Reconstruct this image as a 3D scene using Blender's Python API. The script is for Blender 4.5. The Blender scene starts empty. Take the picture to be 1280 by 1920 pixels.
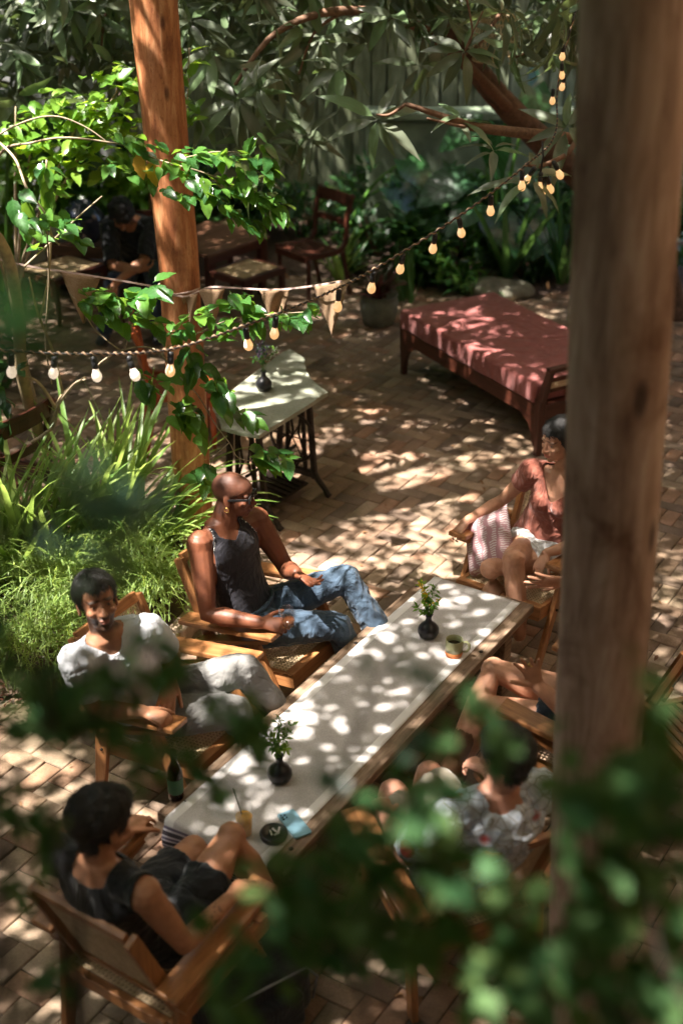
import bpy, bmesh, math, random
import numpy as np
from mathutils import Vector as V, Matrix, Euler, noise

random.seed(11)
RS = np.random.RandomState(5)
sc = bpy.context.scene
col = sc.collection
R = math.radians

# ------------------------------------------------------------------ camera, sky, sun, exposure
cam = bpy.data.cameras.new('camera')
camo = bpy.data.objects.new('camera', cam)
col.objects.link(camo)
camo.location = (0, 0, 4.0)
camo.rotation_euler = (R(90 - 27.92), 0, 0)
cam.sensor_fit = 'VERTICAL'
cam.sensor_height = 36.0
cam.sensor_width = 24.0
cam.lens = 47.33
cam.clip_start = 0.05
cam.clip_end = 400
cam.dof.use_dof = True
cam.dof.focus_distance = 6.5
cam.dof.aperture_fstop = 1.4
sc.camera = camo

SUN = V((-0.40, -0.16, 0.90)).normalized()
world = bpy.data.worlds.new('World')
sc.world = world
world.use_nodes = True
wn = world.node_tree
bg = wn.nodes['Background']
sky = wn.nodes.new('ShaderNodeTexSky')
sky.sky_type = 'NISHITA'
sky.sun_disc = False
sky.sun_elevation = math.asin(SUN.z)
sky.sun_rotation = math.atan2(SUN.x, SUN.y)
sky.air_density = 0.6
sky.dust_density = 4.0
sky.ozone_density = 0.3
wn.links.new(sky.outputs[0], bg.inputs[0])
bg.inputs[1].default_value = 0.15
sl = bpy.data.lights.new('sun', 'SUN')
sl.energy = 5.0
sl.angle = R(0.53)
sl.color = (1.0, 0.935, 0.85)
so = bpy.data.objects.new('sun', sl)
col.objects.link(so)
so.rotation_euler = SUN.to_track_quat('Z', 'Y').to_euler()
sc.view_settings.view_transform = 'Standard'
sc.view_settings.look = 'None'
sc.view_settings.exposure = 2.35
sc.view_settings.gamma = 1.0
sc.view_settings.use_curve_mapping = False
sc.render.engine = 'CYCLES'
sc.cycles.use_denoising = True
sc.cycles.max_bounces = 7
sc.cycles.transparent_max_bounces = 10
sc.cycles.diffuse_bounces = 4
sc.cycles.sample_clamp_indirect = 4.0

# ------------------------------------------------------------------ object helpers
def tag(o, label=None, cat=None, group=None, kind=None):
    if label: o['label'] = label
    if cat: o['category'] = cat
    if group: o['group'] = group
    if kind: o['kind'] = kind
    return o

def empty(name, loc=(0, 0, 0), rz=0.0, label=None, cat=None, group=None, kind=None):
    o = bpy.data.objects.new(name, None)
    o.empty_display_size = 0.1
    col.objects.link(o)
    o.location = loc
    o.rotation_euler = (0, 0, rz)
    return tag(o, label, cat, group, kind)

def link(name, me, mat, parent=None, bevel=0.0, kind=None):
    o = bpy.data.objects.new(name, me)
    col.objects.link(o)
    if mat is not None and len(me.materials) == 0:
        me.materials.append(mat)
    if parent is not None: o.parent = parent
    if bevel:
        b = o.modifiers.new('bevel', 'BEVEL')
        b.width = bevel; b.segments = 2; b.limit_method = 'ANGLE'; b.angle_limit = R(40)
    if kind: o['kind'] = kind
    return o

def copy_tree(o, parent=None):
    c = o.copy(); col.objects.link(c)
    if parent is not None: c.parent = parent
    for ch in list(o.children):
        copy_tree(ch, c)
    return c

def np_mesh(name, verts, faces, mat=None, smooth=True, uv=None, colr=None):
    """verts (n,3), faces (m,3|4) arrays"""
    me = bpy.data.meshes.new(name)
    verts = np.asarray(verts, np.float32); faces = np.asarray(faces, np.int32)
    k = faces.shape[1]
    me.vertices.add(len(verts)); me.vertices.foreach_set('co', verts.ravel())
    me.loops.add(faces.size); me.loops.foreach_set('vertex_index', faces.ravel())
    me.polygons.add(len(faces))
    me.polygons.foreach_set('loop_start', np.arange(0, faces.size, k, dtype=np.int32))
    me.polygons.foreach_set('loop_total', np.full(len(faces), k, np.int32))
    if smooth: me.polygons.foreach_set('use_smooth', np.ones(len(faces), bool))
    if uv is not None:
        l = me.uv_layers.new(name='UVMap')
        l.data.foreach_set('uv', np.asarray(uv, np.float32)[faces.ravel()].ravel())
    if colr is not None:
        a = me.color_attributes.new('Col', 'FLOAT_COLOR', 'POINT')
        c4 = np.ones((len(verts), 4), np.float32); c4[:, :3] = colr
        a.data.foreach_set('color', c4.ravel())
    me.update(calc_edges=True); me.validate()
    if mat is not None: me.materials.append(mat)
    return me

class MB:
    """collects boxes, bars, tubes and lathes into one mesh"""
    def __init__(s): s.v = []; s.f = []; s.sm = []
    def add(s, vs, fs, smooth=False):
        n = len(s.v); s.v += [tuple(v) for v in vs]
        s.f += [tuple(i + n for i in f) for f in fs]; s.sm += [smooth] * len(fs)
        return s
    def box(s, c, size, M=None):
        M = M or Matrix.Identity(3); hx, hy, hz = [q / 2 for q in size]; c = V(c)
        vs = [c + M @ V((x, y, z)) for z in (-hz, hz) for x, y in ((-hx, -hy), (hx, -hy), (hx, hy), (-hx, hy))]
        return s.add(vs, [(3, 2, 1, 0), (4, 5, 6, 7), (0, 1, 5, 4), (1, 2, 6, 5), (2, 3, 7, 6), (3, 0, 4, 7)])
    def bar(s, p0, p1, w, h, side=(0, 1, 0), w1=None, h1=None):
        """rectangular bar p0->p1; w measured along side, h along the third axis"""
        p0 = V(p0); p1 = V(p1); d = (p1 - p0).normalized(); sd = V(side)
        sd = (sd - d * sd.dot(d)).normalized(); up = d.cross(sd)
        w1 = w if w1 is None else w1; h1 = h if h1 is None else h1
        vs = []
        for p, ww, hh in ((p0, w, h), (p1, w1, h1)):
            for a, b in ((-1, -1), (1, -1), (1, 1), (-1, 1)):
                vs.append(p + sd * a * ww / 2 + up * b * hh / 2)
        return s.add(vs, [(3, 2, 1, 0), (4, 5, 6, 7), (0, 1, 5, 4), (1, 2, 6, 5), (2, 3, 7, 6), (3, 0, 4, 7)])
    def tube(s, pts, r, n=8, cap=True):
        pts = [V(p) for p in pts]; m = len(pts)
        rs = r if isinstance(r, (list, tuple)) else [r] * m
        ref = V((0.31, 0.2, 0.93)); vs = []; fs = []
        for i, p in enumerate(pts):
            d = (pts[min(i + 1, m - 1)] - pts[max(i - 1, 0)]).normalized()
            a = (ref - d * ref.dot(d))
            if a.length < 1e-3: a = V((1, 0, 0)) - d * d.x
            a.normalize(); b = d.cross(a); ref = a
            for k in range(n):
                t = 2 * math.pi * k / n
                vs.append(p + (a * math.cos(t) + b * math.sin(t)) * rs[i])
        for i in range(m - 1):
            for k in range(n):
                k2 = (k + 1) % n
                fs.append((i * n + k, i * n + k2, (i + 1) * n + k2, (i + 1) * n + k))
        if cap:
            fs.append(tuple(reversed(range(n)))); fs.append(tuple(range((m - 1) * n, m * n)))
        return s.add(vs, fs, True)
    def lathe(s, prof, c=(0, 0, 0), n=20, M=None):
        c = V(c); M = M or Matrix.Identity(3); vs = []; fs = []; m = len(prof)
        for r_, z in prof:
            for k in range(n):
                t = 2 * math.pi * k / n
                vs.append(c + M @ V((r_ * math.cos(t), r_ * math.sin(t), z)))
        for i in range(m - 1):
            for k in range(n):
                k2 = (k + 1) % n
                fs.append((i * n + k, i * n + k2, (i + 1) * n + k2, (i + 1) * n + k))
        fs.append(tuple(reversed(range(n)))); fs.append(tuple(range((m - 1) * n, m * n)))
        return s.add(vs, fs, True)
    def prism(s, poly, z0, z1):
        n = len(poly); vs = [(x, y, z0) for x, y in poly] + [(x, y, z1) for x, y in poly]
        fs = [tuple(reversed(range(n))), tuple(range(n, 2 * n))] + [(i, (i + 1) % n, n + (i + 1) % n, n + i) for i in range(n)]
        return s.add(vs, fs)
    def mesh(s, name):
        me = bpy.data.meshes.new(name); me.from_pydata(s.v, [], s.f)
        me.polygons.foreach_set('use_smooth', s.sm); me.update(); return me
    def build(s, name, mat, parent=None, bevel=0.0, kind=None):
        me = s.mesh(name)
        me.materials.append(mat)
        return link(name, me, None, parent, bevel, kind)

# ------------------------------------------------------------------ materials
def nodes(name):
    m = bpy.data.materials.new(name); m.use_nodes = True
    nt = m.node_tree; b = nt.nodes['Principled BSDF']
    return m, nt, b
def N(nt, t, **k):
    n = nt.nodes.new(t)
    for a, v in k.items():
        if a.startswith('i_'):
            n.inputs[a[2:].replace('_', ' ')].default_value = v
        else: setattr(n, a, v)
    return n
def ramp(nt, stops, fac):
    r = nt.nodes.new('ShaderNodeValToRGB')
    el = r.color_ramp.elements
    while len(el) < len(stops): el.new(0.5)
    for e, (p, c) in zip(el, stops):
        e.position = p; e.color = (*c, 1) if len(c) == 3 else c
    nt.links.new(fac, r.inputs[0]); return r.outputs[0]
def noise_tex(nt, scale, detail=4, rough=.55, vec=None, dist=0):
    n = N(nt, 'ShaderNodeTexNoise'); n.inputs['Scale'].default_value = scale
    n.inputs['Detail'].default_value = detail; n.inputs['Roughness'].default_value = rough
    n.inputs['Distortion'].default_value = dist
    if vec is not None: nt.links.new(vec, n.inputs['Vector'])
    return n.outputs['Fac']
def obj_vec(nt, scale=(1, 1, 1), kind='Object', rot=(0, 0, 0)):
    tc = N(nt, 'ShaderNodeTexCoord'); mp = N(nt, 'ShaderNodeMapping')
    mp.inputs['Scale'].default_value = scale; mp.inputs['Rotation'].default_value = rot
    nt.links.new(tc.outputs[kind], mp.inputs[0]); return mp.outputs[0]
def mixc(nt, a, b, fac, mode='MIX'):
    m = N(nt, 'ShaderNodeMix'); m.data_type = 'RGBA'; m.blend_type = mode
    for s, v in ((6, a), (7, b), (0, fac)):
        if hasattr(v, 'is_output') or isinstance(v, bpy.types.NodeSocket): nt.links.new(v, m.inputs[s])
        elif s == 0: m.inputs[0].default_value = v
        else: m.inputs[s].default_value = (*v, 1)
    return m.outputs[2]
def bump(nt, h, strength, dist, b):
    n = N(nt, 'ShaderNodeBump'); n.inputs['Strength'].default_value = strength; n.inputs['Distance'].default_value = dist
    nt.links.new(h, n.inputs['Height']); nt.links.new(n.outputs[0], b.inputs['Normal'])

def simple(name, c, rough=.5, metal=0, var=.12, scale=40, bstr=.15, bd=.001, spec=.5, rnd=0.0):
    m, nt, b = nodes(name)
    v = obj_vec(nt)
    n = noise_tex(nt, scale, 4, .6, v)
    lo = tuple(x * (1 - var) for x in c); hi = tuple(min(1, x * (1 + var)) for x in c)
    nt.links.new(ramp(nt, [(.3, lo), (.7, hi)], n), b.inputs['Base Color'])
    b.inputs['Roughness'].default_value = rough; b.inputs['Metallic'].default_value = metal
    b.inputs['Specular IOR Level'].default_value = spec
    if bstr: bump(nt, n, bstr, bd, b)
    return m

def wood(name, c0, c1, axis=0, rough=.42, scale=9, bstr=.2, c2=None, gray=0):
    """grain stretched along the object's local axis"""
    m, nt, b = nodes(name)
    sx = [14, 14, 14]; sx[axis] = 1.1
    v = obj_vec(nt, tuple(sx))
    n1 = noise_tex(nt, scale * .5, 6, .6, v, .6)
    n2 = noise_tex(nt, 3.0, 3, .5, obj_vec(nt, (1, 1, 1)))
    cc = ramp(nt, [(.25, c0), (.55, c1), (.8, c2 or tuple(min(1, x * 1.15) for x in c1))], n1)
    oi = N(nt, 'ShaderNodeObjectInfo')
    hsv = N(nt, 'ShaderNodeHueSaturation')
    mr = N(nt, 'ShaderNodeMapRange'); mr.inputs[3].default_value = .85; mr.inputs[4].default_value = 1.15
    nt.links.new(oi.outputs['Random'], mr.inputs[0]); nt.links.new(mr.outputs[0], hsv.inputs['Value'])
    dk = mixc(nt, cc, ramp(nt, [(.3, (.55, .5, .45)), (.6, (1, 1, 1))], n2), .6, 'MULTIPLY')
    nt.links.new(dk, hsv.inputs['Color']); nt.links.new(hsv.outputs[0], b.inputs['Base Color'])
    b.inputs['Roughness'].default_value = rough
    bump(nt, n1, bstr, .002, b)
    return m

def fabric(name, c, var=.1, weave=420, bstr=.3, rough=.9, wr=9, sheen=.2):
    m, nt, b = nodes(name)
    v = obj_vec(nt)
    n = noise_tex(nt, 14, 4, .6, v)
    lo = tuple(x * (1 - var) for x in c); hi = tuple(min(1, x * (1 + var)) for x in c)
    nt.links.new(ramp(nt, [(.3, lo), (.7, hi)], n), b.inputs['Base Color'])
    b.inputs['Roughness'].default_value = rough
    b.inputs['Sheen Weight'].default_value = sheen
    b.inputs['Specular IOR Level'].default_value = .2
    n2r = noise_tex(nt, wr, 3, .5, obj_vec(nt, (1, 1, .5)), 1.6)
    n2 = ramp(nt, [(.30, (.2, .2, .2)), (.5, (1, 1, 1)), (.62, (.45, .45, .45)), (.8, (.8, .8, .8))], n2r)
    n3 = noise_tex(nt, weave, 2, .5, v)
    ad = N(nt, 'ShaderNodeMath', operation='MULTIPLY_ADD'); nt.links.new(n3, ad.inputs[0]); ad.inputs[1].default_value = .12; nt.links.new(n2, ad.inputs[2])
    bump(nt, ad.outputs[0], bstr, .02, b)
    return m

def leafmat(name, c0, c1, c2, rough=.4, trans=.35, tcol=None, vein=.25, nveins=16, spec=.5, dust=0.0):
    m, nt, b = nodes(name)
    geo = N(nt, 'ShaderNodeNewGeometry'); oi = N(nt, 'ShaderNodeObjectInfo')
    ad = N(nt, 'ShaderNodeMath', operation='ADD'); nt.links.new(geo.outputs['Random Per Island'], ad.inputs[0]); nt.links.new(oi.outputs['Random'], ad.inputs[1])
    fr = N(nt, 'ShaderNodeMath', operation='FRACT'); nt.links.new(ad.outputs[0], fr.inputs[0])
    base = ramp(nt, [(0, c0), (.5, c1), (.93, c2), (1, c2)], fr.outputs[0])
    uv = N(nt, 'ShaderNodeUVMap'); sp = N(nt, 'ShaderNodeSeparateXYZ'); nt.links.new(uv.outputs[0], sp.inputs[0])
    # veins: |across| ridge + slanted side veins
    ab = N(nt, 'ShaderNodeMath', operation='ABSOLUTE'); nt.links.new(sp.outputs[0], ab.inputs[0])
    sl_ = N(nt, 'ShaderNodeMath', operation='MULTIPLY_ADD'); nt.links.new(ab.outputs[0], sl_.inputs[0]); sl_.inputs[1].default_value = -.22; nt.links.new(sp.outputs[1], sl_.inputs[2])
    si = N(nt, 'ShaderNodeMath', operation='MULTIPLY'); nt.links.new(sl_.outputs[0], si.inputs[0]); si.inputs[1].default_value = nveins * 6.283
    sn = N(nt, 'ShaderNodeMath', operation='SINE'); nt.links.new(si.outputs[0], sn.inputs[0])
    vr = ramp(nt, [(.80, (0, 0, 0)), (1.0, (1, 1, 1))], sn.outputs[0])
    md = ramp(nt, [(0.0, (1, 1, 1)), (.09, (0, 0, 0))], ab.outputs[0])
    mx = N(nt, 'ShaderNodeMath', operation='MAXIMUM'); nt.links.new(vr, mx.inputs[0]); nt.links.new(md, mx.inputs[1])
    mu = N(nt, 'ShaderNodeMath', operation='MULTIPLY'); nt.links.new(mx.outputs[0], mu.inputs[0]); mu.inputs[1].default_value = vein
    lt = tuple(min(1, x * 1.9 + .02) for x in c1)
    cc = mixc(nt, base, lt, mu.outputs[0])
    nz = noise_tex(nt, 30, 3, .6, obj_vec(nt))
    cc = mixc(nt, cc, ramp(nt, [(.35, (.7, .72, .6)), (.65, (1.05, 1.05, 1.0))], nz), .5, 'MULTIPLY')
    if dust: cc = mixc(nt, cc, (.30, .30, .26), dust)
    nt.links.new(cc, b.inputs['Base Color'])
    b.inputs['Roughness'].default_value = rough; b.inputs['Specular IOR Level'].default_value = spec
    bump(nt, mx.outputs[0], -.35, .004, b)
    tr = N(nt, 'ShaderNodeBsdfTranslucent')
    tcx = mixc(nt, cc, tcol or (.55, .75, .08), .55)
    nt.links.new(tcx, tr.inputs[0])
    mxs = N(nt, 'ShaderNodeMixShader'); mxs.inputs[0].default_value = trans
    nt.links.new(b.outputs[0], mxs.inputs[1]); nt.links.new(tr.outputs[0], mxs.inputs[2])
    out = nt.nodes['Material Output']; nt.links.new(mxs.outputs[0], out.inputs[0])
    return m

M = {}
# teak: three grain directions
for ax, nm in ((0, 'x'), (1, 'y'), (2, 'z')):
    M['teak' + nm] = wood('teak_' + nm, (.23, .09, .032), (.40, .175, .065), ax, .36, c2=(.50, .25, .10))
    M['darkwood' + nm] = wood('dark_wood_' + nm, (.030, .009, .006), (.085, .025, .014), ax, .38)
    M['redwood' + nm] = wood('red_wood_' + nm, (.16, .028, .010), (.34, .075, .022), ax, .35)
M['brownwood'] = wood('brown_wood', (.075, .032, .018), (.16, .075, .042), 0, .45)

def skin(name):
    m, nt, b = nodes(name)
    a = N(nt, 'ShaderNodeVertexColor'); a.layer_name = 'Col'
    nz = noise_tex(nt, 26, 5, .6, obj_vec(nt))
    c = mixc(nt, a.outputs[0], ramp(nt, [(.3, (.70, .60, .56)), (.5, (1, .95, .92)), (.7, (1.12, 1.08, 1.05))], nz), .55, 'MULTIPLY')
    nt.links.new(c, b.inputs['Base Color'])
    nt.links.new(ramp(nt, [(.3, (.62, .62, .62)), (.7, (.40, .40, .40))], nz), b.inputs['Roughness'])
    b.inputs['Specular IOR Level'].default_value = .4
    b.inputs['Subsurface Weight'].default_value = .12
    b.inputs['Subsurface Radius'].default_value = (.012, .005, .003)
    n2 = noise_tex(nt, 150, 5, .7, obj_vec(nt))
    bump(nt, n2, .3, .003, b)
    return m
M['skin'] = skin('skin')

def bark_mat():
    m, nt, b = nodes('peeled_log')
    v = obj_vec(nt, (9, 9, 1.3)); n1 = noise_tex(nt, 3, 6, .65, v, .5)
    v2 = obj_vec(nt, (3, 3, 2.2)); n2 = noise_tex(nt, 1.6, 4, .6, v2, .8)
    c = ramp(nt, [(.25, (.20, .062, .022)), (.5, (.42, .165, .065)), (.72, (.60, .33, .17))], n1)
    c2 = ramp(nt, [(.32, (.48, .34, .26)), (.5, (1, .92, .86)), (.7, (1.15, 1.12, 1.08))], n2)
    cc = mixc(nt, c, c2, .85, 'MULTIPLY')
    # rot specks and knots
    vo = N(nt, 'ShaderNodeTexVoronoi'); nt.links.new(obj_vec(nt, (7, 7, 2.6)), vo.inputs[0]); vo.inputs['Scale'].default_value = 1.0
    kn = ramp(nt, [(.05, (.14, .06, .04)), (.13, (1, 1, 1))], vo.outputs['Distance'])
    cc = mixc(nt, cc, kn, .8, 'MULTIPLY')
    sp = noise_tex(nt, 90, 2, .7, obj_vec(nt, (1, 1, .4)))
    cc = mixc(nt, cc, ramp(nt, [(.3, (.45, .3, .25)), (.42, (1, 1, 1))], sp), .6, 'MULTIPLY')
    nt.links.new(cc, b.inputs['Base Color']); b.inputs['Roughness'].default_value = .62
    bump(nt, n1, .35, .01, b); return m
M['log'] = bark_mat()
def bark2():
    m, nt, b = nodes('pale_log')
    v = obj_vec(nt, (9, 9, 1.1)); n1 = noise_tex(nt, 2.5, 6, .65, v, .5)
    n2 = noise_tex(nt, 1.5, 4, .6, obj_vec(nt, (2.5, 2.5, 1.6)), .8)
    c = ramp(nt, [(.25, (.20, .115, .082)), (.5, (.43, .285, .215)), (.75, (.60, .46, .38))], n1)
    cc = mixc(nt, c, ramp(nt, [(.33, (.40, .28, .22)), (.48, (.95, .9, .9)), (.7, (1.1, 1.1, 1.12))], n2), .9, 'MULTIPLY')
    vo = N(nt, 'ShaderNodeTexVoronoi'); nt.links.new(obj_vec(nt, (6, 6, 2.2)), vo.inputs[0]); vo.inputs['Scale'].default_value = 1.0
    cc = mixc(nt, cc, ramp(nt, [(.06, (.13, .10, .12)), (.15, (1, 1, 1))], vo.outputs['Distance']), .85, 'MULTIPLY')
    nt.links.new(cc, b.inputs['Base Color']); b.inputs['Roughness'].default_value = .7
    bump(nt, n1, .3, .01, b); return m
M['log2'] = bark2()

M['branch'] = simple('branch_bark', (.34, .26, .17), .8, var=.35, scale=60, bstr=.4, bd=.004)
M['branch_dark'] = simple('mango_bark', (.16, .085, .05), .85, var=.4, scale=50, bstr=.5, bd=.006)
M['dark_twig'] = simple('dark_twig', (.035, .025, .018), .9)
M['trunk'] = simple('tree_bark', (.12, .07, .045), .9, var=.5, scale=16, bstr=.8, bd=.02)
M['pale_trunk'] = simple('pale_bark', (.44, .33, .19), .75, var=.25, scale=26, bstr=.4, bd=.004)
M['leaf_lime'] = leafmat('leaf_lime', (.06, .15, .022), (.11, .24, .035), (.20, .34, .05), .33, .45, (.62, .85, .04), .2, 7)
M['leaf_mid'] = leafmat('leaf_mid', (.018, .065, .020), (.040, .125, .03), (.12, .24, .035), .24, .36, (.40, .68, .05), .45, 7)
M['leaf_dark'] = leafmat('leaf_dark', (.012, .05, .016), (.022, .075, .02), (.04, .10, .025), .35, .3, (.2, .42, .05), .2, 7)
M['leaf_front'] = leafmat('leaf_front', (.030, .085, .034), (.055, .13, .045), (.10, .15, .05), .65, .3, (.25, .5, .04), .15, 6, .2)
M['leaf_mango'] = leafmat('leaf_mango', (.05, .075, .04), (.10, .125, .07), (.06, .15, .03), .32, .2, (.35, .5, .1), .35, 18, dust=.22)
M['leaf_alo'] = leafmat('leaf_alocasia', (.014, .055, .022), (.020, .075, .026), (.035, .11, .03), .26, .16, (.25, .6, .08), .8, 7)
M['leaf_blade'] = leafmat('leaf_blade', (.10, .20, .045), (.17, .30, .06), (.32, .42, .12), .4, .4, (.6, .8, .15), .0, 0)
M['leaf_blade_dark'] = leafmat('leaf_blade_dark', (.02, .07, .03), (.035, .11, .035), (.06, .15, .04), .35, .25, (.3, .55, .1), .0, 0)
M['leaf_red'] = leafmat('leaf_red', (.10, .02, .03), (.07, .06, .04), (.03, .07, .03), .35, .25, (.6, .1, .1), .1, 4)
M['leaf_pale'] = leafmat('leaf_pale', (.05, .11, .07), (.09, .16, .11), (.13, .2, .14), .3, .3, (.3, .5, .3), .1, 5)
M['leaf_wisp'] = leafmat('leaf_wisp', (.10, .18, .04), (.17, .26, .06), (.27, .34, .10), .5, .4, (.7, .85, .1), .0, 0)
M['leaf_yellow'] = leafmat('leaf_yellow', (.75, .42, .04), (.80, .50, .05), (.70, .28, .10), .4, .4, (.9, .6, .1), .1, 5)
M['leaf_dry'] = leafmat('leaf_dry', (.14, .06, .03), (.22, .10, .045), (.30, .16, .07), .7, .15, (.5, .25, .08), .1, 6)
M['soil'] = simple('soil', (.075, .045, .03), .95, var=.5, scale=30, bstr=.8, bd=.02)
M['iron'] = simple('rusty_iron', (.035, .024, .018), .6, .5, .5, 60, .4, .002)
M['black_ceramic'] = simple('black_ceramic', (.012, .012, .014), .32, var=.3, scale=20, bstr=.05)
M['black_plastic'] = simple('black_plastic', (.02, .02, .021), .4, bstr=0)
M['gold'] = simple('gold', (.8, .55, .2), .2, 1.0, bstr=0)
M['steel'] = simple('steel', (.5, .5, .5), .3, 1.0, bstr=0)
M['rope'] = simple('jute_rope', (.28, .18, .11), .95, var=.4, scale=160, bstr=.8, bd=.003)
M['cable'] = simple('cable', (.03, .022, .02), .6, bstr=0)
M['ribbon'] = simple('pink_ribbon', (.50, .36, .32), .8)
M['lens'] = simple('sunglass_lens', (.01, .008, .008), .08, bstr=0)
M['white_pot'] = simple('white_planter', (.46, .46, .45), .6, var=.12, scale=9)
M['clay'] = simple('weathered_pot', (.16, .17, .13), .8, var=.3, scale=14)
M['rock'] = simple('garden_rock', (.16, .15, .11), .9, var=.4, scale=8, bstr=.8, bd=.02)
M['eye_white_shaded'] = simple('eye_white_shaded', (.34, .29, .26), .25, bstr=0)  # whites darkened, the shade over the eyes is put into their colour
M['eye_dark'] = simple('eye_iris', (.02, .012, .01), .15, bstr=0)
M['hair'] = simple('black_hair', (.012, .010, .010), .5, var=.5, scale=160, bstr=.9, bd=.006)
M['hair_gray'] = simple('grey_hair', (.05, .047, .045), .55, var=.7, scale=150, bstr=.9, bd=.006)

def cane_mat():
    m, nt, b = nodes('cane'); n = noise_tex(nt, 30, 3, .6, obj_vec(nt))
    nt.links.new(ramp(nt, [(.3, (.50, .36, .20)), (.7, (.74, .58, .38))], n), b.inputs['Base Color'])
    b.inputs['Roughness'].default_value = .5; return m
M['cane'] = cane_mat()
def glass(name, c=(1, 1, 1), rough=.02):
    # thin walled glass: clear body with a glossy coat
    m, nt, b = nodes(name)
    tr = N(nt, 'ShaderNodeBsdfTransparent'); tr.inputs[0].default_value = (*c, 1)
    gl = N(nt, 'ShaderNodeBsdfGlossy'); gl.inputs['Roughness'].default_value = rough
    lw_ = N(nt, 'ShaderNodeLayerWeight'); lw_.inputs[0].default_value = .5
    pw = N(nt, 'ShaderNodeMath', operation='POWER'); nt.links.new(lw_.outputs['Facing'], pw.inputs[0]); pw.inputs[1].default_value = 3
    ad = N(nt, 'ShaderNodeMath', operation='MULTIPLY_ADD'); nt.links.new(pw.outputs[0], ad.inputs[0]); ad.inputs[1].default_value = .45; ad.inputs[2].default_value = .04
    mx = N(nt, 'ShaderNodeMixShader'); nt.links.new(ad.outputs[0], mx.inputs[0]); nt.links.new(tr.outputs[0], mx.inputs[1]); nt.links.new(gl.outputs[0], mx.inputs[2])
    nt.links.new(mx.outputs[0], nt.nodes['Material Output'].inputs[0]); return m
M['glass'] = glass('clear_glass'); M['brown_glass'] = glass('brown_glass', (.28, .08, .015), .05)
M['juice'] = simple('orange_juice', (.85, .42, .03), .4, bstr=0)
M['liquor'] = simple('amber_drink', (.09, .03, .012), .2, bstr=0)
def bulbmat():
    m, nt, b = nodes('lit_bulb')
    b.inputs['Base Color'].default_value = (.85, .80, .72, 1); b.inputs['Roughness'].default_value = .3
    b.inputs['Emission Color'].default_value = (1.0, .50, .17, 1); b.inputs['Emission Strength'].default_value = .17
    return m
M['bulb'] = bulbmat()
M['bulb_daylit'] = bulbmat(); M['bulb_daylit'].node_tree.nodes['Principled BSDF'].inputs['Emission Color'].default_value = (1.0, .80, .58, 1)  # whiter glow stands in for daylight on the leftmost bulbs

# ------------------------------------------------------------------ ground and paving
me = bpy.data.meshes.new('ground')
me.from_pydata([(-200, -200, -.08), (200, -200, -.08), (200, 200, -.08), (-200, 200, -.08)], [], [(0, 1, 2, 3)])
g = link('ground', me, M['soil']); g['kind'] = 'structure'; g['label'] = 'dark garden soil around the courtyard'

def paver_mat():
    m, nt, b = nodes('paver_clay')
    a = N(nt, 'ShaderNodeVertexColor'); a.layer_name = 'Col'
    v = obj_vec(nt)
    n1 = noise_tex(nt, 5, 5, .65, N(nt, 'ShaderNodeNewGeometry').outputs['Position'])
    n2 = noise_tex(nt, 90, 4, .7, N(nt, 'ShaderNodeNewGeometry').outputs['Position'])
    n3 = noise_tex(nt, .9, 3, .6, N(nt, 'ShaderNodeNewGeometry').outputs['Position'])
    cc = mixc(nt, a.outputs[0], ramp(nt, [(.3, (.62, .60, .55)), (.55, (1, 1, 1)), (.75, (1.15, 1.12, 1.05))], n1), .8, 'MULTIPLY')
    cc = mixc(nt, cc, ramp(nt, [(.3, (.72, .70, .68)), (.65, (1.1, 1.1, 1.1))], n2), .8, 'MULTIPLY')
    cc = mixc(nt, cc, ramp(nt, [(.35, (.66, .70, .58)), (.6, (1, 1, 1))], n3), .7, 'MULTIPLY')
    nt.links.new(cc, b.inputs['Base Color']); b.inputs['Roughness'].default_value = .78
    b.inputs['Specular IOR Level'].default_value = .35
    bump(nt, n2, .5, .003, b); return m
M['paver'] = paver_mat()
LO = (0.2042, 7.2269); U = .09967; PS = -.5579
LA = (math.cos(PS), math.sin(PS)); LB = (-math.sin(PS), math.cos(PS))
def lat(a, b): return (LO[0] + U * (a * LA[0] + b * LB[0]), LO[1] + U * (a * LA[1] + b * LB[1]))
def paver_arr(L, W, h=.05, gap=.0055, ch=.004):
    x, y = L / 2 - gap / 2, W / 2 - gap / 2
    v = []
    for s_, z in ((0, -h), (0, -ch), (ch, 0)):
        v += [(-x + s_, -y + s_, z), (x - s_, -y + s_, z), (x - s_, y - s_, z), (-x + s_, y - s_, z)]
    f = [(8, 9, 10, 11)]
    for a in (0, 4):
        for k in range(4):
            f.append((a + k, a + (k + 1) % 4, a + 4 + (k + 1) % 4, a + 4 + k))
    return np.array(v), np.array(f)
pv, pf = paver_arr(2 * U, U)
TINTS = [(.32, .21, .145), (.26, .168, .116), (.35, .24, .17), (.25, .175, .128), (.33, .19, .125), (.19, .13, .098), (.38, .275, .20), (.29, .205, .148)]
paver_meshes = [np_mesh('paver', pv, pf, M['paver'], False, colr=np.array(t)) for t in TINTS]
paving = empty('paving', (0, 0, 0), 0, 'herringbone paving of sandy brown clay pavers over the courtyard', kind='structure')
sand = bpy.data.meshes.new('joint_sand')
sand.from_pydata([(-7, .5, -.012), (7, .5, -.012), (7, 15, -.012), (-7, 15, -.012)], [], [(0, 1, 2, 3)])
M['sand'] = simple('joint_sand', (.06, .045, .03), .95, var=.5, scale=20)
link('joint_sand', sand, M['sand'], paving)
def topix(x, y, z):
    z -= 4; d = y * .8836 - z * .4682; h = y * .4682 + z * .8836
    return 640 + 2524 * x / d, 960 - 2524 * h / d, d
BED = [(-3.6, 5.35), (-1.05, 5.6), (-.80, 6.25), (-.85, 6.9), (-1.12, 7.60), (-1.72, 7.70), (-1.85, 6.85), (-3.6, 6.75)]
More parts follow.
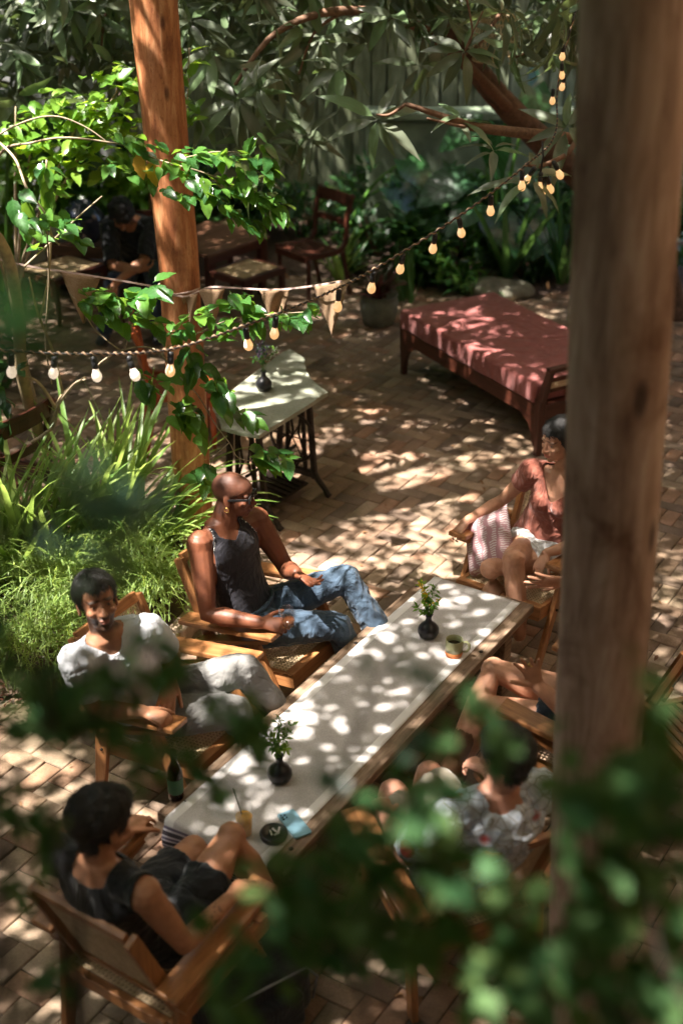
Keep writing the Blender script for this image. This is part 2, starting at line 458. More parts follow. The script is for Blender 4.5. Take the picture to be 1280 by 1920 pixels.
def inside(x, y, P_):
    c = False; n = len(P_)
    for i in range(n):
        (x1, y1), (x2, y2) = P_[i], P_[(i + 1) % n]
        if (y1 > y) != (y2 > y) and x < (x2 - x1) * (y - y1) / (y2 - y1) + x1: c = not c
    return c
allp = []
for i in range(-80, 120):
    for j in range(-60, 60):
        for kind in (0, 1):
            a0, b0 = (i + 2 * j, i - 2 * j) if kind == 0 else (i + 2 * j - 1, i - 2 * j)
            cx, cy = (a0 + 1, b0 + .5) if kind == 0 else (a0 + .5, b0 + 1)
            x, y = lat(cx, cy)
            if not (-4.2 < x < 3.6 and 1.6 < y < 12.3) or inside(x, y, BED): continue
            if y > 11.9 + .2 * math.sin(x * 3) and x > .1: continue
            allp.append((x, y, PS + (math.pi / 2 if kind else 0)))
TBL = [(1.0, 5.7), (-.22, 3.83), (-.74, 4.15), (.44, 6.05)]
def vis(x, y):
    u, v, d = topix(x, y, 0)
    if not (-10 < u < 1290 and 560 < v < 1930): return False
    if inside(x + 0, y, TBL): return False
    if u > 1030 and v < 1500 and u < 1240: return False
    if v > 1400 and u > 560 and not (v > 1740 and u < 870): return False
    if u < 420 and 1160 < v < 1370: return False
    if 340 < u < 720 and 1000 < v < 1300: return False
    if 250 < u < 1000 and 1250 < v < 1650: return False
    return True
allp.sort(key=lambda p: p[1])
near = [p for p in allp if vis(p[0], p[1])][:300]
nearset = set(near)
pr = random.Random(3)
for p in near:
    o = bpy.data.objects.new('paver', paver_meshes[pr.randrange(8)]); col.objects.link(o); o.parent = paving
    o.location = (p[0], p[1], pr.uniform(-.006, .003)); o.rotation_euler = (pr.gauss(0, .014), pr.gauss(0, .012), p[2] + pr.gauss(0, .012) + (math.pi if pr.random() < .5 else 0))
rest = [p for p in allp if p not in nearset]
vs = []; cs = []
for p in rest:
    c, s_ = math.cos(p[2] + pr.gauss(0, .01)), math.sin(p[2] + pr.gauss(0, .01))
    w = pv.copy(); tx, ty = pr.gauss(0, .009), pr.gauss(0, .009)
    z = w[:, 2] + w[:, 0] * tx + w[:, 1] * ty + pr.uniform(-.003, .002)
    vs.append(np.stack([p[0] + c * w[:, 0] - s_ * w[:, 1], p[1] + s_ * w[:, 0] + c * w[:, 1], z], 1))
    cs.append(np.tile(np.array(TINTS[pr.randrange(8)]) * pr.uniform(.9, 1.1), (len(pv), 1)))
n = len(rest); F = np.concatenate([pf + len(pv) * i for i in range(n)])
link('paver_field', np_mesh('paver_field', np.concatenate(vs), F, M['paver'], False, colr=np.concatenate(cs)), None, paving, kind='stuff')

# ------------------------------------------------------------------ planting bed with stone edging
bedm = MB(); n = len(BED)
gx = 26; pts = []
bv = [(-1.9, 6.3, .16)] + [(x, y, .03) for x, y in BED] + [((x * .8 - 1.9 * .2), (y * .8 + 6.3 * .2), .12) for x, y in BED]
bf = [(0, 1 + n + i, 1 + n + (i + 1) % n) for i in range(n)] + [(1 + i, 1 + (i + 1) % n, 1 + n + (i + 1) % n, 1 + n + i) for i in range(n)]
bedm.add(bv, bf, True); b_ = bedm.build('planting_bed', M['soil'], kind='structure'); b_['label'] = 'brown soil bed beside the leaning log post'
edge = empty('bed_edging', (0, 0, 0), 0, 'low edging of rough tan stones around the soil bed', 'edging')
M['edgestone'] = simple('edge_stone', (.33, .24, .17), .9, var=.3, scale=14, bstr=.7, bd=.01)
for i in range(1, 5):
    (x1, y1), (x2, y2) = BED[i], BED[(i + 1) % n]
    L_ = math.hypot(x2 - x1, y2 - y1); k = max(1, int(L_ / .22))
    for q in range(k):
        t = (q + .5) / k; mb = MB()
        mb.box((x1 + (x2 - x1) * t, y1 + (y2 - y1) * t, .035), (L_ / k - .015, .09 + .02 * pr.random(), .10 + .02 * pr.random()), Matrix.Rotation(math.atan2(y2 - y1, x2 - x1) + pr.gauss(0, .05), 3, 'Z'))
        mb.build('edging_stone', M['edgestone'], edge, .012)

# ------------------------------------------------------------------ back walls and fence
def plankmat():
    m, nt, b = nodes('weathered_plank')
    n1 = noise_tex(nt, 3, 6, .65, obj_vec(nt, (10, 10, 1.2)), .5)
    n2 = noise_tex(nt, 1.3, 4, .6, N(nt, 'ShaderNodeNewGeometry').outputs['Position'])
    c = ramp(nt, [(.25, (.10, .11, .06)), (.5, (.26, .29, .19)), (.75, (.46, .48, .36))], n1)
    cc = mixc(nt, c, ramp(nt, [(.35, (.35, .38, .25)), (.65, (1.05, 1.05, 1))], n2), .85, 'MULTIPLY')
    nt.links.new(cc, b.inputs['Base Color']); b.inputs['Roughness'].default_value = .85
    bump(nt, n1, .5, .01, b); return m
M['plank'] = plankmat()
fence = empty('plank_fence', (0, 14.0, 0), 0, 'tall fence of pale green weathered vertical planks behind the garden', 'fence')
x = -2.2; k = 0
while x < 5.6:
    w = pr.uniform(.15, .20); mb = MB()
    mb.box((x + w / 2, pr.uniform(-.012, .012), 1.7), (w - .018, .025, 3.4 + pr.uniform(-.05, .05)), Matrix.Rotation(pr.gauss(0, .006), 3, 'Y'))
    mb.build('plank', M['plank'], fence, .003); x += w
MB().box((1.7, .09, 1.7), (7.8, .02, 3.3)).build('gap_block_panel', M['plank'], fence)  # sheet added behind the planks so no light shows through the gaps
for z in (.5, 1.7, 2.9):
    MB().box((1.7, .05, z), (7.8, .05, .09)).build('rail', M['plank'], fence)
def plaster(name, c):
    m, nt, b = nodes(name)
    pos = N(nt, 'ShaderNodeNewGeometry').outputs['Position']
    n1 = noise_tex(nt, 1.6, 6, .65, pos); n2 = noise_tex(nt, 40, 3, .6, pos)
    cc = ramp(nt, [(.3, tuple(q * .45 for q in c)), (.5, tuple(q * .85 for q in c)), (.7, c)], n1)
    nt.links.new(cc, b.inputs['Base Color']); b.inputs['Roughness'].default_value = .9; bump(nt, n2, .4, .004, b); return m
M['mossy'] = plaster('mossy_plaster', (.24, .30, .20)); M['graywall'] = plaster('grey_plaster', (.42, .42, .42))
lw = empty('low_garden_wall', (0, 13.45, 0), 0, 'low mossy plaster wall behind the big leaved plants', 'wall')
MB().box((2.4, 0, .62), (4.3, .22, 1.24)).build('wall_face', M['mossy'], lw, .02)
MB().box((2.4, -.01, 1.28), (4.4, .30, .08)).build('coping', M['mossy'], lw, .015)
gw = empty('grey_wall', (-4.6, 12.9, 0), 0, 'plain grey plastered wall behind the pale planter at the back left', 'wall')
MB().box((0, 0, 1.6), (4.9, .2, 3.2)).build('wall_face', M['graywall'], gw, .01)
MB().box((0, 0, 3.24), (5.0, .3, .08)).build('coping', M['graywall'], gw, .01)
hw_ = empty('right_block_wall', (3.5, 4.0, 0), 0, 'unseen ochre plastered wall added on the right to block side light', 'wall')  # added out of view to darken the light from the right
M['ochre'] = plaster('ochre_plaster', (.40, .27, .15))
MB().box((.1, .5, 3.2), (.2, 15.0, 6.4)).build('wall_face', M['ochre'], hw_)
nw_ = empty('left_block_wall', (-6.4, 6.0, 0), 0, 'unseen tall mossy wall added on the left to block sky light', 'wall')  # added out of view to shut off open sky on the left
MB().box((0, 0, 2.4), (.2, 18.0, 4.8)).build('wall_face', M['mossy'], nw_)
bw_ = empty('balcony', (0, -1.0, 0), 0, 'balcony at the viewpoint, its unseen wall and roof added to block sky', 'balcony')  # back wall and roof added behind the camera, sized to hold back sky
MB().box((0, -.9, 2.5), (9, .2, 5.0)).build('wall_face', M['ochre'], bw_)
MB().box((0, .45, 2.3), (8.8, 1.3, .16)).build('floor_slab', M['ochre'], bw_)
MB().box((0, -.2, 5.15), (8.8, 1.3, .14)).build('roof', M['brownwood'], bw_)
# ------------------------------------------------------------------ log posts
def log_post(name, pts, rs, mat, label, seed):
    rr = random.Random(seed); P3 = []; RR = []
    k = 40
    for i in range(k + 1):
        t = i / k * (len(pts) - 1); a = min(int(t), len(pts) - 2); f = t - a
        P3.append(V(pts[a]).lerp(V(pts[a + 1]), f)); RR.append(rs[a] * (1 - f) + rs[a + 1] * f)
    mb = MB(); nn = 28; vs = []; fs = []
    for i, (p, r_) in enumerate(zip(P3, RR)):
        for q in range(nn):
            t = 2 * math.pi * q / nn
            d = r_ * (1 + .045 * noise.noise((math.cos(t) * .9 + seed, math.sin(t) * .9, p.z * .9)) + .02 * noise.noise((math.cos(t) * 3, math.sin(t) * 3 + seed, p.z * 3)))
            vs.append((p.x + d * math.cos(t), p.y + d * math.sin(t), p.z))
    for i in range(k):
        for q in range(nn): fs.append((i * nn + q, i * nn + (q + 1) % nn, (i + 1) * nn + (q + 1) % nn, (i + 1) * nn + q))
    fs.append(tuple(range(k * nn, (k + 1) * nn)))
    mb.add(vs, fs, True); o = mb.build(name, mat)
    tag(o, label, 'post'); return o
log_post('log_post', [(-.887, 7.2, -.02), (-.898, 7.2, 1.717), (-.946, 7.2, 3.104), (-1.0, 7.2, 5.2)], [.112, .112, .122, .118], M['log'],
         'peeled orange brown log post rising from the soil bed, bunting ribbon tied round it', 3)
log_post('log_post', [(.845, 3.3, -.02), (.787, 3.3, 1.24), (.745, 3.3, 2.3), (.680, 3.3, 3.57), (.64, 3.3, 5.4)], [.128, .128, .130, .132, .132], M['log2'],
         'thick blurred greyish log post close to the viewer at the right', 9)

# ------------------------------------------------------------------ lounge chairs
def cane_panel(w, l, sp=.0185, tw=.0026):
    """open six-way cane weave on the xy plane, centred"""
    mb = MB(); hx, hy = l / 2, w / 2
    def strip(a, b, z, t=tw):
        mb.bar((a[0], a[1], z), (b[0], b[1], z), t, .0012, side=(-(b[1] - a[1]), b[0] - a[0], 0))
    k = int(w / sp)
    for i in range(k + 1):
        y = -hy + i * w / k
        for s_ in (-.0017, .0017): strip((-hx, y + s_), (hx, y + s_), 0)
    k = int(l / sp)
    for i in range(k + 1):
        x = -hx + i * l / k
        for s_ in (-.0017, .0017): strip((x + s_, -hy), (x + s_, hy), .0014)
    st = sp
    c = -(hx + hy)
    while c < hx + hy:   # y = x - c ; y = -x + c
        x0 = max(-hx, c - hy); x1 = min(hx, c + hy)
        if x1 > x0:
            strip((x0, x0 - c), (x1, x1 - c), .0028, .0022); strip((x0, -(x0 - c)), (x1, -(x1 - c)), .0042, .0022)
        c += st
    return mb
def xf(me, loc, rot):
    me.transform(Matrix.Translation(loc) @ rot.to_4x4()); return me
CH = 'cane lounge chairs around the table'
def lounge_chair():
    t = empty('lounge_chair', (0, 0, 0)); tag(t, 'x', 'chair', CH)
    W2 = .25
    tilt = math.atan2(.045, .50)
    def sz(x): return .395 + (x - .28) * .10
    for s_ in (-1, 1):
        MB().bar((-.25, s_ * (W2 - .014), sz(-.25) - .035), (.278, s_ * (W2 - .014), sz(.278) - .035), .026, .072).build('side_rail', M['teakx'], t, .003)
    MB().bar((.268, -W2 + .002, sz(.27) - .033), (.268, W2 - .002, sz(.27) - .033), .05, .078, (1, 0, .1)).build('front_rail', M['teaky'], t, .004)
    MB().bar((-.245, -W2 + .03, sz(-.245) - .035), (-.245, W2 - .03, sz(-.245) - .035), .03, .06, (1, 0, .1)).build('back_rail', M['teaky'], t, .003)
    ca = cane_panel(.445, .475).mesh('seat_cane'); xf(ca, (.008, 0, sz(.008) - .004), Matrix.Rotation(-math.atan(.10), 3, 'Y'))
    link('seat_cane', ca, M['cane'], t)
    # backrest
    b0 = V((-.165, 0, .30)); b1 = V((-.375, 0, .81)); d = (b1 - b0).normalized()
    for s_ in (-1, 1):
        off = V((0, s_ * (W2 - .035), 0))
        MB().bar(b0 + off, b1 + off, .028, .055, (0, 1, 0)).build('back_stile', M['teakz'], t, .004)
    nrm = V((0, 1, 0)).cross(d)
    for q, h in ((.985, .05), (.14, .045)):
        p = b0.lerp(b1, q)
        MB().bar(p + V((0, -W2 + .05, 0)), p + V((0, W2 - .05, 0)), h, .026, d).build('back_rail', M['teaky'], t, .003)
    pc = b0.lerp(b1, .565)
    rot = Matrix((d, V((0, 1, 0)), nrm * -1)).transposed()
    cb = cane_panel(.385, .43).mesh('back_cane'); xf(cb, pc, rot); link('back_cane', cb, M['cane'], t)
    # arms and legs
    for s_ in (-1, 1):
        y = s_ * (W2 + .034)
        MB().bar((-.31, y, .535), (.235, y, .622), .098, .026, w1=.108).build('armrest', M['teakx'], t, .006)
        MB().bar((-.25, y - s_ * .008, .425), (.19, y - s_ * .008, .582), .075, .022).build('arm_support', M['teakx'], t, .004)
        yl = s_ * (W2 + .016)
        MB().bar((.075, yl, .50 + .04), (.335, yl, 0), .028, .062, h1=.045).build('front_leg', M['teakz'], t, .004)
        MB().bar((-.205, yl, .44), (-.265, yl, 0), .028, .075, h1=.045).build('back_leg', M['teakz'], t, .004)
        for bx, bz in ((.17, .345), (-.215, .32)):
            MB().lathe([(.007, 0), (.007, .006), (.003, .009)], (bx, yl + s_ * .014, bz), 8, Matrix.Rotation(-s_ * math.pi / 2, 3, 'X')).build('bolt', M['iron'], t)
    return t
c0 = lounge_chair()
chairs = [((-.339, 5.534), -32, 'cane lounge chair under the man in the black tank top'),
          ((-.72, 4.855), -31, 'cane lounge chair under the man in the white t-shirt'),
          ((-.635, 3.555), 56, 'cane lounge chair seen from behind under the black haired person at the table end'),
          ((.966, 6.133), -126, 'cane lounge chair under the woman in the rust top'),
          ((1.02, 4.75), 148, 'cane lounge chair half hidden by the thick log post, under the gesturing man'),
          ((.40, 3.88), 114, 'cane lounge chair under the man in the patterned shirt, behind the front leaves')]
for i, (p, a, lb) in enumerate(chairs):
    o = c0 if i == 0 else copy_tree(c0)
    o.location = (p[0], p[1], 0); o.rotation_euler = (0, 0, R(a)); o['label'] = lb

# ------------------------------------------------------------------ long plank table
def oldplank():
    m, nt, b = nodes('old_plank')
    n1 = noise_tex(nt, 4, 7, .65, obj_vec(nt, (1.2, 16, 16)), .6)
    n2 = noise_tex(nt, 5, 4, .6, obj_vec(nt, (1, 1, 1)))
    c = ramp(nt, [(.25, (.085, .05, .03)), (.5, (.25, .17, .11)), (.75, (.42, .32, .23))], n1)
    cc = mixc(nt, c, ramp(nt, [(.35, (.5, .42, .36)), (.6, (1.05, 1, 1))], n2), .8, 'MULTIPLY')
    vo = N(nt, 'ShaderNodeTexVoronoi'); nt.links.new(obj_vec(nt, (5, 12, 5)), vo.inputs[0]); vo.inputs['Scale'].default_value = 1
    cc = mixc(nt, cc, ramp(nt, [(.05, (.12, .07, .05)), (.12, (1, 1, 1))], vo.outputs['Distance']), .8, 'MULTIPLY')
    nt.links.new(cc, b.inputs['Base Color']); b.inputs['Roughness'].default_value = .7
    bump(nt, n1, .6, .006, b); return m
M['oldplank'] = oldplank()
TA = 57.9; tb = empty('plank_table', (.105, 4.93, 0), R(TA), 'long low table of weathered planks under a grey runner', 'table')
tw = [.19, .235, .185]; y = -.31
for i, w in enumerate(tw):
    mb = MB(); mb.box(((.01, -.006, .004)[i], y + w / 2, .4275), (2.215 - (.0, .02, .01)[i], w - .004, .045)); mb.build('plank', M['oldplank'], tb, .006); y += w
for s_ in (-1, 1):
    MB().box((s_ * .92, 0, .385), (.09, .56, .035)).build('batten', M['oldplank'], tb, .004)
    for q in (-1, 1): MB().box((s_ * .92, q * .23, .183), (.08, .08, .366)).build('leg', M['oldplank'], tb, .005)
MB().box((0, 0, .12), (1.76, .07, .04)).build('stretcher', M['oldplank'], tb, .004)
for s_, q in ((-.99, -.27), (-.99, .24), (.96, .27), (.6, -.275), (.35, .262)):
    MB().lathe([(.010, 0), (.010, .003), (.004, .005)], (s_, q, .4505), 10).build('bolt', M['iron'], tb)

def runner_mat():
    m, nt, b = nodes('runner_cloth')
    uv = N(nt, 'ShaderNodeUVMap'); sp = N(nt, 'ShaderNodeSeparateXYZ'); nt.links.new(uv.outputs[0], sp.inputs[0])
    ab = N(nt, 'ShaderNodeMath', operation='ABSOLUTE'); nt.links.new(sp.outputs[0], ab.inputs[0])
    edge_ = ramp(nt, [(.815, (0, 0, 0)), (.82, (1, 1, 1))], ab.outputs[0])
    n1 = noise_tex(nt, 10, 4, .6, obj_vec(nt)); n2 = noise_tex(nt, 330, 2, .6, obj_vec(nt, (1, .35, 1))); n3 = noise_tex(nt, 330, 2, .6, obj_vec(nt, (.35, 1, 1)))
    g1 = ramp(nt, [(.3, (.45, .415, .395)), (.7, (.53, .495, .475))], n1)
    g1 = mixc(nt, g1, ramp(nt, [(.3, (.8, .8, .8)), (.7, (1.1, 1.1, 1.1))], n2), .8, 'MULTIPLY')
    g1 = mixc(nt, g1, ramp(nt, [(.3, (.85, .85, .85)), (.7, (1.1, 1.1, 1.1))], n3), .8, 'MULTIPLY')
    c = mixc(nt, g1, (.72, .69, .67), edge_)
    # woven dark stripes at the hanging end (uv y < 0)
    st = N(nt, 'ShaderNodeMath', operation='MULTIPLY'); nt.links.new(sp.outputs[1], st.inputs[0]); st.inputs[1].default_value = 6.283 / .042
    sn = N(nt, 'ShaderNodeMath', operation='SINE'); nt.links.new(st.outputs[0], sn.inputs[0])
    stripe = ramp(nt, [(.30, (.055, .045, .055)), (.38, (.42, .38, .40)), (.80, (.50, .46, .50)), (.88, (.12, .10, .14))], N2(nt, sn.outputs[0]))
    hang = ramp(nt, [(.0, (1, 1, 1)), (.012, (0, 0, 0))], N3(nt, sp.outputs[1]))
    c = mixc(nt, c, stripe, hang)
    nt.links.new(c, b.inputs['Base Color']); b.inputs['Roughness'].default_value = .9; b.inputs['Specular IOR Level'].default_value = .2
    bump(nt, n2, .3, .002, b); return m
def N2(nt, s_):
    a = N(nt, 'ShaderNodeMath', operation='MULTIPLY_ADD'); nt.links.new(s_, a.inputs[0]); a.inputs[1].default_value = .5; a.inputs[2].default_value = .5; return a.outputs[0]
def N3(nt, s_):
    a = N(nt, 'ShaderNodeMath', operation='ADD'); nt.links.new(s_, a.inputs[0]); a.inputs[1].default_value = .03; return a.outputs[0]
M['runner'] = runner_mat()
# runner: uv.x -1..1 across, uv.y = metres past the table's near edge (negative = hanging)
hw = .243; path = []
k = 90
for i in range(k + 1): path.append((1.09 - i / k * 2.185, .4525, 1.0))
path += [(-1.104, .451, .02), (-1.112, .442, -.012), (-1.116, .42, -.03)]
for i in range(1, 12): path.append((-1.117 - .012 * math.sin(i * .5), .42 - i * .0165, -.03 - i * .0165))
vs = []; uvs = []; fs = []; nc = 24
for i, (x, z, s_) in enumerate(path):
    for q in range(nc + 1):
        c = -1 + 2 * q / nc
        top = z > .445
        dx = 0 if top else .012 * math.sin(c * 7 + 1) * min(1, (.445 - z) * 9); yy = c * hw * (1 + (0 if top else .06 * (.445 - z)))
        zz = z + (.0010 + .0012 * noise.noise((x * 5, c * 3, 0)) if top else 0) - (0 if top else 0)
        vs.append((x - dx, yy + .012 * noise.noise((x * 1.2, 5, 0)), zz)); uvs.append((c, (x + 1.10) if top else s_))
for i in range(len(path) - 1):
    for q in range(nc): a = i * (nc + 1) + q; fs.append((a, a + 1, a + nc + 2, a + nc + 1))
rm = np_mesh('table_runner', vs, fs, M['runner'], True, uv=uvs)
ro = link('table_runner', rm, None); ro.location = (.105, 4.93, 0); ro.rotation_euler = (0, 0, R(TA))
so_ = ro.modifiers.new('thick', 'SOLIDIFY'); so_.thickness = .0018; so_.offset = 1
tag(ro, 'grey linen runner with white borders along the plank table, striped end hanging', 'table runner')

# ------------------------------------------------------------------ sewing-stand table
ST = empty('sewing_table', (-.425, 7.70, 0), R(57), 'small table of an uneven grey stone slab on an old iron sewing stand', 'table')
Minv = (Matrix.Translation((-.425, 7.70, 0)) @ Matrix.Rotation(R(57), 4, 'Z')).inverted()
def slab(pts, z0, z1):
    loc = [Minv @ V((p[0], p[1], 0)) for p in pts]; return [(q.x, q.y) for q in loc]
cor = [V((-.782, 7.514)), V((-.478, 7.085)), V((-.083, 7.722)), (V((-.356, 8.453)))]
poly = []
def edge_pts(a, b, bow, k=7, rag=.006):
    nrm = V((b[1] - a[1], a[0] - b[0])).normalized()
    for i in range(k):
        t = i / k; poly.append(a.lerp(b, t) + nrm * (bow * math.sin(math.pi * t) + rag * noise.noise((a[0] * 9 + t * 9, 1, 2))))
edge_pts(cor[0], V((-.70, 7.20)), -.008, 4); edge_pts(V((-.70, 7.20)), cor[1], .01, 4); edge_pts(cor[1], cor[2], .004, 8); edge_pts(cor[2], V((-.24, 8.28)), -.045, 9); edge_pts(V((-.24, 8.28)), V((-.34, 8.46)), .01, 3); edge_pts(V((-.34, 8.46)), V((-.385, 8.42)), .0, 1); edge_pts(V((-.385, 8.42)), cor[0], .006, 8)
def stonem():
    m, nt, b = nodes('stone_slab')
    n1 = noise_tex(nt, 5, 6, .65, obj_vec(nt)); n2 = noise_tex(nt, 60, 3, .6, obj_vec(nt))
    c = ramp(nt, [(.3, (.17, .18, .13)), (.5, (.26, .27, .215)), (.7, (.34, .33, .27))], n1)
    c = mixc(nt, c, ramp(nt, [(.35, (.7, .65, .5)), (.55, (1, 1, 1))], n2), .5, 'MULTIPLY')
    nt.links.new(c, b.inputs['Base Color']); b.inputs['Roughness'].default_value = .55; bump(nt, n2, .3, .003, b); return m
M['stone'] = stonem()
mb = MB(); mb.prism(slab(poly, 0, 0), .722, .75); mb.build('stone_top', M['stone'], ST, .004)
for s_ in (-.30, .24):
    for q in (-1, 1):
        mb = MB()
        mb.bar((s_, q * .10, .70), (s_, q * .145, .10), .03, .035, (1, 0, 0)); mb.build('leg', M['iron'], ST, .004)
        mb = MB(); mb.bar((s_, q * .05, .70), (s_, q * .075, .12), .022, .022, (1, 0, 0)); mb.build('leg_bar', M['iron'], ST, .003)
        mb = MB(); mb.tube([(s_, q * .13, .16), (s_, q * .17, .10), (s_, q * .225, .045), (s_, q * .245, .012), (s_, q * .262, .0)], [.02, .02, .018, .02, .022], 8); mb.build('foot', M['iron'], ST)
    mb = MB(); mb.bar((s_, -.15, .70), (s_, .15, .70), .04, .04, (1, 0, 0)); mb.bar((s_, -.15, .13), (s_, .15, .13), .03, .045, (1, 0, 0)); mb.build('end_frame', M['iron'], ST, .004)
    for q in (-1, 1):
        MB().tube([(s_, 0, .68), (s_, q * .045, .55), (s_, q * .02, .40), (s_, q * .06, .28), (s_, 0, .15)], .009, 6).build('scroll', M['iron'], ST)
MB().bar((-.30, -.06, .66), (.24, -.06, .66), .03, .03).bar((-.30, .06, .66), (.24, .06, .66), .03, .03).build('top_rail', M['iron'], ST, .003)
MB().tube([(-.30, 0, .30), (.24, 0, .30)], .011, 8).build('cross_rod', M['iron'], ST)
mb = MB(); mb.box((-.02, -.02, .115), (.36, .26, .012), Matrix.Rotation(.12, 3, 'X'))
for i in range(7): mb.box((-.17 + i * .05, -.02, .125), (.012, .24, .012), Matrix.Rotation(.12, 3, 'X'))
mb.build('treadle', M['iron'], ST, .002)
wp = [(.20, .17 * math.cos(t * math.pi / 12), .38 + .17 * math.sin(t * math.pi / 12)) for t in range(25)]
wh = MB().tube(wp, .010, 6, False).build('flywheel', M['iron'], ST)
mb = MB()
for t in range(6): mb.tube([(.20, 0, .38), (.20, .17 * math.cos(t * 1.047), .38 + .17 * math.sin(t * 1.047))], .005, 5)
mb.build('spoke', M['iron'], wh)
MB().tube([(.17, .10, .13), (.175, .12, .30), (.20, .05, .38)], .007, 6).build('crank_rod', M['iron'], ST)

# ------------------------------------------------------------------ daybed
DB = empty('daybed', (.45, 9.88, 0), R(-60.3), 'dark carved wooden daybed with a dusty red mattress in patches of sun', 'daybed')
LB_, WB = 1.78, .86
for x, z in ((.03, .40), (LB_ - .03, .40)):
    for y in (.03, WB - .03):
        mb = MB(); mb.bar((x, y, .42), (x, y, .0), .062, .062, (0, 1, 0), .040, .040); mb.build('leg', M['darkwoodz'], DB, .004)
for y in (.02, WB - .02): MB().box((LB_ / 2, y, .325), (LB_ - .10, .034, .11)).build('side_rail', M['darkwoodx'], DB, .004)
for x in (.02, LB_ - .02): MB().box((x, WB / 2, .325), (.036, WB - .10, .11)).build('end_rail', M['darkwoody'], DB, .004)
def bracket(x0, sx, y):
    mb = MB(); poly_ = [(0, 0), (.16, 0), (.13, -.02), (.07, -.05), (.035, -.10), (.0, -.20)]
    vs = [(x0 + sx * a, y - .014, .273 + b) for a, b in poly_] + [(x0 + sx * a, y + .014, .273 + b) for a, b in poly_]
    k = len(poly_); mb.add(vs, [tuple(range(k)), tuple(reversed(range(k, 2 * k)))] + [(i, (i + 1) % k, k + (i + 1) % k, k + i) for i in range(k)])
    mb.build('bracket', M['darkwoodx'], DB, .003)
for y in (.02, WB - .02): bracket(.055, 1, y); bracket(LB_ - .055, -1, y)
for y in (.03, WB - .03):
    mb = MB(); mb.bar((LB_ - .03, y, .40), (LB_ + .055, y, .655), .05, .058, (0, 1, 0), .04, .045); mb.build('head_post', M['darkwoodz'], DB, .006)
MB().bar((LB_ + .055, .0, .66), (LB_ + .055, WB, .66), .05, .035, (1, 0, 0)).build('head_rail', M['darkwoody'], DB, .01)
MB().bar((LB_ + .03, .04, .575), (LB_ + .03, WB - .04, .575), .022, .03, (1, 0, .3)).build('head_rail', M['darkwoody'], DB, .005)
MB().bar((LB_ - .005, .04, .485), (LB_ - .005, WB - .04, .485), .022, .028, (1, 0, .3)).build('head_rail', M['darkwoody'], DB, .005)
ca = cane_panel(.78, .10, .02).mesh('head_cane'); xf(ca, (LB_ + .012, WB / 2, .53), Matrix.Rotation(-math.pi / 2 + .33, 3, 'Y')); link('head_cane', ca, M['cane'], DB)
MB().box((LB_ / 2, WB / 2, .365), (LB_ - .08, WB - .08, .02)).build('slat_deck', M['darkwoodx'], DB)
def cushion(name, cx, cy, cz, lx, ly, lz, mat, parent, r=.035, seed=1, wr=.006, label=None):
    bm = bmesh.new(); bmesh.ops.create_cube(bm, size=1)
    for v in bm.verts: v.co = V((v.co.x * lx, v.co.y * ly, v.co.z * lz))
    bmesh.ops.bevel(bm, geom=bm.edges[:], offset=r, segments=4, affect='EDGES', profile=.6)
    bmesh.ops.subdivide_edges(bm, edges=[e for e in bm.edges if e.calc_length() > .2], cuts=14, use_grid_fill=True)
    for v in bm.verts:
        p = v.co
        v.co += V((noise.noise(p * 7 + V((seed, 0, 0))), noise.noise(p * 7 + V((0, seed, 0))), noise.noise(p * 5 + V((0, 0, seed))))) * wr
        v.co += V((cx, cy, cz))
    me = bpy.data.meshes.new(name); bm.to_mesh(me); bm.free()
    for p in me.polygons: p.use_smooth = True
    return link(name, me, mat, parent)
M['redcloth'] = fabric('dusty_red_cloth', (.30, .095, .085), .16, bstr=.5, wr=4)
cushion('mattress', LB_ / 2 - .03, WB / 2, .455, LB_ - .06, WB + .02, .15, M['redcloth'], DB, .030, 4, .009)

# ------------------------------------------------------------------ things on the tables
def tpt(u, w, z=.4535):
    """point on the plank table: u along, w across, metres from its centre"""
    a = R(TA); return (.105 + u * math.cos(a) - w * math.sin(a), 4.93 + u * math.sin(a) + w * math.cos(a), z)
VP = [(.030, 0), (.046, .012), (.055, .035), (.052, .058), (.036, .078), (.018, .094), (.014, .112), (.018, .128), (.022, .134), (.018, .134), (.012, .128), (.010, .10)]
def vase(loc, s, label, tilt=None):
    t = empty('bud_vase', loc, 0, label, 'vase', 'black bud vases')
    MB().lathe([(r_ * s, z * s) for r_, z in VP], n=24).build('vase_body', M['black_ceramic'], t)
    return t
v1 = vase((0.414, 5.416, 0.454), .95, 'black bud vase with yellow goldenrod near the far end of the plank table')
v2 = vase((-0.251, 4.35, 0.454), .95, 'black bud vase with fine white sprigs, in the middle of the plank table')
v3 = vase((-0.481, 7.753, 0.751), .95, 'black bud vase with small dark purple flowers on the stone topped table')

mug = empty('mug', (0.525, 5.26, 0.455), R(-12), 'pale green stoneware mug with a bare orange clay base', 'mug')
M['mug_glaze'] = simple('mug_glaze', (.36, .36, .20), .25, var=.12, scale=25, bstr=.05)
M['mug_clay'] = simple('mug_clay', (.50, .16, .045), .5, var=.12)
mp = [(.033, .0), (.040, .002), (.0412, .02)]
MB().lathe([(.030, 0), (.039, .002), (.0415, .012), (.0415, .027)], n=28).build('base', M['mug_clay'], mug)
MB().lathe([(.0412, .027), (.0416, .05), (.041, .085), (.040, .088), (.0375, .087), (.037, .06), (.036, .03)], n=28).build('cup', M['mug_glaze'], mug)
MB().lathe([(.0365, .058), (.001, .0581)], n=24).build('coffee', simple('coffee', (.03, .015, .01), .15, bstr=0), mug)
MB().tube([(.039, 0, .075), (.058, 0, .080), (.070, 0, .066), (.071, 0, .045), (.060, 0, .028), (.040, 0, .024)], [.006, .007, .007, .006, .006, .005], 8).build('handle', M['mug_glaze'], mug)

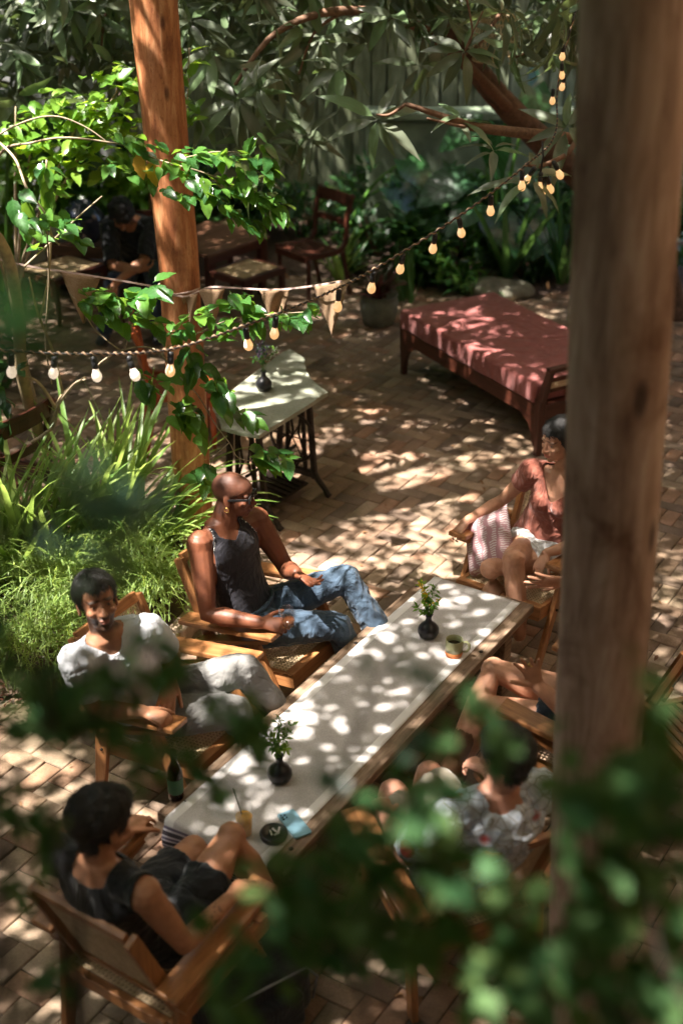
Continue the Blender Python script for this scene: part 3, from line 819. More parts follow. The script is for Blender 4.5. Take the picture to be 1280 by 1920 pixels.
jg = empty('juice_glass', (-0.374, 4.019, 0.455), 0, 'tall glass of orange juice with a dark straw on the table near end', 'glass')
MB().lathe([(.026, 0), (.030, .005), (.036, .14), (.0345, .14), (.029, .010), (.001, .010)], n=24).build('tumbler', M['glass'], jg)
MB().lathe([(.001, .011), (.0275, .011), (.0325, .095), (.001, .096)], n=24).build('juice', M['juice'], jg)
MB().tube([(.012, 0, .012), (-.038, .03, .205)], .0028, 6).build('straw', M['black_plastic'], jg)
at = empty('ashtray', (-0.26, 4.007, 0.455), 0, 'black round ashtray with cigarette ends beside the blue phone', 'ashtray')
MB().lathe([(.040, 0), (.052, .004), (.056, .022), (.052, .028), (.046, .027), (.042, .012), (.001, .010)], n=28).build('bowl', M['black_ceramic'], at)
M['cig'] = simple('cigarette_paper', (.75, .72, .68), .8)
for i, (x, y, a) in enumerate(((-.012, .004, 1.9), (.010, -.004, .4), (.002, .014, 2.6), (.018, .012, 1.3))):
    MB().tube([(x - .012 * math.cos(a), y - .012 * math.sin(a), .017), (x + .012 * math.cos(a), y + .012 * math.sin(a), .02 + .004 * i)], .004, 6).build('cigarette_end', M['cig'], at)

ph = empty('phone', (-0.184, 4.079, 0.455), R(TA + 62), 'pale blue smartphone lying face down at the table corner', 'phone')
M['phone_blue'] = simple('phone_blue', (.25, .45, .57), .25, var=.03, bstr=0)
def rbox(lx, ly, lz, r, name, mat, parent, z0=0, cx=0, cy=0):
    pts = []
    for sx, sy, a0 in ((1, 1, 0), (-1, 1, 90), (-1, -1, 180), (1, -1, 270)):
        for q in range(5):
            a = R(a0 + q * 22.5); pts.append((cx + sx * (lx / 2 - r) + r * math.cos(a), cy + sy * (ly / 2 - r) + r * math.sin(a)))
    mb = MB(); mb.prism(pts, z0, z0 + lz); return mb.build(name, mat, parent, .0008)
rbox(.158, .074, .008, .010, 'back_cover', M['phone_blue'], ph)
rbox(.040, .030, .0012, .007, 'camera_panel', simple('phone_panel', (.20, .38, .50), .2, bstr=0), ph, .008, .050, .018)
for x, y in ((.062, .026), (.050, .026), (.038, .026), (.058, .012), (.044, .012)):
    MB().lathe([(.0045, .009), (.0045, .0102), (.003, .0105)], (x, y, 0), 10).build('lens', M['lens'], ph)
bt = empty('beer_bottle', (-0.657, 4.614, 0.2), 0, 'brown glass bottle with green label standing beside the table edge', 'bottle')
bt.location = ((-0.682, 4.768, 0)[0], (-0.682, 4.768, 0)[1], 0)
bt.location = tpt(-.99, .285)
MB().lathe([(.028, 0), (.031, .006), (.031, .125), (.026, .150), (.014, .180), (.013, .225), (.0145, .228), (.0145, .236), (.011, .237), (.011, .18), (.024, .145), (.028, .12), (.028, .01), (.001, .008)], n=24).build('glass', M['brown_glass'], bt)
MB().lathe([(.0313, .035), (.0317, .04), (.0317, .10), (.0313, .105)], n=24).build('paper_label', simple('bottle_label', (.03, .10, .04), .6), bt)
sg = empty('shot_glass', tpt(-.86, .262), 0, 'tiny clear glass on the left edge of the table', 'glass')
MB().lathe([(.016, 0), (.018, .003), (.021, .045), (.0195, .045), (.016, .008), (.001, .008)], n=18).build('glass', M['glass'], sg)

# black bag on the ground
bag = empty('black_bag', (-0.339, 3.571, 0), R(35), 'black backpack with pale piping slumped on the paving below the front leaves', 'bag')
M['bagcloth'] = fabric('black_nylon', (.014, .014, .017), .2, bstr=.3, rough=.6)
cushion('bag_body', 0, 0, .13, .42, .28, .26, M['bagcloth'], bag, .08, 3, .02)
cushion('pocket', -.02, -.15, .10, .30, .08, .17, M['bagcloth'], bag, .03, 5, .01)
MB().tube([(.2, -.12, .05), (.215, -.13, .16), (.16, -.14, .245), (0, -.15, .262), (-.16, -.14, .245), (-.215, -.13, .16), (-.2, -.12, .05)], .005, 6).build('piping', simple('piping', (.25, .25, .27), .6), bag)
MB().tube([(-.06, 0, .25), (-.05, 0, .31), (0, 0, .335), (.05, 0, .31), (.06, 0, .25)], .010, 8).build('handle', M['bagcloth'], bag)

# pillow beside the woman
def pillow(name, s, th, mat, seed):
    k = 22; vs = []; fs = []; idx = {}
    for side in (1, -1):
        for i in range(k + 1):
            for j in range(k + 1):
                if side < 0 and (i in (0, k) or j in (0, k)): idx[(side, i, j)] = idx[(1, i, j)]; continue
                a, b = -1 + 2 * i / k, -1 + 2 * j / k
                pin = 1 - .13 * (1 - abs(a) ** 2.2) * abs(b) ** 3; pin2 = 1 - .13 * (1 - abs(b) ** 2.2) * abs(a) ** 3
                x, y = a * s / 2 * pin2, b * s / 2 * pin
                z = side * th * ((1 - a ** 4) * (1 - b ** 4)) ** .55 + .010 * noise.noise((x * 14, y * 9, seed + side))
                idx[(side, i, j)] = len(vs); vs.append((x, y, z if not (i in (0, k) or j in (0, k)) else 0))
        for i in range(k):
            for j in range(k):
                q = [idx[(side, i, j)], idx[(side, i + 1, j)], idx[(side, i + 1, j + 1)], idx[(side, i, j + 1)]]
                fs.append(q if side > 0 else q[::-1])
    return np_mesh(name, vs, fs, mat)
def pillowmat():
    m, nt, b = nodes('pink_block_print')
    v = obj_vec(nt, (1, 1, 1)); w = N(nt, 'ShaderNodeTexWave'); nt.links.new(v, w.inputs[0])
    w.inputs['Scale'].default_value = 5.2; w.inputs['Distortion'].default_value = 5; w.inputs['Detail'].default_value = 2; w.inputs['Detail Scale'].default_value = 2.5
    w2 = N(nt, 'ShaderNodeTexWave', bands_direction='Y'); nt.links.new(v, w2.inputs[0]); w2.inputs['Scale'].default_value = 26; w2.inputs['Distortion'].default_value = 6
    a = ramp(nt, [(.30, (0, 0, 0)), (.5, (1, 1, 1))], w.outputs[0]); c2 = ramp(nt, [(.35, (0, 0, 0)), (.5, (1, 1, 1))], w2.outputs[0])
    pat = mixc(nt, a, c2, 1.0, 'MULTIPLY')
    c = mixc(nt, (.40, .20, .22), (.62, .52, .51), pat)
    nt.links.new(c, b.inputs['Base Color']); b.inputs['Roughness'].default_value = .9; b.inputs['Sheen Weight'].default_value = .2
    bump(nt, noise_tex(nt, 9, 4, .5, v, 1), .4, .02, b); return m
M['pillow'] = pillowmat()
pm = pillow('pillow', .33, .06, M['pillow'], 2)
p_ = link('throw_pillow', pm, None); p_.location = (.765, 6.11, .585)
fz = V((-.80, -.50, .34)).normalized(); ux = V((.50, -.62, .10)); ux = (ux - fz * ux.dot(fz)).normalized()
Mx = Matrix((ux, fz.cross(ux), fz)).transposed()
p_.rotation_euler = (Mx @ Matrix.Rotation(R(28), 3, 'Z')).to_euler()
tag(p_, 'pink and cream block printed cushion tucked beside the woman in the rust top', 'cushion')

# ------------------------------------------------------------------ furniture at the back
def slat_chair(mat, slats=True):
    t = empty('dining_chair'); a, b_, c = M[mat + 'x'], M[mat + 'y'], M[mat + 'z']
    W = .22
    def prof(y):   # curved side: seat rail sweeping up into the back stile
        return [(.23, y, .44), (.10, y, .425), (-.06, y, .42), (-.17, y, .435), (-.215, y, .50), (-.225, y, .60), (-.24, y, .75), (-.275, y, .86), (-.30, y, .90)]
    for s_ in (-1, 1):
        mb = MB(); P_ = prof(s_ * W); 
        for i in range(len(P_) - 1): mb.bar(P_[i], V(P_[i + 1]) + (V(P_[i + 1]) - V(P_[i])).normalized() * .008, .032, .040 if i > 3 else .05)
        mb.build('back_stile', c, t, .004)
        MB().tube([(.20, s_ * W * .95, .41), (.20, s_ * W * .95, .36), (.20, s_ * W * .95, .30), (.20, s_ * W * .95, .24), (.205, s_ * W * .95, 0)], [.022, .024, .018, .024, .013], 10).build('leg', c, t)
        MB().bar((-.18, s_ * W, .41), (-.27, s_ * W, 0), .028, .042, h1=.03).build('leg', c, t, .004)
    if slats:
        for i in range(9):
            x = .21 - i * .044; MB().bar((x, -W + .01, .437 if x > .1 else .432), (x, W - .01, .437 if x > .1 else .432), .025, .012, (1, 0, 0)).build('seat_slat', b_, t, .003)
    else:
        MB().box((.02, 0, .425), (.42, .40, .022)).build('seat', a, t, .006)
    MB().bar((.225, -W, .41), (.225, W, .41), .03, .055, (1, 0, 0)).build('front_rail', b_, t, .004)
    for z, h, x in ((.855, .11, -.262), (.655, .055, -.232)):
        mb = MB(); prev = None
        for i in range(7):
            y = -W + i * 2 * W / 6; p = (x - .03 * math.cos((i - 3) / 3 * 1.4), y, z)
            if prev: mb.bar(prev, p, h, .018, (0, 0, 1))
            prev = p
        mb.build('back_rail', b_, t, .003)
    return t
sc1 = slat_chair('darkwood'); sc1.location = (-.27, 11.80, 0); sc1.rotation_euler = (0, 0, R(-140))
tag(sc1, 'dark slatted dining chair with a curved back, standing alone before the fence', 'chair', 'wooden dining chairs')
sc2 = slat_chair('redwood', False); sc2.location = (-1.12, 8.62, 0); sc2.rotation_euler = (0, 0, R(12))
tag(sc2, 'reddish wooden dining chair partly hidden behind the orange brown log post', 'chair', 'wooden dining chairs')
sc3 = slat_chair('darkwood', False); sc3.location = (-2.05, 7.20, 0); sc3.rotation_euler = (0, 0, R(150))
tag(sc3, 'brown dining chair with curved back at the far left edge behind the leaves', 'chair', 'wooden dining chairs')
sc4 = slat_chair('teak', True); sc4.location = (1.60, 4.72, 0); sc4.rotation_euler = (0, 0, R(-160))
tag(sc4, 'light brown wooden chair right of the thick log post', 'chair')
sc5 = copy_tree(sc1); sc5.location = (-1.62, 11.02, 0); sc5.rotation_euler = (0, 0, R(-95))
sc5['label'] = 'dark dining chair under the man in black, behind the log post'

def cane_stool(w, l, h, mat):
    t = empty('cane_stool')
    for sx in (-1, 1):
        for sy in (-1, 1):
            MB().bar((sx * (l / 2 - .03), sy * (w / 2 - .03), h - .02), (sx * (l / 2 - .015), sy * (w / 2 - .015), 0), .045, .045, (0, 1, 0), .03, .03).build('leg', M[mat + 'z'], t, .004)
    for s_ in (-1, 1):
        MB().box((0, s_ * (w / 2 - .025), h - .03), (l, .05, .06)).build('rail', M[mat + 'x'], t, .005)
        MB().box((s_ * (l / 2 - .025), 0, h - .03), (.05, w - .102, .06)).build('rail', M[mat + 'y'], t, .005)
    ca = cane_panel(w - .09, l - .09, .014).mesh('seat_cane'); xf(ca, (0, 0, h - .004), Matrix.Identity(3)); link('seat_cane', ca, M['cane'], t)
    return t
st1 = cane_stool(.44, .52, .42, 'darkwood'); st1.location = (-.815, 11.24, 0); st1.rotation_euler = (0, 0, R(50)); tag(st1, 'square cane seated stool right of the log post, with a patch of sun on it', 'stool', 'cane topped stools')
st2 = cane_stool(.50, .60, .42, 'darkwood'); st2.location = (-2.42, 11.3, 0); st2.rotation_euler = (0, 0, R(52)); tag(st2, 'wide dark cane stool at the left, beside the man in black', 'stool', 'cane topped stools')
st3 = cane_stool(.46, .62, .45, 'darkwood'); st3.location = (-1.05, 12.35, 0); st3.rotation_euler = (0, 0, R(60)); tag(st3, 'farthest cane topped stool, behind the brown table', 'stool', 'cane topped stools')
bt2 = empty('side_table', (-1.18, 11.75, 0), R(50), 'brown plank topped square table behind the log post', 'table')
for i in range(5): MB().box((0, -.30 + i * .15, .53), (.78, .146, .03)).build('top_board', M['brownwood'], bt2, .003)
for sx in (-1, 1):
    for sy in (-1, 1): MB().box((sx * .33, sy * .32, .257), (.06, .06, .514)).build('leg', M['darkwoodz'], bt2, .004)
for s_ in (-1, 1): MB().box((0, s_ * .33, .475), (.60, .03, .07)).build('apron', M['darkwoodx'], bt2, .003)
bn = empty('low_bench', (-2.02, 11.72, 0), R(-14), 'low brown bench at the back carrying the round dark jar', 'bench')
for i in range(2): MB().box((0, -.11 + i * .22, .50), (1.25, .214, .035)).build('seat_board', M['brownwood'], bn, .004)
MB().box((0, -.20, .445), (1.15, .025, .07)).build('apron', M['brownwood'], bn, .003)
for s_ in (-1, 1):
    for q in (-1, 1): MB().box((s_ * .55, q * .16, .24), (.06, .06, .48)).build('leg', M['brownwood'], bn, .004)
jar = empty('round_jar', (-2.26, 11.62, .5175), 0, 'glossy round black glazed jar on the low bench', 'jar')
MB().lathe([(.07, 0), (.13, .04), (.185, .12), (.20, .20), (.185, .28), (.13, .34), (.09, .36), (.09, .385), (.075, .385), (.07, .35)], n=32).build('jar_body', simple('blue_black_glaze', (.015, .02, .035), .12, var=.3, scale=6, bstr=0), jar)
pt = empty('planter', (-2.62, 12.25, 0), 0, 'large pale grey bowl planter full of leafy plants at the back left', 'planter')
MB().lathe([(.25, 0), (.42, .10), (.52, .32), (.56, .60), (.585, .66), (.56, .67), (.52, .62), (.50, .58), (.001, .57)], n=36).build('bowl', M['white_pot'], pt)
MB().lathe([(.50, .575), (.25, .60), (.001, .61)], n=24).build('potting_soil', M['soil'], pt)
wp_ = empty('wooden_pillar', (-1.68, 12.3, 0), 0, 'slim brown timber pillar at the back beside the grey wall', 'pillar')
MB().box((0, 0, 1.6), (.16, .16, 3.2)).build('shaft', M['brownwood'], wp_, .006)
MB().box((0, 0, .08), (.22, .22, .16)).build('base_block', M['clay'], wp_, .01)

# wicker lamp in the branches
wl = empty('wicker_lamp', (1.003, 9.0, 2.52), 0, 'woven wicker lamp shade hanging among the mango leaves', 'lamp')
for i in range(36):
    a = 2 * math.pi * i / 36
    pr_ = [(.05, .30), (.10, .27), (.15, .18), (.165, .08), (.16, .0)]
    MB().tube([(r_ * math.cos(a + .15 * k), r_ * math.sin(a + .15 * k), z) for k, (r_, z) in enumerate(pr_)], .004, 4).build('cane_rib', M['cane'], wl)
for r_, z in ((.05, .30), (.125, .225), (.16, .13), (.163, .04), (.16, .0)):
    MB().tube([((r_ + .003) * math.cos(t * math.pi / 12), (r_ + .003) * math.sin(t * math.pi / 12), z) for t in range(25)], .006, 5, False).build('ring', M['cane'], wl)
MB().tube([(0, 0, .30), (0, 0, 1.4)], .004, 5).build('cord', M['cable'], wl)

# ------------------------------------------------------------------ string lights and bunting
def catenary(P_, n=10, sag=0):
    P_ = [V(p) for p in P_]; out = []
    for i in range(len(P_) - 1):
        p0 = P_[max(i - 1, 0)]; p1 = P_[i]; p2 = P_[i + 1]; p3 = P_[min(i + 2, len(P_) - 1)]
        for k in range(n):
            t = k / n; t2 = t * t; t3 = t2 * t
            out.append(.5 * ((2 * p1) + (p2 - p0) * t + (2 * p0 - 5 * p1 + 4 * p2 - p3) * t2 + (3 * p1 - p0 - 3 * p2 + p3) * t3))
    out.append(P_[-1]); return out
cp = [(-1.9, 4.8, 2.22), (-1.37, 5, 2.075), (-0.991, 5.05, 2.038), (-0.701, 5.2, 2.001), (-0.414, 5.5, 1.995), (-0.12, 5.8, 2.013), (0.15, 6.1, 2.053), (0.583, 6.6, 2.167), (0.966, 7.1, 2.298), (1.139, 7.3, 2.421), (1.194, 7.6, 2.727), (1.5, 8.2, 3.6)]
cc_ = catenary(cp, 14)
sl_ = empty('string_light_cord', tuple(cc_[0]), 0, 'twisted cord of string lights sagging across the courtyard from left to the mango branch', 'cord')
org = cc_[0]
MB().tube([p - org for p in cc_], .0045, 6).build('electric_cable', M['cable'], sl_)
rp = []
for i, p in enumerate(cc_):
    for h in range(6):
        if i + 1 < len(cc_):
            q = p.lerp(cc_[i + 1], h / 6); a = (i * 6 + h) * .8; rp.append(q - org + V((0, .0062 * math.cos(a), .0062 * math.sin(a))))
MB().tube(rp, .0042, 5).build('jute_twine', M['rope'], sl_)
def bulb0():
    t = empty('string_bulb')
    MB().lathe([(.004, .0), (.014, -.004), (.0155, -.02), (.013, -.024), (.0155, -.028), (.0145, -.055), (.0125, -.058)], n=14).build('socket', M['black_plastic'], t)
    MB().lathe([(.0115, -.056), (.0128, -.062), (.016, -.074), (.0225, -.090), (.0235, -.102), (.019, -.116), (.010, -.124), (.001, -.126)], n=18).build('bulb_glass', M['bulb'], t)
    MB().lathe([(.0130, -.0545), (.0136, -.060), (.0126, -.063)], n=14).build('collar', simple('bulb_collar', (.12, .03, .03), .4, bstr=0), t)
    return t
b0_ = bulb0()
def on_cord(px):
    return min(cc_, key=lambda p: abs(p.x - px) + (9 if p.z > 2.5 and p.y > 6 else 0))
BL = 'warm bulbs hanging from the twisted cord'
spots = [(-1.313, 'string bulb nearest the left edge of the picture'), (-1.149, 'second string bulb from the left, over the brick paving'), (-0.991, 'third string bulb from the left, beside a thin twig'),
         (-0.865, 'string bulb hanging just left of the orange brown log post'), (-0.696, 'string bulb hanging in front of the orange brown log post'), (-0.419, 'string bulb half hidden by leaves right of the log post'), (-0.282, 'string bulb above the black vase of purple flowers'),
         (-0.007, 'string bulb hanging over the large burlap pennant'), (0.150, 'string bulb just right of the large burlap pennant'), (0.294, 'string bulb before the dark garden, left of the snake plant'), (0.460, 'string bulb above the snake plant'),
         (0.589, 'string bulb above the middle of the daybed'), (0.749, 'string bulb just left of the bulb cluster'), (0.940, 'string bulb at the left edge of the bulb cluster under the mango branch')]
k = 0
def put_bulb(p, lb, tx=0, ty=0, rz=0):
    global k
    o = b0_ if k == 0 else copy_tree(b0_); k += 1
    for ch in o.children:
        if ch.name.startswith('bulb_glass'): ch.material_slots[0].link = 'OBJECT'; ch.material_slots[0].material = M['bulb_daylit' if p[0] < -.8 else 'bulb']
    o.location = p; o.rotation_euler = (tx, ty, rz); o.scale = [.88 if p[1] < 7.4 else .7] * 3; tag(o, lb, 'light bulb', BL)
for u, lb in spots:
    p = on_cord(u); put_bulb((p.x, p.y, p.z - .008), lb, pr.gauss(0, .12), pr.gauss(0, .12) + .08, pr.uniform(0, 6))
cl = (1.052, 7.15, 2.252)
clu = empty('hanging_cord', cl, 0, 'short vertical cord carrying the bulb cluster below the mango branch', 'cord')
MB().tube([(0, 0, .16), (.01, 0, .08), (0, 0, -.02)], .006, 6).build('electric_cable', M['cable'], clu)
for (dx, dz, tx, ty), lb in zip(((-.03, .03, .2, .5), (.005, .0, -.3, .1), (.015, -.03, .3, -.1), (.035, -.02, .1, -.35), (.07, .05, 0, -.5)),
                                ('bulb at the upper left of the cluster under the mango branch', 'middle bulb of the cluster under the mango branch', 'lowest bulb of the cluster under the mango branch', 'lower right bulb of the cluster under the mango branch', 'topmost bulb at the right of the cluster under the mango branch')):
    put_bulb((cl[0] + dx, cl[1] + dx * .5, cl[2] + dz), lb, tx, ty, 0)
for q, lb in zip(((1.18, 7.5, 2.757), (1.178, 7.5, 2.66), (1.2, 7.5, 2.599), (1.142, 7.5, 2.526)), ('topmost small bulb high beside the thick log post', 'second bulb down beside the thick log post', 'third bulb down beside the thick log post', 'fourth bulb down beside the thick log post, slightly left')):
    put_bulb((q[0], q[1], q[2] + .09), lb, pr.gauss(0, .1), pr.gauss(0, .1), 0)

def burlap():
    m, nt, b = nodes('burlap'); v = obj_vec(nt)
    n1 = noise_tex(nt, 260, 2, .7, v); n2 = noise_tex(nt, 12, 4, .6, v)
    c = ramp(nt, [(.3, (.26, .16, .09)), (.7, (.50, .35, .22))], n1)
    c = mixc(nt, c, ramp(nt, [(.3, (.75, .7, .65)), (.7, (1.05, 1, 1))], n2), .7, 'MULTIPLY')
    nt.links.new(c, b.inputs['Base Color']); b.inputs['Roughness'].default_value = .95
    tr = N(nt, 'ShaderNodeBsdfTranslucent'); nt.links.new(c, tr.inputs[0]); mx = N(nt, 'ShaderNodeMixShader'); mx.inputs[0].default_value = .3
    nt.links.new(b.outputs[0], mx.inputs[1]); nt.links.new(tr.outputs[0], mx.inputs[2]); nt.links.new(mx.outputs[0], nt.nodes['Material Output'].inputs[0])
    bump(nt, n1, .6, .002, b); return m
M['burlap'] = burlap()
def pennant(a, b, dpt, rolled=0):
    a = V(a); b = V(b); k = 14; w = (b - a); vs = []; uvs = []; fs = []; rows = 12
    for i in range(rows + 1):
        t = i / rows
        for j in range(k + 1):
            s_ = j / k; c = .5 + (s_ - .5) * (1 - t * .97)
            p = a + w * c + V((0, 0, -dpt * t))
            fr = .0035 * (noise.noise((s_ * 3 + i * 2.3, a.x * 9, 0))) * (1 if j in (0, k) else 0) * 2
            p += V((fr, .02 * math.sin(s_ * 5 + t * 3 + a.x * 7) * (.3 + t) * (1 + rolled), 0)); vs.append(p - a); uvs.append((s_, t))
    for i in range(rows):
        for j in range(k): q = i * (k + 1) + j; fs.append((q, q + 1, q + k + 2, q + k + 1))
    me = np_mesh('burlap_triangle', vs, fs, M['burlap'], True, uv=uvs)
    return me, a
bl = catenary([(-1.95, 6.8, 1.93), (-1.664, 6.9, 1.818), (-1.368, 6.95, 1.752), (-1.009, 7, 1.668), (-0.966, 7.09, 1.607), (-0.862, 7.07, 1.59), (-0.775, 7.09, 1.616), (-0.685, 7.08, 1.641), (-0.341, 6.9, 1.686), (0, 6.3, 1.928)], 10)
rb = empty('bunting_ribbon', tuple(bl[0]), 0, 'pink ribbon stretched across the courtyard and tied round the log post', 'ribbon')
o0 = bl[0]
mb = MB()
for i in range(len(bl) - 1): mb.bar(bl[i] - o0, bl[i + 1] - o0, .010, .0025, (0, .2, 1))
mb.build('ribbon_band', M['ribbon'], rb)
MB().tube([V((-.905 + .118 * math.cos(t * math.pi / 8), 7.2 + .118 * math.sin(t * math.pi / 8), 1.60 + .004 * math.sin(t))) - o0 for t in range(17)], .006, 5, False).build('tie_loop', M['ribbon'], rb)
PG = 'burlap pennants on the pink ribbon'
for (pa, pb, dp_, ro_), lb in zip((((-1.499, 6.93, 1.774), (-1.291, 6.96, 1.734), .27, 0), ((-0.877, 7.065, 1.579), (-0.783, 7.08, 1.611), .20, 2), ((-0.781, 7.07, 1.623), (-0.629, 7, 1.662), .23, 1), ((-0.439, 6.95, 1.663), (-0.268, 6.85, 1.709), .22, 1), ((-0.142, 6.65, 1.79), (0.042, 6.35, 1.928), .28, 0)),
        ('burlap pennant left of the log post, before the man in black', 'crumpled burlap pennant against the log post', 'burlap pennant just right of the log post', 'short burlap pennant midway between the log post and the largest pennant', 'largest burlap pennant hanging below the twisted light cord')):
    me, a = pennant(pa, pb, dp_, ro_)
    o = link('burlap_pennant', me, None); o.location = a; sd_ = o.modifiers.new('thick', 'SOLIDIFY'); sd_.thickness = .0015
    tag(o, lb, 'pennant', PG)

# ------------------------------------------------------------------ people: one remeshed body each, clothes as shells and lofts
def ortho(d, side):
    d = d.normalized(); side = (side - d * side.dot(d))
    if side.length < 1e-5: side = V((1, 0, 0)) - d * d.x
    side.normalize(); return side, d.cross(side)
class Blob:
    def __init__(s): s.v = []; s.f = []
    def add(s, vs, fs):
        n = len(s.v); s.v += [tuple(v) for v in vs]; s.f += [tuple(i + n for i in f) for f in fs]
    def ell(s, c, r, Mx=None, n=12):
        c = V(c); Mx = Mx or Matrix.Identity(3); r = (r, r, r) if not hasattr(r, '__len__') else r
        vs = []; fs = []; m = n // 2
        vs.append(c + Mx @ V((0, 0, r[2])))
        for i in range(1, m):
            p = math.pi * i / m
            for k in range(n):
                t = 2 * math.pi * k / n; vs.append(c + Mx @ V((r[0] * math.sin(p) * math.cos(t), r[1] * math.sin(p) * math.sin(t), r[2] * math.cos(p))))
        vs.append(c + Mx @ V((0, 0, -r[2]))); L = len(vs) - 1
        for k in range(n): fs.append((0, 1 + k, 1 + (k + 1) % n)); fs.append((L, 1 + (m - 2) * n + (k + 1) % n, 1 + (m - 2) * n + k))
        for i in range(m - 2):
            for k in range(n): a = 1 + i * n; fs.append((a + k, a + n + k, a + n + (k + 1) % n, a + (k + 1) % n))
        s.add(vs, fs)
    def loft(s, secs, n=20, dome=True):
        """secs: (centre, a along side, b across, side dir)"""
        P_ = [V(q[0]) for q in secs]; m = len(P_); rings = []
        for i, (p, a, b, sd) in enumerate(secs):
            d = P_[min(i + 1, m - 1)] - P_[max(i - 1, 0)]
            u, w = ortho(d, V(sd)); rings.append((V(p), a, b, u, w, d.normalized()))
        ext = []
        if dome:
            p, a, b, u, w, d = rings[0]; q = min(a, b)
            ext = [(p - d * q * .95, a * .3, b * .3, u, w, d), (p - d * q * .7, a * .71, b * .71, u, w, d)]
            p, a, b, u, w, d = rings[-1]; q = min(a, b)
            rings = ext + rings + [(p + d * q * .7, a * .71, b * .71, u, w, d), (p + d * q * .95, a * .3, b * .3, u, w, d)]
        vs = []; fs = []
        for p, a, b, u, w, d in rings:
            for k in range(n):
                t = 2 * math.pi * k / n; vs.append(p + u * a * math.cos(t) + w * b * math.sin(t))
        m = len(rings)
        for i in range(m - 1):
            for k in range(n): fs.append((i * n + k, i * n + (k + 1) % n, (i + 1) * n + (k + 1) % n, (i + 1) * n + k))
        fs.append(tuple(reversed(range(n)))); fs.append(tuple(range((m - 1) * n, m * n)))
        s.add(vs, fs)
    def cap(s, pts, rs, n=12, flat=1.0, side=(0, 0, 1), dome=True):
        s.loft([(p, r_, r_ * flat, side) for p, r_ in zip(pts, rs)], n, dome)
    def remesh(s, vox, smooth=2):
        me = bpy.data.meshes.new('tmp'); me.from_pydata(s.v, [], s.f); me.update()
        bm = bmesh.new(); bm.from_mesh(me); bmesh.ops.recalc_face_normals(bm, faces=bm.faces[:]); bm.to_mesh(me); bm.free()
        o = bpy.data.objects.new('tmp', me); col.objects.link(o)
        r_ = o.modifiers.new('r', 'REMESH'); r_.mode = 'VOXEL'; r_.voxel_size = vox; r_.adaptivity = 0
        if smooth:
            sm = o.modifiers.new('s', 'SMOOTH'); sm.factor = .5; sm.iterations = smooth
        dg = bpy.context.evaluated_depsgraph_get(); ev = o.evaluated_get(dg); m2 = ev.to_mesh()
        co = np.empty(len(m2.vertices) * 3, np.float32); m2.vertices.foreach_get('co', co); co = co.reshape(-1, 3)
        no = np.empty(len(m2.vertices) * 3, np.float32); m2.vertices.foreach_get('normal', no); no = no.reshape(-1, 3)
        fc = np.empty(len(m2.loops), np.int32); m2.loops.foreach_get('vertex_index', fc)
        fc = fc.reshape(-1, 4) if len(fc) == 4 * len(m2.polygons) else np.array([list(p.vertices) for p in m2.polygons if len(p.vertices) == 4])
        ev.to_mesh_clear(); bpy.data.objects.remove(o, do_unlink=True); bpy.data.meshes.remove(me)
        return co.copy(), no.copy(), fc.copy()

def nz(co, f, seed=0.0):
    """cheap smooth pseudo-noise, vectorised"""
    x, y, z = (co * f).T + seed
    return (np.sin(x * 1.7 + 2.1 * np.sin(y * 1.3 + seed)) + np.sin(y * 2.1 + 1.7 * np.sin(z * 1.9 + 1.3)) + np.sin(z * 1.6 + 1.9 * np.sin(x * 1.1 + .7))) / 3

def submesh(co, fc, keep, extra=None):
    k = keep[fc].all(axis=1); f = fc[k]; used = np.unique(f); mp_ = -np.ones(len(co), int); mp_[used] = np.arange(len(used))
    return used, mp_[f]
def smooth_border(v, f, it=6):
    e = np.concatenate([f[:, [0, 1]], f[:, [1, 2]], f[:, [2, 3]], f[:, [3, 0]]]); es = np.sort(e, 1)
    u, c = np.unique(es, axis=0, return_counts=True); b = u[c == 1]
    for _ in range(it):
        s_ = np.zeros_like(v); n_ = np.zeros(len(v))
        np.add.at(s_, b[:, 0], v[b[:, 1]]); np.add.at(s_, b[:, 1], v[b[:, 0]]); np.add.at(n_, b[:, 0], 1); np.add.at(n_, b[:, 1], 1)
        m = n_ >= 2; v[m] = .4 * v[m] + .6 * s_[m] / n_[m][:, None]
    return v
def shell(name, co, no, fc, keep, off, mat, parent, wr=0.0, wf=20, seed=0, th=.002, border=8, colr=None):
    used, f = submesh(co, fc, keep)
    if len(f) == 0: return None
    v = co[used] + no[used] * off
    if wr: v = v + no[used] * ((.6 - 2 * np.abs(nz(co[used] * np.array([1, 1, .5]), wf * .8, seed))) * wr + (.5 - 2 * np.abs(nz(co[used], wf * 1.9, seed + 3))) * wr * .5)[:, None]
    v = smooth_border(v.copy(), f, border)
    me = np_mesh(name, v, f, mat, True, colr=None if colr is None else colr[used])
    o = link(name, me, None, parent)
    if th:
        s_ = o.modifiers.new('thick', 'SOLIDIFY'); s_.thickness = th; s_.offset = -1
    return o

def rotm(yaw, pitch=0, roll=0):
    return Matrix.Rotation(R(yaw), 3, 'Z') @ Matrix.Rotation(R(pitch), 3, 'Y') @ Matrix.Rotation(R(roll), 3, 'X')

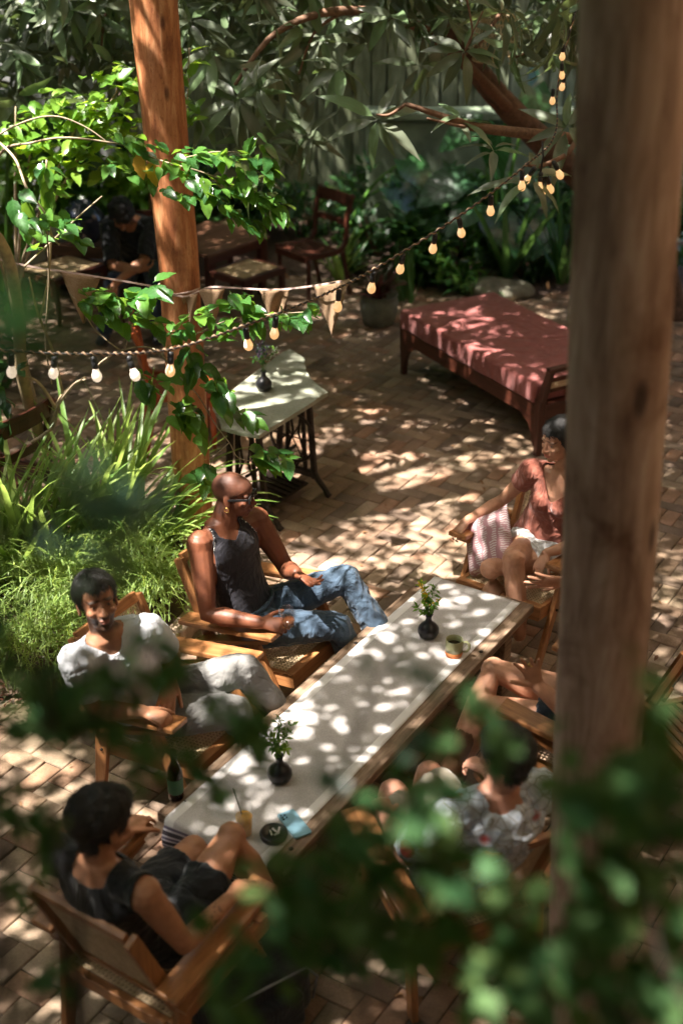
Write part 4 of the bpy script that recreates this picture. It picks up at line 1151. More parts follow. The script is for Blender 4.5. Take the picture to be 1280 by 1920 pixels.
def head(b, c, H, s=1.0, fem=0):
    c = V(c)
    def E(p, r_, rot=None): b.ell(c + H @ (V(p) * s), tuple(q * s for q in r_), H @ rot if rot is not None else H, 28)
    E((-.012, 0, .034), (.097, .0735, .083)); E((.030, 0, -.018), (.062, .060, .086)); E((.02, 0, .045), (.077, .063, .058))
    E((.040, 0, -.070), (.046, .046 - .004 * fem, .036)); E((.070, 0, -.091), (.018, .020, .016)); E((.005, 0, -.055), (.055, .055, .045))
    for y in (-1, 1):
        E((.066, y * .042, -.020), (.022, .020, .020)); E((.079, y * .029, .024), (.014, .024, .009)); E((.072, y * .031, .003), (.016, .017, .011))
        E((-.006, y * .077, -.008), (.018, .008, .032), Matrix.Rotation(-.2, 3, 'Y')); E((.0, y * .077, -.028), (.011, .008, .013))
        E((.103, y * .0115, -.030), (.010, .008, .008))
    b.cap([c + H @ (V((.090, 0, .014)) * s), c + H @ (V((.101, 0, -.008)) * s), c + H @ (V((.112, 0, -.027)) * s)], [.0085 * s, .0095 * s, .0125 * s], 10)
    E((.093, 0, -.0535), (.012, .025, .0065)); E((.091, 0, -.0645), (.012, .021, .0075)); E((.082, 0, -.045), (.012, .024, .014))

def hand(b, w, d, nrm, curl=(.3, .35, .4, .45), spread=.12, thumb=(.5, .35), s=1.0, side=1, r0=.0085):
    """w wrist, d finger direction, nrm back-of-hand normal; side +1 puts the thumb on the +lateral side"""
    w = V(w); d = V(d).normalized(); nrm = V(nrm); nrm = (nrm - d * nrm.dot(d)).normalized(); lat_ = nrm.cross(d) * side
    pl = .092 * s
    b.loft([(w, .026 * s, .019 * s, lat_), (w + d * .03 * s, .030 * s, .017 * s, lat_), (w + d * .065 * s, .038 * s, .015 * s, lat_), (w + d * pl, .040 * s, .012 * s, lat_)], 14)
    fl = (.074, .083, .076, .060); offs = (.029, .0095, -.0105, -.029); tips = []
    for i in range(4):
        p = w + d * (pl - (.004, 0, .004, .012)[i] * s) + lat_ * offs[i] * s
        ang = spread * (1.5 - i) ; dd = (d * math.cos(ang) + lat_ * math.sin(ang)).normalized(); c = curl[i]; pts = [p - dd * .02 * s]; rs = [r0 * 1.12 * s]; pts.append(p); rs.append(r0 * 1.08 * s)
        a = 0
        for q, (fr, rr) in enumerate(((.45, 1.0), (.30, .93), (.25, .82))):
            a += c * (1.0, 1.15, .8)[q]
            dv = dd * math.cos(a) - nrm * math.sin(a); p = p + dv * fl[i] * fr * s; pts.append(p); rs.append(r0 * rr * s)
        b.cap(pts, rs, 10); tips.append(p)
    base = w + d * .022 * s + lat_ * .022 * s; t0, t1 = thumb
    d1 = (d * math.cos(t0) + lat_ * math.sin(t0) - nrm * .35).normalized(); k1 = base + d1 * .045 * s
    d2 = (d1 - nrm * t1 * .6 + d * .3).normalized(); k2 = k1 + d2 * .034 * s; d3 = (d2 - nrm * t1 * .5).normalized(); k3 = k2 + d3 * .026 * s
    b.cap([base - d1 * .01, base, k1, k2, k3], [q * s for q in (.014, .015, .0115, .0105, .0088)], 10)
    return tips

def limb(b, a, m, c, r_, n=14):
    a, m, c = V(a), V(m), V(c)
    b.cap([a, a.lerp(m, .35), a.lerp(m, .7), m, m.lerp(c, .3), m.lerp(c, .65), c], r_, n)

def person_body(b, j, s=1.0, fem=0, legs=True, feet=True, neck_r=.052, lg=1.0, hs=None):
    H = rotm(*j['hrot']); hc = V(j['head']); P_ = {k: V(v) for k, v in j.items() if k not in ('hrot',) and hasattr(v, '__len__')}
    head(b, hc, H, hs or s, fem)
    nb = P_['neck']; ll = (P_['shL'] - P_['shR']).normalized(); hl = (P_['hipL'] - P_['hipR']).normalized(); pel = P_['pel']
    b.cap([nb + (pel - nb) * .06, nb.lerp(hc, .35), hc + H @ V((-.02, 0, -.05))], [neck_r * 1.22, neck_r, neck_r * .98], 16)
    up = nb - pel
    def S(t, a, bb): return (pel + up * t + j.get('bow', V((0, 0, 0))) * math.sin(math.pi * min(1, max(0, t))), a * s, bb * s, hl.lerp(ll, min(1, max(0, t))))
    if fem: T = [S(-.14, .15, .10), S(.0, .165, .115), S(.22, .135, .10), S(.42, .122, .092), S(.62, .135, .105), S(.78, .148, .105), S(.89, .14, .08), S(.97, .085, .062)]
    else: T = [S(-.14, .150, .10), S(.0, .162, .118), S(.22, .152, .110), S(.42, .152, .108), S(.62, .170, .116), S(.78, .182, .118), S(.89, .165, .094), S(.97, .105, .072)]
    b.loft(T, 24)
    bk = ll.cross(up.normalized())  # points backward or forward
    for sd in 'RL':
        sh = P_['sh' + sd]
        b.cap([nb.lerp(sh, .15) - up * .06, nb.lerp(sh, .6) - up * .03, sh], [.056 * s * (1 - .1 * fem), .055 * s * (1 - .1 * fem), .054 * s * (1 - .1 * fem)], 12)
        b.ell(sh, [q * s * (1 - .14 * fem) for q in (.064, .064, .066)])
        g = 1 - .16 * fem
        limb(b, sh, P_['el' + sd], P_['wr' + sd], [q * s * g for q in (.058, .054, .046, .042, .045, .036, .029)])
    if legs:
        for sd in 'RL':
            g = (1 + .02 * fem) * lg
            limb(b, P_['hip' + sd], P_['kn' + sd], P_['an' + sd], [q * s * g for q in (.086, .083, .070, .060, .058, .052, .038)], 16)
            b.ell(P_['kn' + sd] + V((0, 0, .004)), .056 * s * lg)
            if feet and ('toe' + sd) in P_:
                an = P_['an' + sd]; to = P_['toe' + sd]; dd = (to - an).normalized()
                b.loft([(an - dd * .03 + V((0, 0, -.02)), .032, .034, (0, 0, 1)), (an.lerp(to, .4) + V((0, 0, -.01)), .030, .036, (0, 0, 1)), (to, .018, .040, (0, 0, 1))], 14)
    return H, hc, P_

def head_local(co, hc, H, s=1.0):
    Hi = np.array(H.transposed()); return ((co - np.array(hc)) @ Hi.T) / s
def skin_cols(co, hc, H, base, lips, s=1.0, stubble=0.0, brow=(.02, .015, .012), seed=1, browm=1.0):
    base = np.array(base); c = np.tile(base, (len(co), 1)) * (1 + .06 * nz(co, 30, seed))[:, None]
    L = head_local(co, hc, H, s); x, y, z = L.T
    fr = x > .055
    def mixin(w, colr): 
        nonlocal c
        c = c * (1 - w[:, None]) + np.array(colr) * w[:, None]
    lip = fr * np.clip(1.6 - ((y / .024) ** 2 + ((z + .059) / .0105) ** 2), 0, 1) * (x > .085); mixin(lip * .85, lips)
    for q in (-1, 1):
        bw = fr * np.clip(1.8 - (((y - q * .030) / .021) ** 2 + ((z - .029 + .12 * (abs(y) - .03) * 1) / .0055) ** 2), 0, 1); mixin(bw * .9 * browm, brow)
        eye = fr * np.clip(1.5 - (((y - q * .031) / .016) ** 2 + ((z - .006) / .0075) ** 2), 0, 1); mixin(eye * .55, base * .45)  # eye sockets darkened, shade painted into the skin colour
    if stubble:
        st = np.clip((-z - .030) / .02, 0, 1) * (x > .0) * (abs(L).max(axis=1) < .14) * np.clip((z + .13) / .02, 0, 1)
        mus = fr * np.clip(1.6 - ((y / .026) ** 2 + ((z + .043) / .007) ** 2), 0, 1)
        st = np.maximum(st * (1 - lip), mus); mixin(np.clip(st * stubble, 0, 1), (.03, .02, .016))
    return c
def hair_mask(co, hc, H, s=1.0, front=.058, side=-.025, back=-.065, fx=.055):
    L = head_local(co, hc, H, s); x, y, z = L.T
    line = np.where(x > fx, front + 0 * x, np.where(x > .012, front + (side - front) * (fx - x) / (fx - .012), np.where(x > -.035, side, back)))
    return (z > line) & (np.abs(L).max(axis=1) < .16) & ~((abs(y) > .0715) & (z < .028) & (abs(x) < .035))

def hair_shell(t, name, co, no, fc, hc, H, s, th, mat, front=.058, side=-.025, back=-.065, fx=.055, rough=.003, fr=90, slope=.5, strands=2600, slen=.022, flow=(-.5, 0, -.8)):
    L = head_local(co, hc, H, s); x, y, z = L.T
    zz = z + .006 * nz(co, 120, 2) + .005 * nz(co, 60, 4)
    line = np.where(x > fx, front, np.where(x > .012, front + (side - front) * (fx - x) / (fx - .012), np.where(x > -.035, side, back)))
    m = zz - line
    keep = (m > 0) & (np.abs(L).max(axis=1) < .16) & ~((abs(y) > .0715) & (z < .028) & (abs(x) < .035))
    off = np.minimum(np.clip(m * slope, .0008, None), th * (.45 + .55 * np.clip((z + .02) / .07, 0, 1))) + rough * nz(co, fr, 3) * np.clip(m / .02, 0, 1) + rough * .6 * nz(co, fr * 2.2, 7) * np.clip(m / .02, 0, 1)
    o = shell(name, co + no * off[:, None], no, fc, keep, .0012, mat, t, 0, 1, 1, 0, 1)
    # loose strands lying over the cap of hair
    idx = np.nonzero(keep)[0]; r_ = np.random.RandomState(len(idx)); pick = idx[r_.randint(0, len(idx), strands)]
    Hm = np.array(H); p = (co + no * off[:, None])[pick] + no[pick] * .0008; nn = no[pick]
    fl = Hm @ np.array(flow, float); d = fl[None] + r_.normal(0, .45, (strands, 3)); d -= nn * (d * nn).sum(1)[:, None]; d /= np.linalg.norm(d, axis=1)[:, None] + 1e-6
    sd = np.cross(d, nn); ln = r_.uniform(.5, 1.1, strands)[:, None] * slen; w = .0010
    q0, q1 = p + sd * w, p - sd * w; m0, m1 = p + d * ln * .55 + nn * .0035 + sd * w, p + d * ln * .55 + nn * .0035 - sd * w; e = p + d * ln + nn * r_.uniform(-.002, .006, (strands, 1)); e1 = e + sd * .0002
    vs = np.stack([q0, q1, m1, m0, e1, e], 1).reshape(-1, 3); f = np.array([(0, 1, 2, 3), (3, 2, 5, 4)]); F_ = (f[None] + (np.arange(strands) * 6)[:, None, None]).reshape(-1, 4)
    link('hair_strands', np_mesh('hair_strands', vs, F_, mat, True), None, t, kind='stuff'); return o
def eyes(t, hc, H, s=1.0, look=(0, 0), openn=.0065, lid=.9):
    for q in (-1, 1):
        b = Blob(); b.ell((0, 0, 0), (.009, .0125, openn)); me = bpy.data.meshes.new('eye'); me.from_pydata(b.v, [], b.f); me.update()
        for p in me.polygons: p.use_smooth = True
        o = link('eye', me, M['eye_white_shaded'], t); me.transform(Matrix.Translation(V(hc) + H @ (V((.0775, q * .031, .0040)) * s)) @ H.to_4x4())
        b = Blob(); b.ell((0, 0, 0), (.004, .0058, min(openn, .0058))); m2 = bpy.data.meshes.new('iris'); m2.from_pydata(b.v, [], b.f); m2.update()
        m2.transform(Matrix.Translation(V(hc) + H @ (V((.0838, q * .031 + look[0], .0040 + look[1])) * s)) @ H.to_4x4()); link('iris', m2, M['eye_dark'], o)

def finish_body(t, b, vox, cols, name='body'):
    co, no, fc = b.remesh(vox, 2)
    return co, no, fc
def rel(P_, a, b_, c=(0, 0, 0)): return V(a).lerp(V(b_), .5)

def tcoord(co, P_):
    """torso coordinates: t 0 at pelvis .. 1 at neck base, lateral metres, forward metres"""
    pel = np.array(P_['pel']); nb = np.array(P_['neck']); up = nb - pel; L = np.linalg.norm(up); upn = up / L
    lt = np.array(P_['shL'] - P_['shR']); lt = lt - upn * lt.dot(upn); lt /= np.linalg.norm(lt); fw = np.cross(lt, upn)
    d = co - pel
    return d @ upn / L, d @ lt, d @ fw
def seg_d(co, a, b_):
    a = np.array(a); b_ = np.array(b_); ab = b_ - a; t = np.clip(((co - a) @ ab) / (ab @ ab), 0, 1)
    return np.linalg.norm(co - (a + t[:, None] * ab), axis=1), ((co - a) @ ab) / (ab @ ab)
def clothes_blob(t, name, b, vox, mat, wr, wf, seed, sm=1, th=None, colr=None):
    co, no, fc = b.remesh(vox, sm)
    a_ = nz(co * np.array([1, 1, .55]), wf * .8, seed); b_ = nz(co * np.array([.8, 1, .6]), wf * 1.7, seed + 5)
    w = ((1 - 3.0 * np.abs(a_)) * wr * .75 + (1 - 3 * np.abs(b_)) * wr * .45)
    co2 = co + no * w[:, None]
    o = link(name, np_mesh(name, co2, fc, mat, True), None, t); return o
def arm_zone(co, P_, r_=.085):
    z = np.zeros(len(co), bool)
    for sd in 'RL':
        e, w = P_['el' + sd], P_['wr' + sd]; d_, t_ = seg_d(co, e, w + (w - e) * .9); z |= (d_ < r_) & (t_ > -.15)
        d_, t_ = seg_d(co, e, w); z |= (np.linalg.norm(co - np.array(w), axis=1) < .22) & (t_ > .6) & (d_ < .16)
    return z
def armfade(co, P_):
    d1, t1 = seg_d(co, P_['shR'], P_['elR']); d2, t2 = seg_d(co, P_['shL'], P_['elL']); return d1, t1, d2, t2
def at_root(t, base):
    """move a finished person so that the Empty stands at its base point"""
    base = V(base)
    def sh(o):
        for ch in o.children:
            if ch.type == 'MESH': ch.data.transform(Matrix.Translation(-base))
            sh(ch)
    sh(t); t.location = base

VX = .0055
# ---- 1: man in the black tank top --------------------------------------------------
def man_tank():
    t = empty('person', (0, 0, 0), 0, 'bald man in black tank top, blue jeans and sunglasses, sitting cross legged holding a glass', 'person')
    j = dict(head=(-.505, 5.578, 1.135), hrot=(-14, 4, 0), neck=(-.565, 5.545, .990), shR=(-.655, 5.44, 0.947), shL=(-.405, 5.665, 0.952),
             elR=(-.618, 5.30, .655), wrR=(-.372, 5.205, .668), elL=(-.262, 5.63, .700), wrL=(-.212, 5.43, .800),
             pel=(-.44, 5.53, .495), hipR=(-.42, 5.43, .49), hipL=(-.35, 5.62, .49), knR=(-.02, 5.42, .515), knL=(.02, 5.62, .665), anR=(.10, 5.55, .12), anL=(.22, 5.55, .33), bow=V((-.02, .01, 0)))
    b = Blob(); H, hc, P_ = person_body(b, j, 1.04, neck_r=.058, lg=.78, hs=.95)
    hand(b, P_['wrR'], (.97, -.12, -.04), (-.1, -.55, .8), (.55, .6, .65, .7), .05, (.9, .3), 1.0, 1)
    hand(b, P_['wrL'], (.62, -.62, -.08), (-.25, -.15, -1), (.12, .2, .3, .42), .20, (.8, .2), 1.0, 1)
    co, no, fc = b.remesh(.005, 2)
    base = (.17, .060, .030)
    c = skin_cols(co, hc, H, base, (.12, .045, .04), .95, brow=(.03, .015, .01))
    hm = hair_mask(co, hc, H, front=.052, side=-.01, back=-.07); c[hm] = c[hm] * .55 + np.array([.03, .02, .018]) * .45
    link('body', np_mesh('body', co, fc, M['skin'], True, colr=c), None, t)
    tt, lt, fw = tcoord(co, P_); d1, t1, d2, t2 = armfade(co, P_)
    ax = np.abs(lt)
    neckline = .93 + .0 * ax
    wid = np.where(tt > .62, .190 - (tt - .62) * .25, .23)
    keep = ~arm_zone(co, P_) & (tt > .10) & (ax < wid) & (tt < np.where(ax < .060, np.where(fw > 0, .885 + ax * 1.3, .96), 1.06)) & (fw < .17) & ~((t1 > .14) & (d1 < .062)) & ~((t2 > .14) & (d2 < .062))
    M['tank'] = fabric('black_ribbed_jersey', (.017, .016, .022), .15, bstr=.35, rough=.65, wr=12)
    shell('tank_top', co, no, fc, keep, .006, M['tank'], t, .003, 22, 2, .004, 10)
    # white chain stitching along the armholes
    M['stitch'] = simple('white_stitch', (.5, .5, .48), .7)
    for q in (-1, 1):
        e = keep & (ax > wid - .013) & (tt > .66) & (lt * q > 0) & (fw > -.03)
        shell('armhole_trim', co, no, fc, e, .0085, M['stitch_mat'], t, 0, 20, 2, .001, 2)
    # jeans
    b = Blob(); P2 = P_
    b.loft([(P2['pel'] + (P2['neck'] - P2['pel']) * .155, .150, .118, P2['hipL'] - P2['hipR']), (P2['pel'], .172, .130, P2['hipL'] - P2['hipR']), (P2['pel'] + V((.05, -.03, -.05)), .165, .10, P2['hipL'] - P2['hipR'])], 22, False)
    for sd, dz in (('R', 0), ('L', .0)):
        hp, kn, an = P2['hip' + sd], P2['kn' + sd], P2['an' + sd]
        b.cap([hp, hp.lerp(kn, .5), kn.lerp(hp, .08), kn], [.100, .085, .070, .066], 18)
        b.cap([kn, kn.lerp(an, .3), kn.lerp(an, .7), an + (an - kn).normalized() * .03], [.066, .064, .068, .078], 18, 1, (0, 0, 1), False)
    M['denim'] = denim()
    clothes_blob(t, 'jeans', b, .0065, M['denim'], .0042, 34, 4, 2)
    b = Blob()
    for sd in 'RL':
        an = P2['an' + sd]; dn = (an - P2['kn' + sd]).normalized(); b.loft([(an + dn * .03, .036, .045, (1, 0, 0)), (an + dn * .06 + V((.06, -.02, -.01)), .035, .042, (0, 0, 1)), (an + dn * .07 + V((.15, -.05, -.01)), .022, .038, (0, 0, 1))], 14)
    clothes_blob(t, 'shoes', b, .007, M['black_plastic'], 0, 10, 1, 2)
    # belt loops / waistband
    w = []
    for k in range(25):
        a = 2 * math.pi * k / 24; up = (P2['neck'] - P2['pel']).normalized(); u, w_ = ortho(up, P2['hipL'] - P2['hipR'])
        w.append(P2['pel'] + up * .078 + u * .156 * math.cos(a) + w_ * .124 * math.sin(a))
    MB().tube(w, .013, 8, False).build('waistband', M['denim'], t)
    # sunglasses
    sgm = MB()
    def hp_(x, y, z): return hc + H @ (V((x, y, z)) * .96)
    for q in (-1, 1):
        sgm.loftpts = None
        sgm.box(hp_(.098, q * .032, .010), (.006, .052, .030), H @ Matrix.Rotation(-.1 * q, 3, 'Z') @ Matrix.Rotation(R(-8), 3, 'Y'))
        sgm.bar(hp_(.094, q * .058, .016), hp_(.0, q * .083, .008), .004, .012, H @ V((0, 1, 0)))
    sgm.bar(hp_(.103, -.012, .016), hp_(.103, .012, .016), .006, .006, H @ V((1, 0, 0)))
    g_ = sgm.build('sunglasses', M['black_plastic'], t, .002)
    mb = MB()
    for q in (-1, 1): mb.box(hp_(.1015, q * .032, .010), (.003, .044, .023), H @ Matrix.Rotation(-.1 * q, 3, 'Z') @ Matrix.Rotation(R(-8), 3, 'Y'))
    mb.build('lenses', M['lens'], g_, .001)
    for q in (-1, 1):
        c_ = hp_(-.004, q * .081, -.045); MB().tube([c_ + H @ V((.011 * math.cos(a * .6283), 0, .012 * math.sin(a * .6283))) for a in range(11)], .0028, 6, False).build('hoop_earring', M['gold'], t)
    for (w_, d_) in ((P_['wrR'], (.97, -.12, -.04)), (P_['wrL'], (.62, -.62, -.08))):
        c_ = V(w_) + V(d_).normalized() * .112 + V((0, 0, -.004)); dd = V(d_).normalized(); u, v_ = ortho(dd, V((0, 0, 1)))
        MB().tube([c_ + u * .0105 * math.cos(a * .6283) + v_ * .0105 * math.sin(a * .6283) for a in range(11)], .0022, 6, False).build('ring', M['gold'], t)
    at_root(t, (-.30, 5.52, 0))
    # the glass he holds
    gp = P_['wrR'] + V((.135, -.025, .012))
    gl = empty('drink_glass', (gp.x, gp.y, gp.z - .012), 0, 'faceted glass of amber drink held by the man in the tank top', 'glass')
    gl.rotation_euler = (R(8), R(-8), 0)
    MB().lathe([(.026, 0), (.030, .003), (.035, .098), (.0335, .098), (.028, .008), (.001, .008)], n=12).build('tumbler', M['glass'], gl)
    MB().lathe([(.001, .009), (.027, .009), (.029, .035), (.001, .036)], n=12).build('drink', M['liquor'], gl)
def denim():
    m, nt, b = nodes('blue_denim'); v = obj_vec(nt)
    n1 = noise_tex(nt, 7, 4, .6, v, .5); n2 = noise_tex(nt, 300, 2, .7, obj_vec(nt, (1, 1, .3)))
    c = ramp(nt, [(.3, (.024, .044, .075)), (.55, (.045, .078, .122)), (.72, (.085, .13, .18))], n1)
    c = mixc(nt, c, ramp(nt, [(.3, (.8, .8, .8)), (.7, (1.15, 1.15, 1.15))], n2), .8, 'MULTIPLY')
    nt.links.new(c, b.inputs['Base Color']); b.inputs['Roughness'].default_value = .85; b.inputs['Sheen Weight'].default_value = .15
    bump(nt, noise_tex(nt, 11, 4, .55, obj_vec(nt, (1, 1, .6)), 1.5), .7, .03, b); return m
def stitchm():
    m, nt, b = nodes('stitch_band'); v = obj_vec(nt)
    vo = N(nt, 'ShaderNodeTexVoronoi'); nt.links.new(v, vo.inputs[0]); vo.inputs['Scale'].default_value = 110
    nt.links.new(ramp(nt, [(.35, (.55, .54, .52)), (.5, (.03, .03, .03))], vo.outputs['Distance']), b.inputs['Base Color']); b.inputs['Roughness'].default_value = .7
    return m
M['stitch_mat'] = stitchm()
man_tank()

# ---- 2: man in the white t-shirt ---------------------------------------------------
def tee(t, P_, mat, r_arm=.066, frac=.62, seed=3, wr=.006, low=-.05, scale=1.0, fem=0, vneck=None, hem_out=.012, name='t_shirt', ss=1.0):
    b = Blob(); pel, nb = P_['pel'], P_['neck']; up = nb - pel; ll = (P_['shL'] - P_['shR']).normalized(); hl = (P_['hipL'] - P_['hipR']).normalized()
    bow = P_.get('bow', V((0, 0, 0)))
    def S(q, a, bb): return (pel + up * q + bow * math.sin(math.pi * min(1, max(0, q))), a * scale, bb * scale, hl.lerp(ll, min(1, max(0, q))))
    if fem: T = [S(low, .172, .128), S(.15, .158, .122), S(.42, .142, .112), S(.62, .150, .124), S(.78, .160, .120), S(.89, .150, .092), S(.965, .098, .072)]
    else: T = [S(low, .180, .140), S(.15, .172, .132), S(.42, .166, .125), S(.62, .176, .131), S(.78, .186, .130), S(.89, .180, .108), S(.965, .118, .084)]
    b.loft(T, 26, False)
    if fem:
        upn = up.normalized(); fwd = ll.cross(upn)
        for y in (-1, 1): b.ell(pel.lerp(nb, .66) + ll * .058 * y + fwd * .072, (.060, .060, .064))
    for sd in 'RL':
        sh, el = P_['sh' + sd], P_['el' + sd]
        b.cap([nb.lerp(sh, .2) - up * .055, nb.lerp(sh, .65) - up * .025, sh + V((0, 0, .0))], [.070 * ss, .071 * ss, .079 * ss], 14)
        q = sh.lerp(el, frac); b.cap([sh, sh.lerp(el, frac * .5), q], [.081 * ss, max(.075 * ss, r_arm), max(.070 * ss, r_arm)], 16, 1, (0, 0, 1), False)
    co, no, fc = b.remesh(.006, 2)
    tt, lt, fw = tcoord(co, P_)
    nr = .064
    cut = (np.hypot(lt, fw * .9 - (.008 if vneck is None else .015)) < nr) & (tt > .90)
    if vneck: cut |= (fw > 0) & (np.abs(lt) < (tt - vneck) * .42) & (tt > vneck)
    cut |= tt < low + .005
    # open the sleeve ends
    for sd in 'RL':
        sh, el = P_['sh' + sd], P_['el' + sd]; d_, t_ = seg_d(co, sh, el)
        cut |= (t_ > frac - .008) & (d_ < max(.070 * ss, r_arm) * .9) & (d_ > -1) & (t_ < frac + .1)
    keep = ~cut
    return shell(name, co, no, fc, keep, 0, mat, t, wr, 17, seed, .003, 8)
def man_white():
    t = empty('person', (0, 0, 0), 0, 'bearded young man in white t-shirt and grey trousers, looking up from his lounge chair', 'person')
    j = dict(head=(-.985, 4.625, 1.140), hrot=(-66, -14, 4), neck=(-.965, 4.60, .985), shR=(-1.065, 4.50, 0.937), shL=(-.805, 4.70, 0.947),
             elR=(-1.03, 4.56, .655), wrR=(-.815, 4.53, .665), elL=(-.735, 4.89, .70), wrL=(-.722, 4.70, .715),
             pel=(-.83, 4.82, .495), hipR=(-.865, 4.72, .49), hipL=(-.785, 4.90, .49), knR=(-.46, 4.72, .53), knL=(-.425, 4.855, .655), anR=(-.40, 4.92, .12), anL=(-.235, 4.93, .30), bow=V((-.02, .01, 0)))
    b = Blob(); H, hc, P_ = person_body(b, j, 1.0, lg=.8)
    hand(b, P_['wrR'], (.80, -.30, -.10), (-.1, -.2, 1), (.8, .85, .9, .95), .03, (.7, .6), 1.0, 1)
    tips = hand(b, P_['wrL'], (-.10, -.62, -.60), (.25, -.65, .6), (.15, .12, .15, .25), .10, (.6, .2), 1.0, 1)
    co, no, fc = b.remesh(.005, 2)
    c = skin_cols(co, hc, H, (.36, .17, .095), (.34, .13, .10), stubble=.82)
    link('body', np_mesh('body', co, fc, M['skin'], True, colr=c), None, t)
    eyes(t, hc, H, look=(-.001, 0))
    hm = hair_mask(co, hc, H, front=.060, side=-.012, back=-.05)
    L = head_local(co, hc, H); L2 = L[:, 2]
    hair_shell(t, 'hair', co, no, fc, hc, H, 1.0, .016, M['hair'], .062, -.012, -.05)
    M['white_tee'] = fabric('white_jersey', (.56, .57, .60), .05, bstr=.35, wr=9)
    P_['bow'] = j['bow']; tee(t, P_, M['white_tee'], .070, .66, 3)
    M['grey_pants'] = fabric('grey_cotton', (.17, .165, .158), .10, bstr=.35, wr=8)
    b = Blob()
    b.loft([(P_['pel'] + (P_['neck'] - P_['pel']) * .12, .152, .12, P_['hipL'] - P_['hipR']), (P_['pel'], .17, .128, P_['hipL'] - P_['hipR']), (P_['pel'] + V((.05, -.03, -.05)), .165, .10, P_['hipL'] - P_['hipR'])], 22, False)
    for sd in 'RL':
        hp, kn, an = P_['hip' + sd], P_['kn' + sd], P_['an' + sd]
        b.cap([hp, hp.lerp(kn, .5), kn.lerp(hp, .08), kn], [.10, .090, .078, .073], 18)
        b.cap([kn, kn.lerp(an, .4), an], [.073, .066, .058], 18, 1, (0, 0, 1), False)
    clothes_blob(t, 'trousers', b, .007, M['grey_pants'], .0032, 30, 7, 2)
    b = Blob()
    for sd in 'RL':
        an = P_['an' + sd]; b.loft([(an + V((0, 0, -.03)), .034, .045, (1, 0, 0)), (an + V((.05, .04, -.06)), .034, .040, (0, 0, 1)), (an + V((.14, .06, -.075)), .022, .038, (0, 0, 1))], 14)
    clothes_blob(t, 'shoes', b, .008, M['black_plastic'], 0, 10, 1, 2)
    w = P_['wrL']; dn = (w - P_['elL']).normalized(); u, v_ = ortho(dn, V((0, 0, 1)))
    MB().tube([w - dn * .012 + u * .0315 * math.cos(a * .5236) + v_ * .0315 * math.sin(a * .5236) for a in range(13)], .0075, 6, False).build('watch_strap', M['black_plastic'], t)
    at_root(t, (-.72, 4.80, 0))
man_white()

# ---- 3: person seen from behind ----------------------------------------------------
def person_behind():
    t = empty('person', (0, 0, 0), 0, 'person with short black hair and sleeveless black top, seen from behind at the table end', 'person')
    j = dict(head=(-.765, 3.315, 1.125), hrot=(48, 14, 0), neck=(-.785, 3.29, .975), shR=(-.625, 3.20, 0.937), shL=(-.925, 3.375, 0.937),
             elR=(-.52, 3.265, .655), wrR=(-.385, 3.46, .662), elL=(-.90, 3.62, .68), wrL=(-.78, 3.80, .665),
             pel=(-.665, 3.50, .495), hipR=(-.575, 3.46, .49), hipL=(-.735, 3.56, .49), knR=(-.400, 3.78, .655), knL=(-.555, 3.86, .52), anR=(-.24, 3.72, .32), anL=(-.50, 3.98, .11), bow=V((-.03, -.03, 0)))
    b = Blob(); H, hc, P_ = person_body(b, j, 1.0, .5, neck_r=.05)
    hand(b, P_['wrR'], (.45, .75, -.02), (.1, 0, 1), (.3, .3, .35, .4), .08, (.6, .3), .95, -1)
    hand(b, P_['wrL'], (.4, .8, -.05), (0, 0, 1), (.4, .4, .45, .5), .06, (.6, .3), .95, -1)
    co, no, fc = b.remesh(VX, 2)
    c = skin_cols(co, hc, H, (.40, .19, .105), (.3, .13, .1))
    d_, t_ = seg_d(co, P_['elR'], P_['wrR'])   # forearm tattoo
    ink = (d_ < .06) & (t_ > .25) & (t_ < .75) & (no[:, 2] > -.1) & (nz(co, 150, 4) > .30); c[ink] *= .45
    link('body', np_mesh('body', co, fc, M['skin'], True, colr=c), None, t)
    hair_shell(t, 'hair', co, no, fc, hc, H, 1.0, .021, M['hair'], .048, -.035, -.080, .055, .004, 70, .7)
    tt, lt, fw = tcoord(co, P_); d1, t1, d2, t2 = armfade(co, P_); ax = np.abs(lt)
    M['black_jersey'] = fabric('black_cotton', (.016, .017, .019), .15, bstr=.4, rough=.75)
    keep = ~arm_zone(co, P_) & (tt > -.25) & (ax < np.where(tt > .6, .200 - (tt - .6) * .04, .24)) & (tt < np.where(ax < .068, np.where(fw > 0, .88, .985), 1.08)) & (fw < .15) & (fw > -.2) & (tt > -.15) & ~((t1 > .10) & (d1 < .070)) & ~((t2 > .10) & (d2 < .070))
    shell('sleeveless_top', co, no, fc, keep, .012, M['black_jersey'], t, .006, 17, 2, .004, 10)
    b = Blob()
    b.loft([(P_['pel'] + V((0, 0, .10)), .165, .13, P_['hipL'] - P_['hipR']), (P_['pel'], .18, .135, P_['hipL'] - P_['hipR']), (P_['pel'] + V((.04, .05, -.05)), .17, .10, P_['hipL'] - P_['hipR'])], 22, False)
    for sd, fr in (('R', .62), ('L', .75)):
        hp, kn = P_['hip' + sd], P_['kn' + sd]; b.cap([hp, hp.lerp(kn, fr * .5), hp.lerp(kn, fr)], [.105, .098, .092], 18, 1, (0, 0, 1), False)
    clothes_blob(t, 'shorts', b, .007, M['black_jersey'], .006, 20, 4, 2)
    at_root(t, (-.62, 3.52, 0))
person_behind()

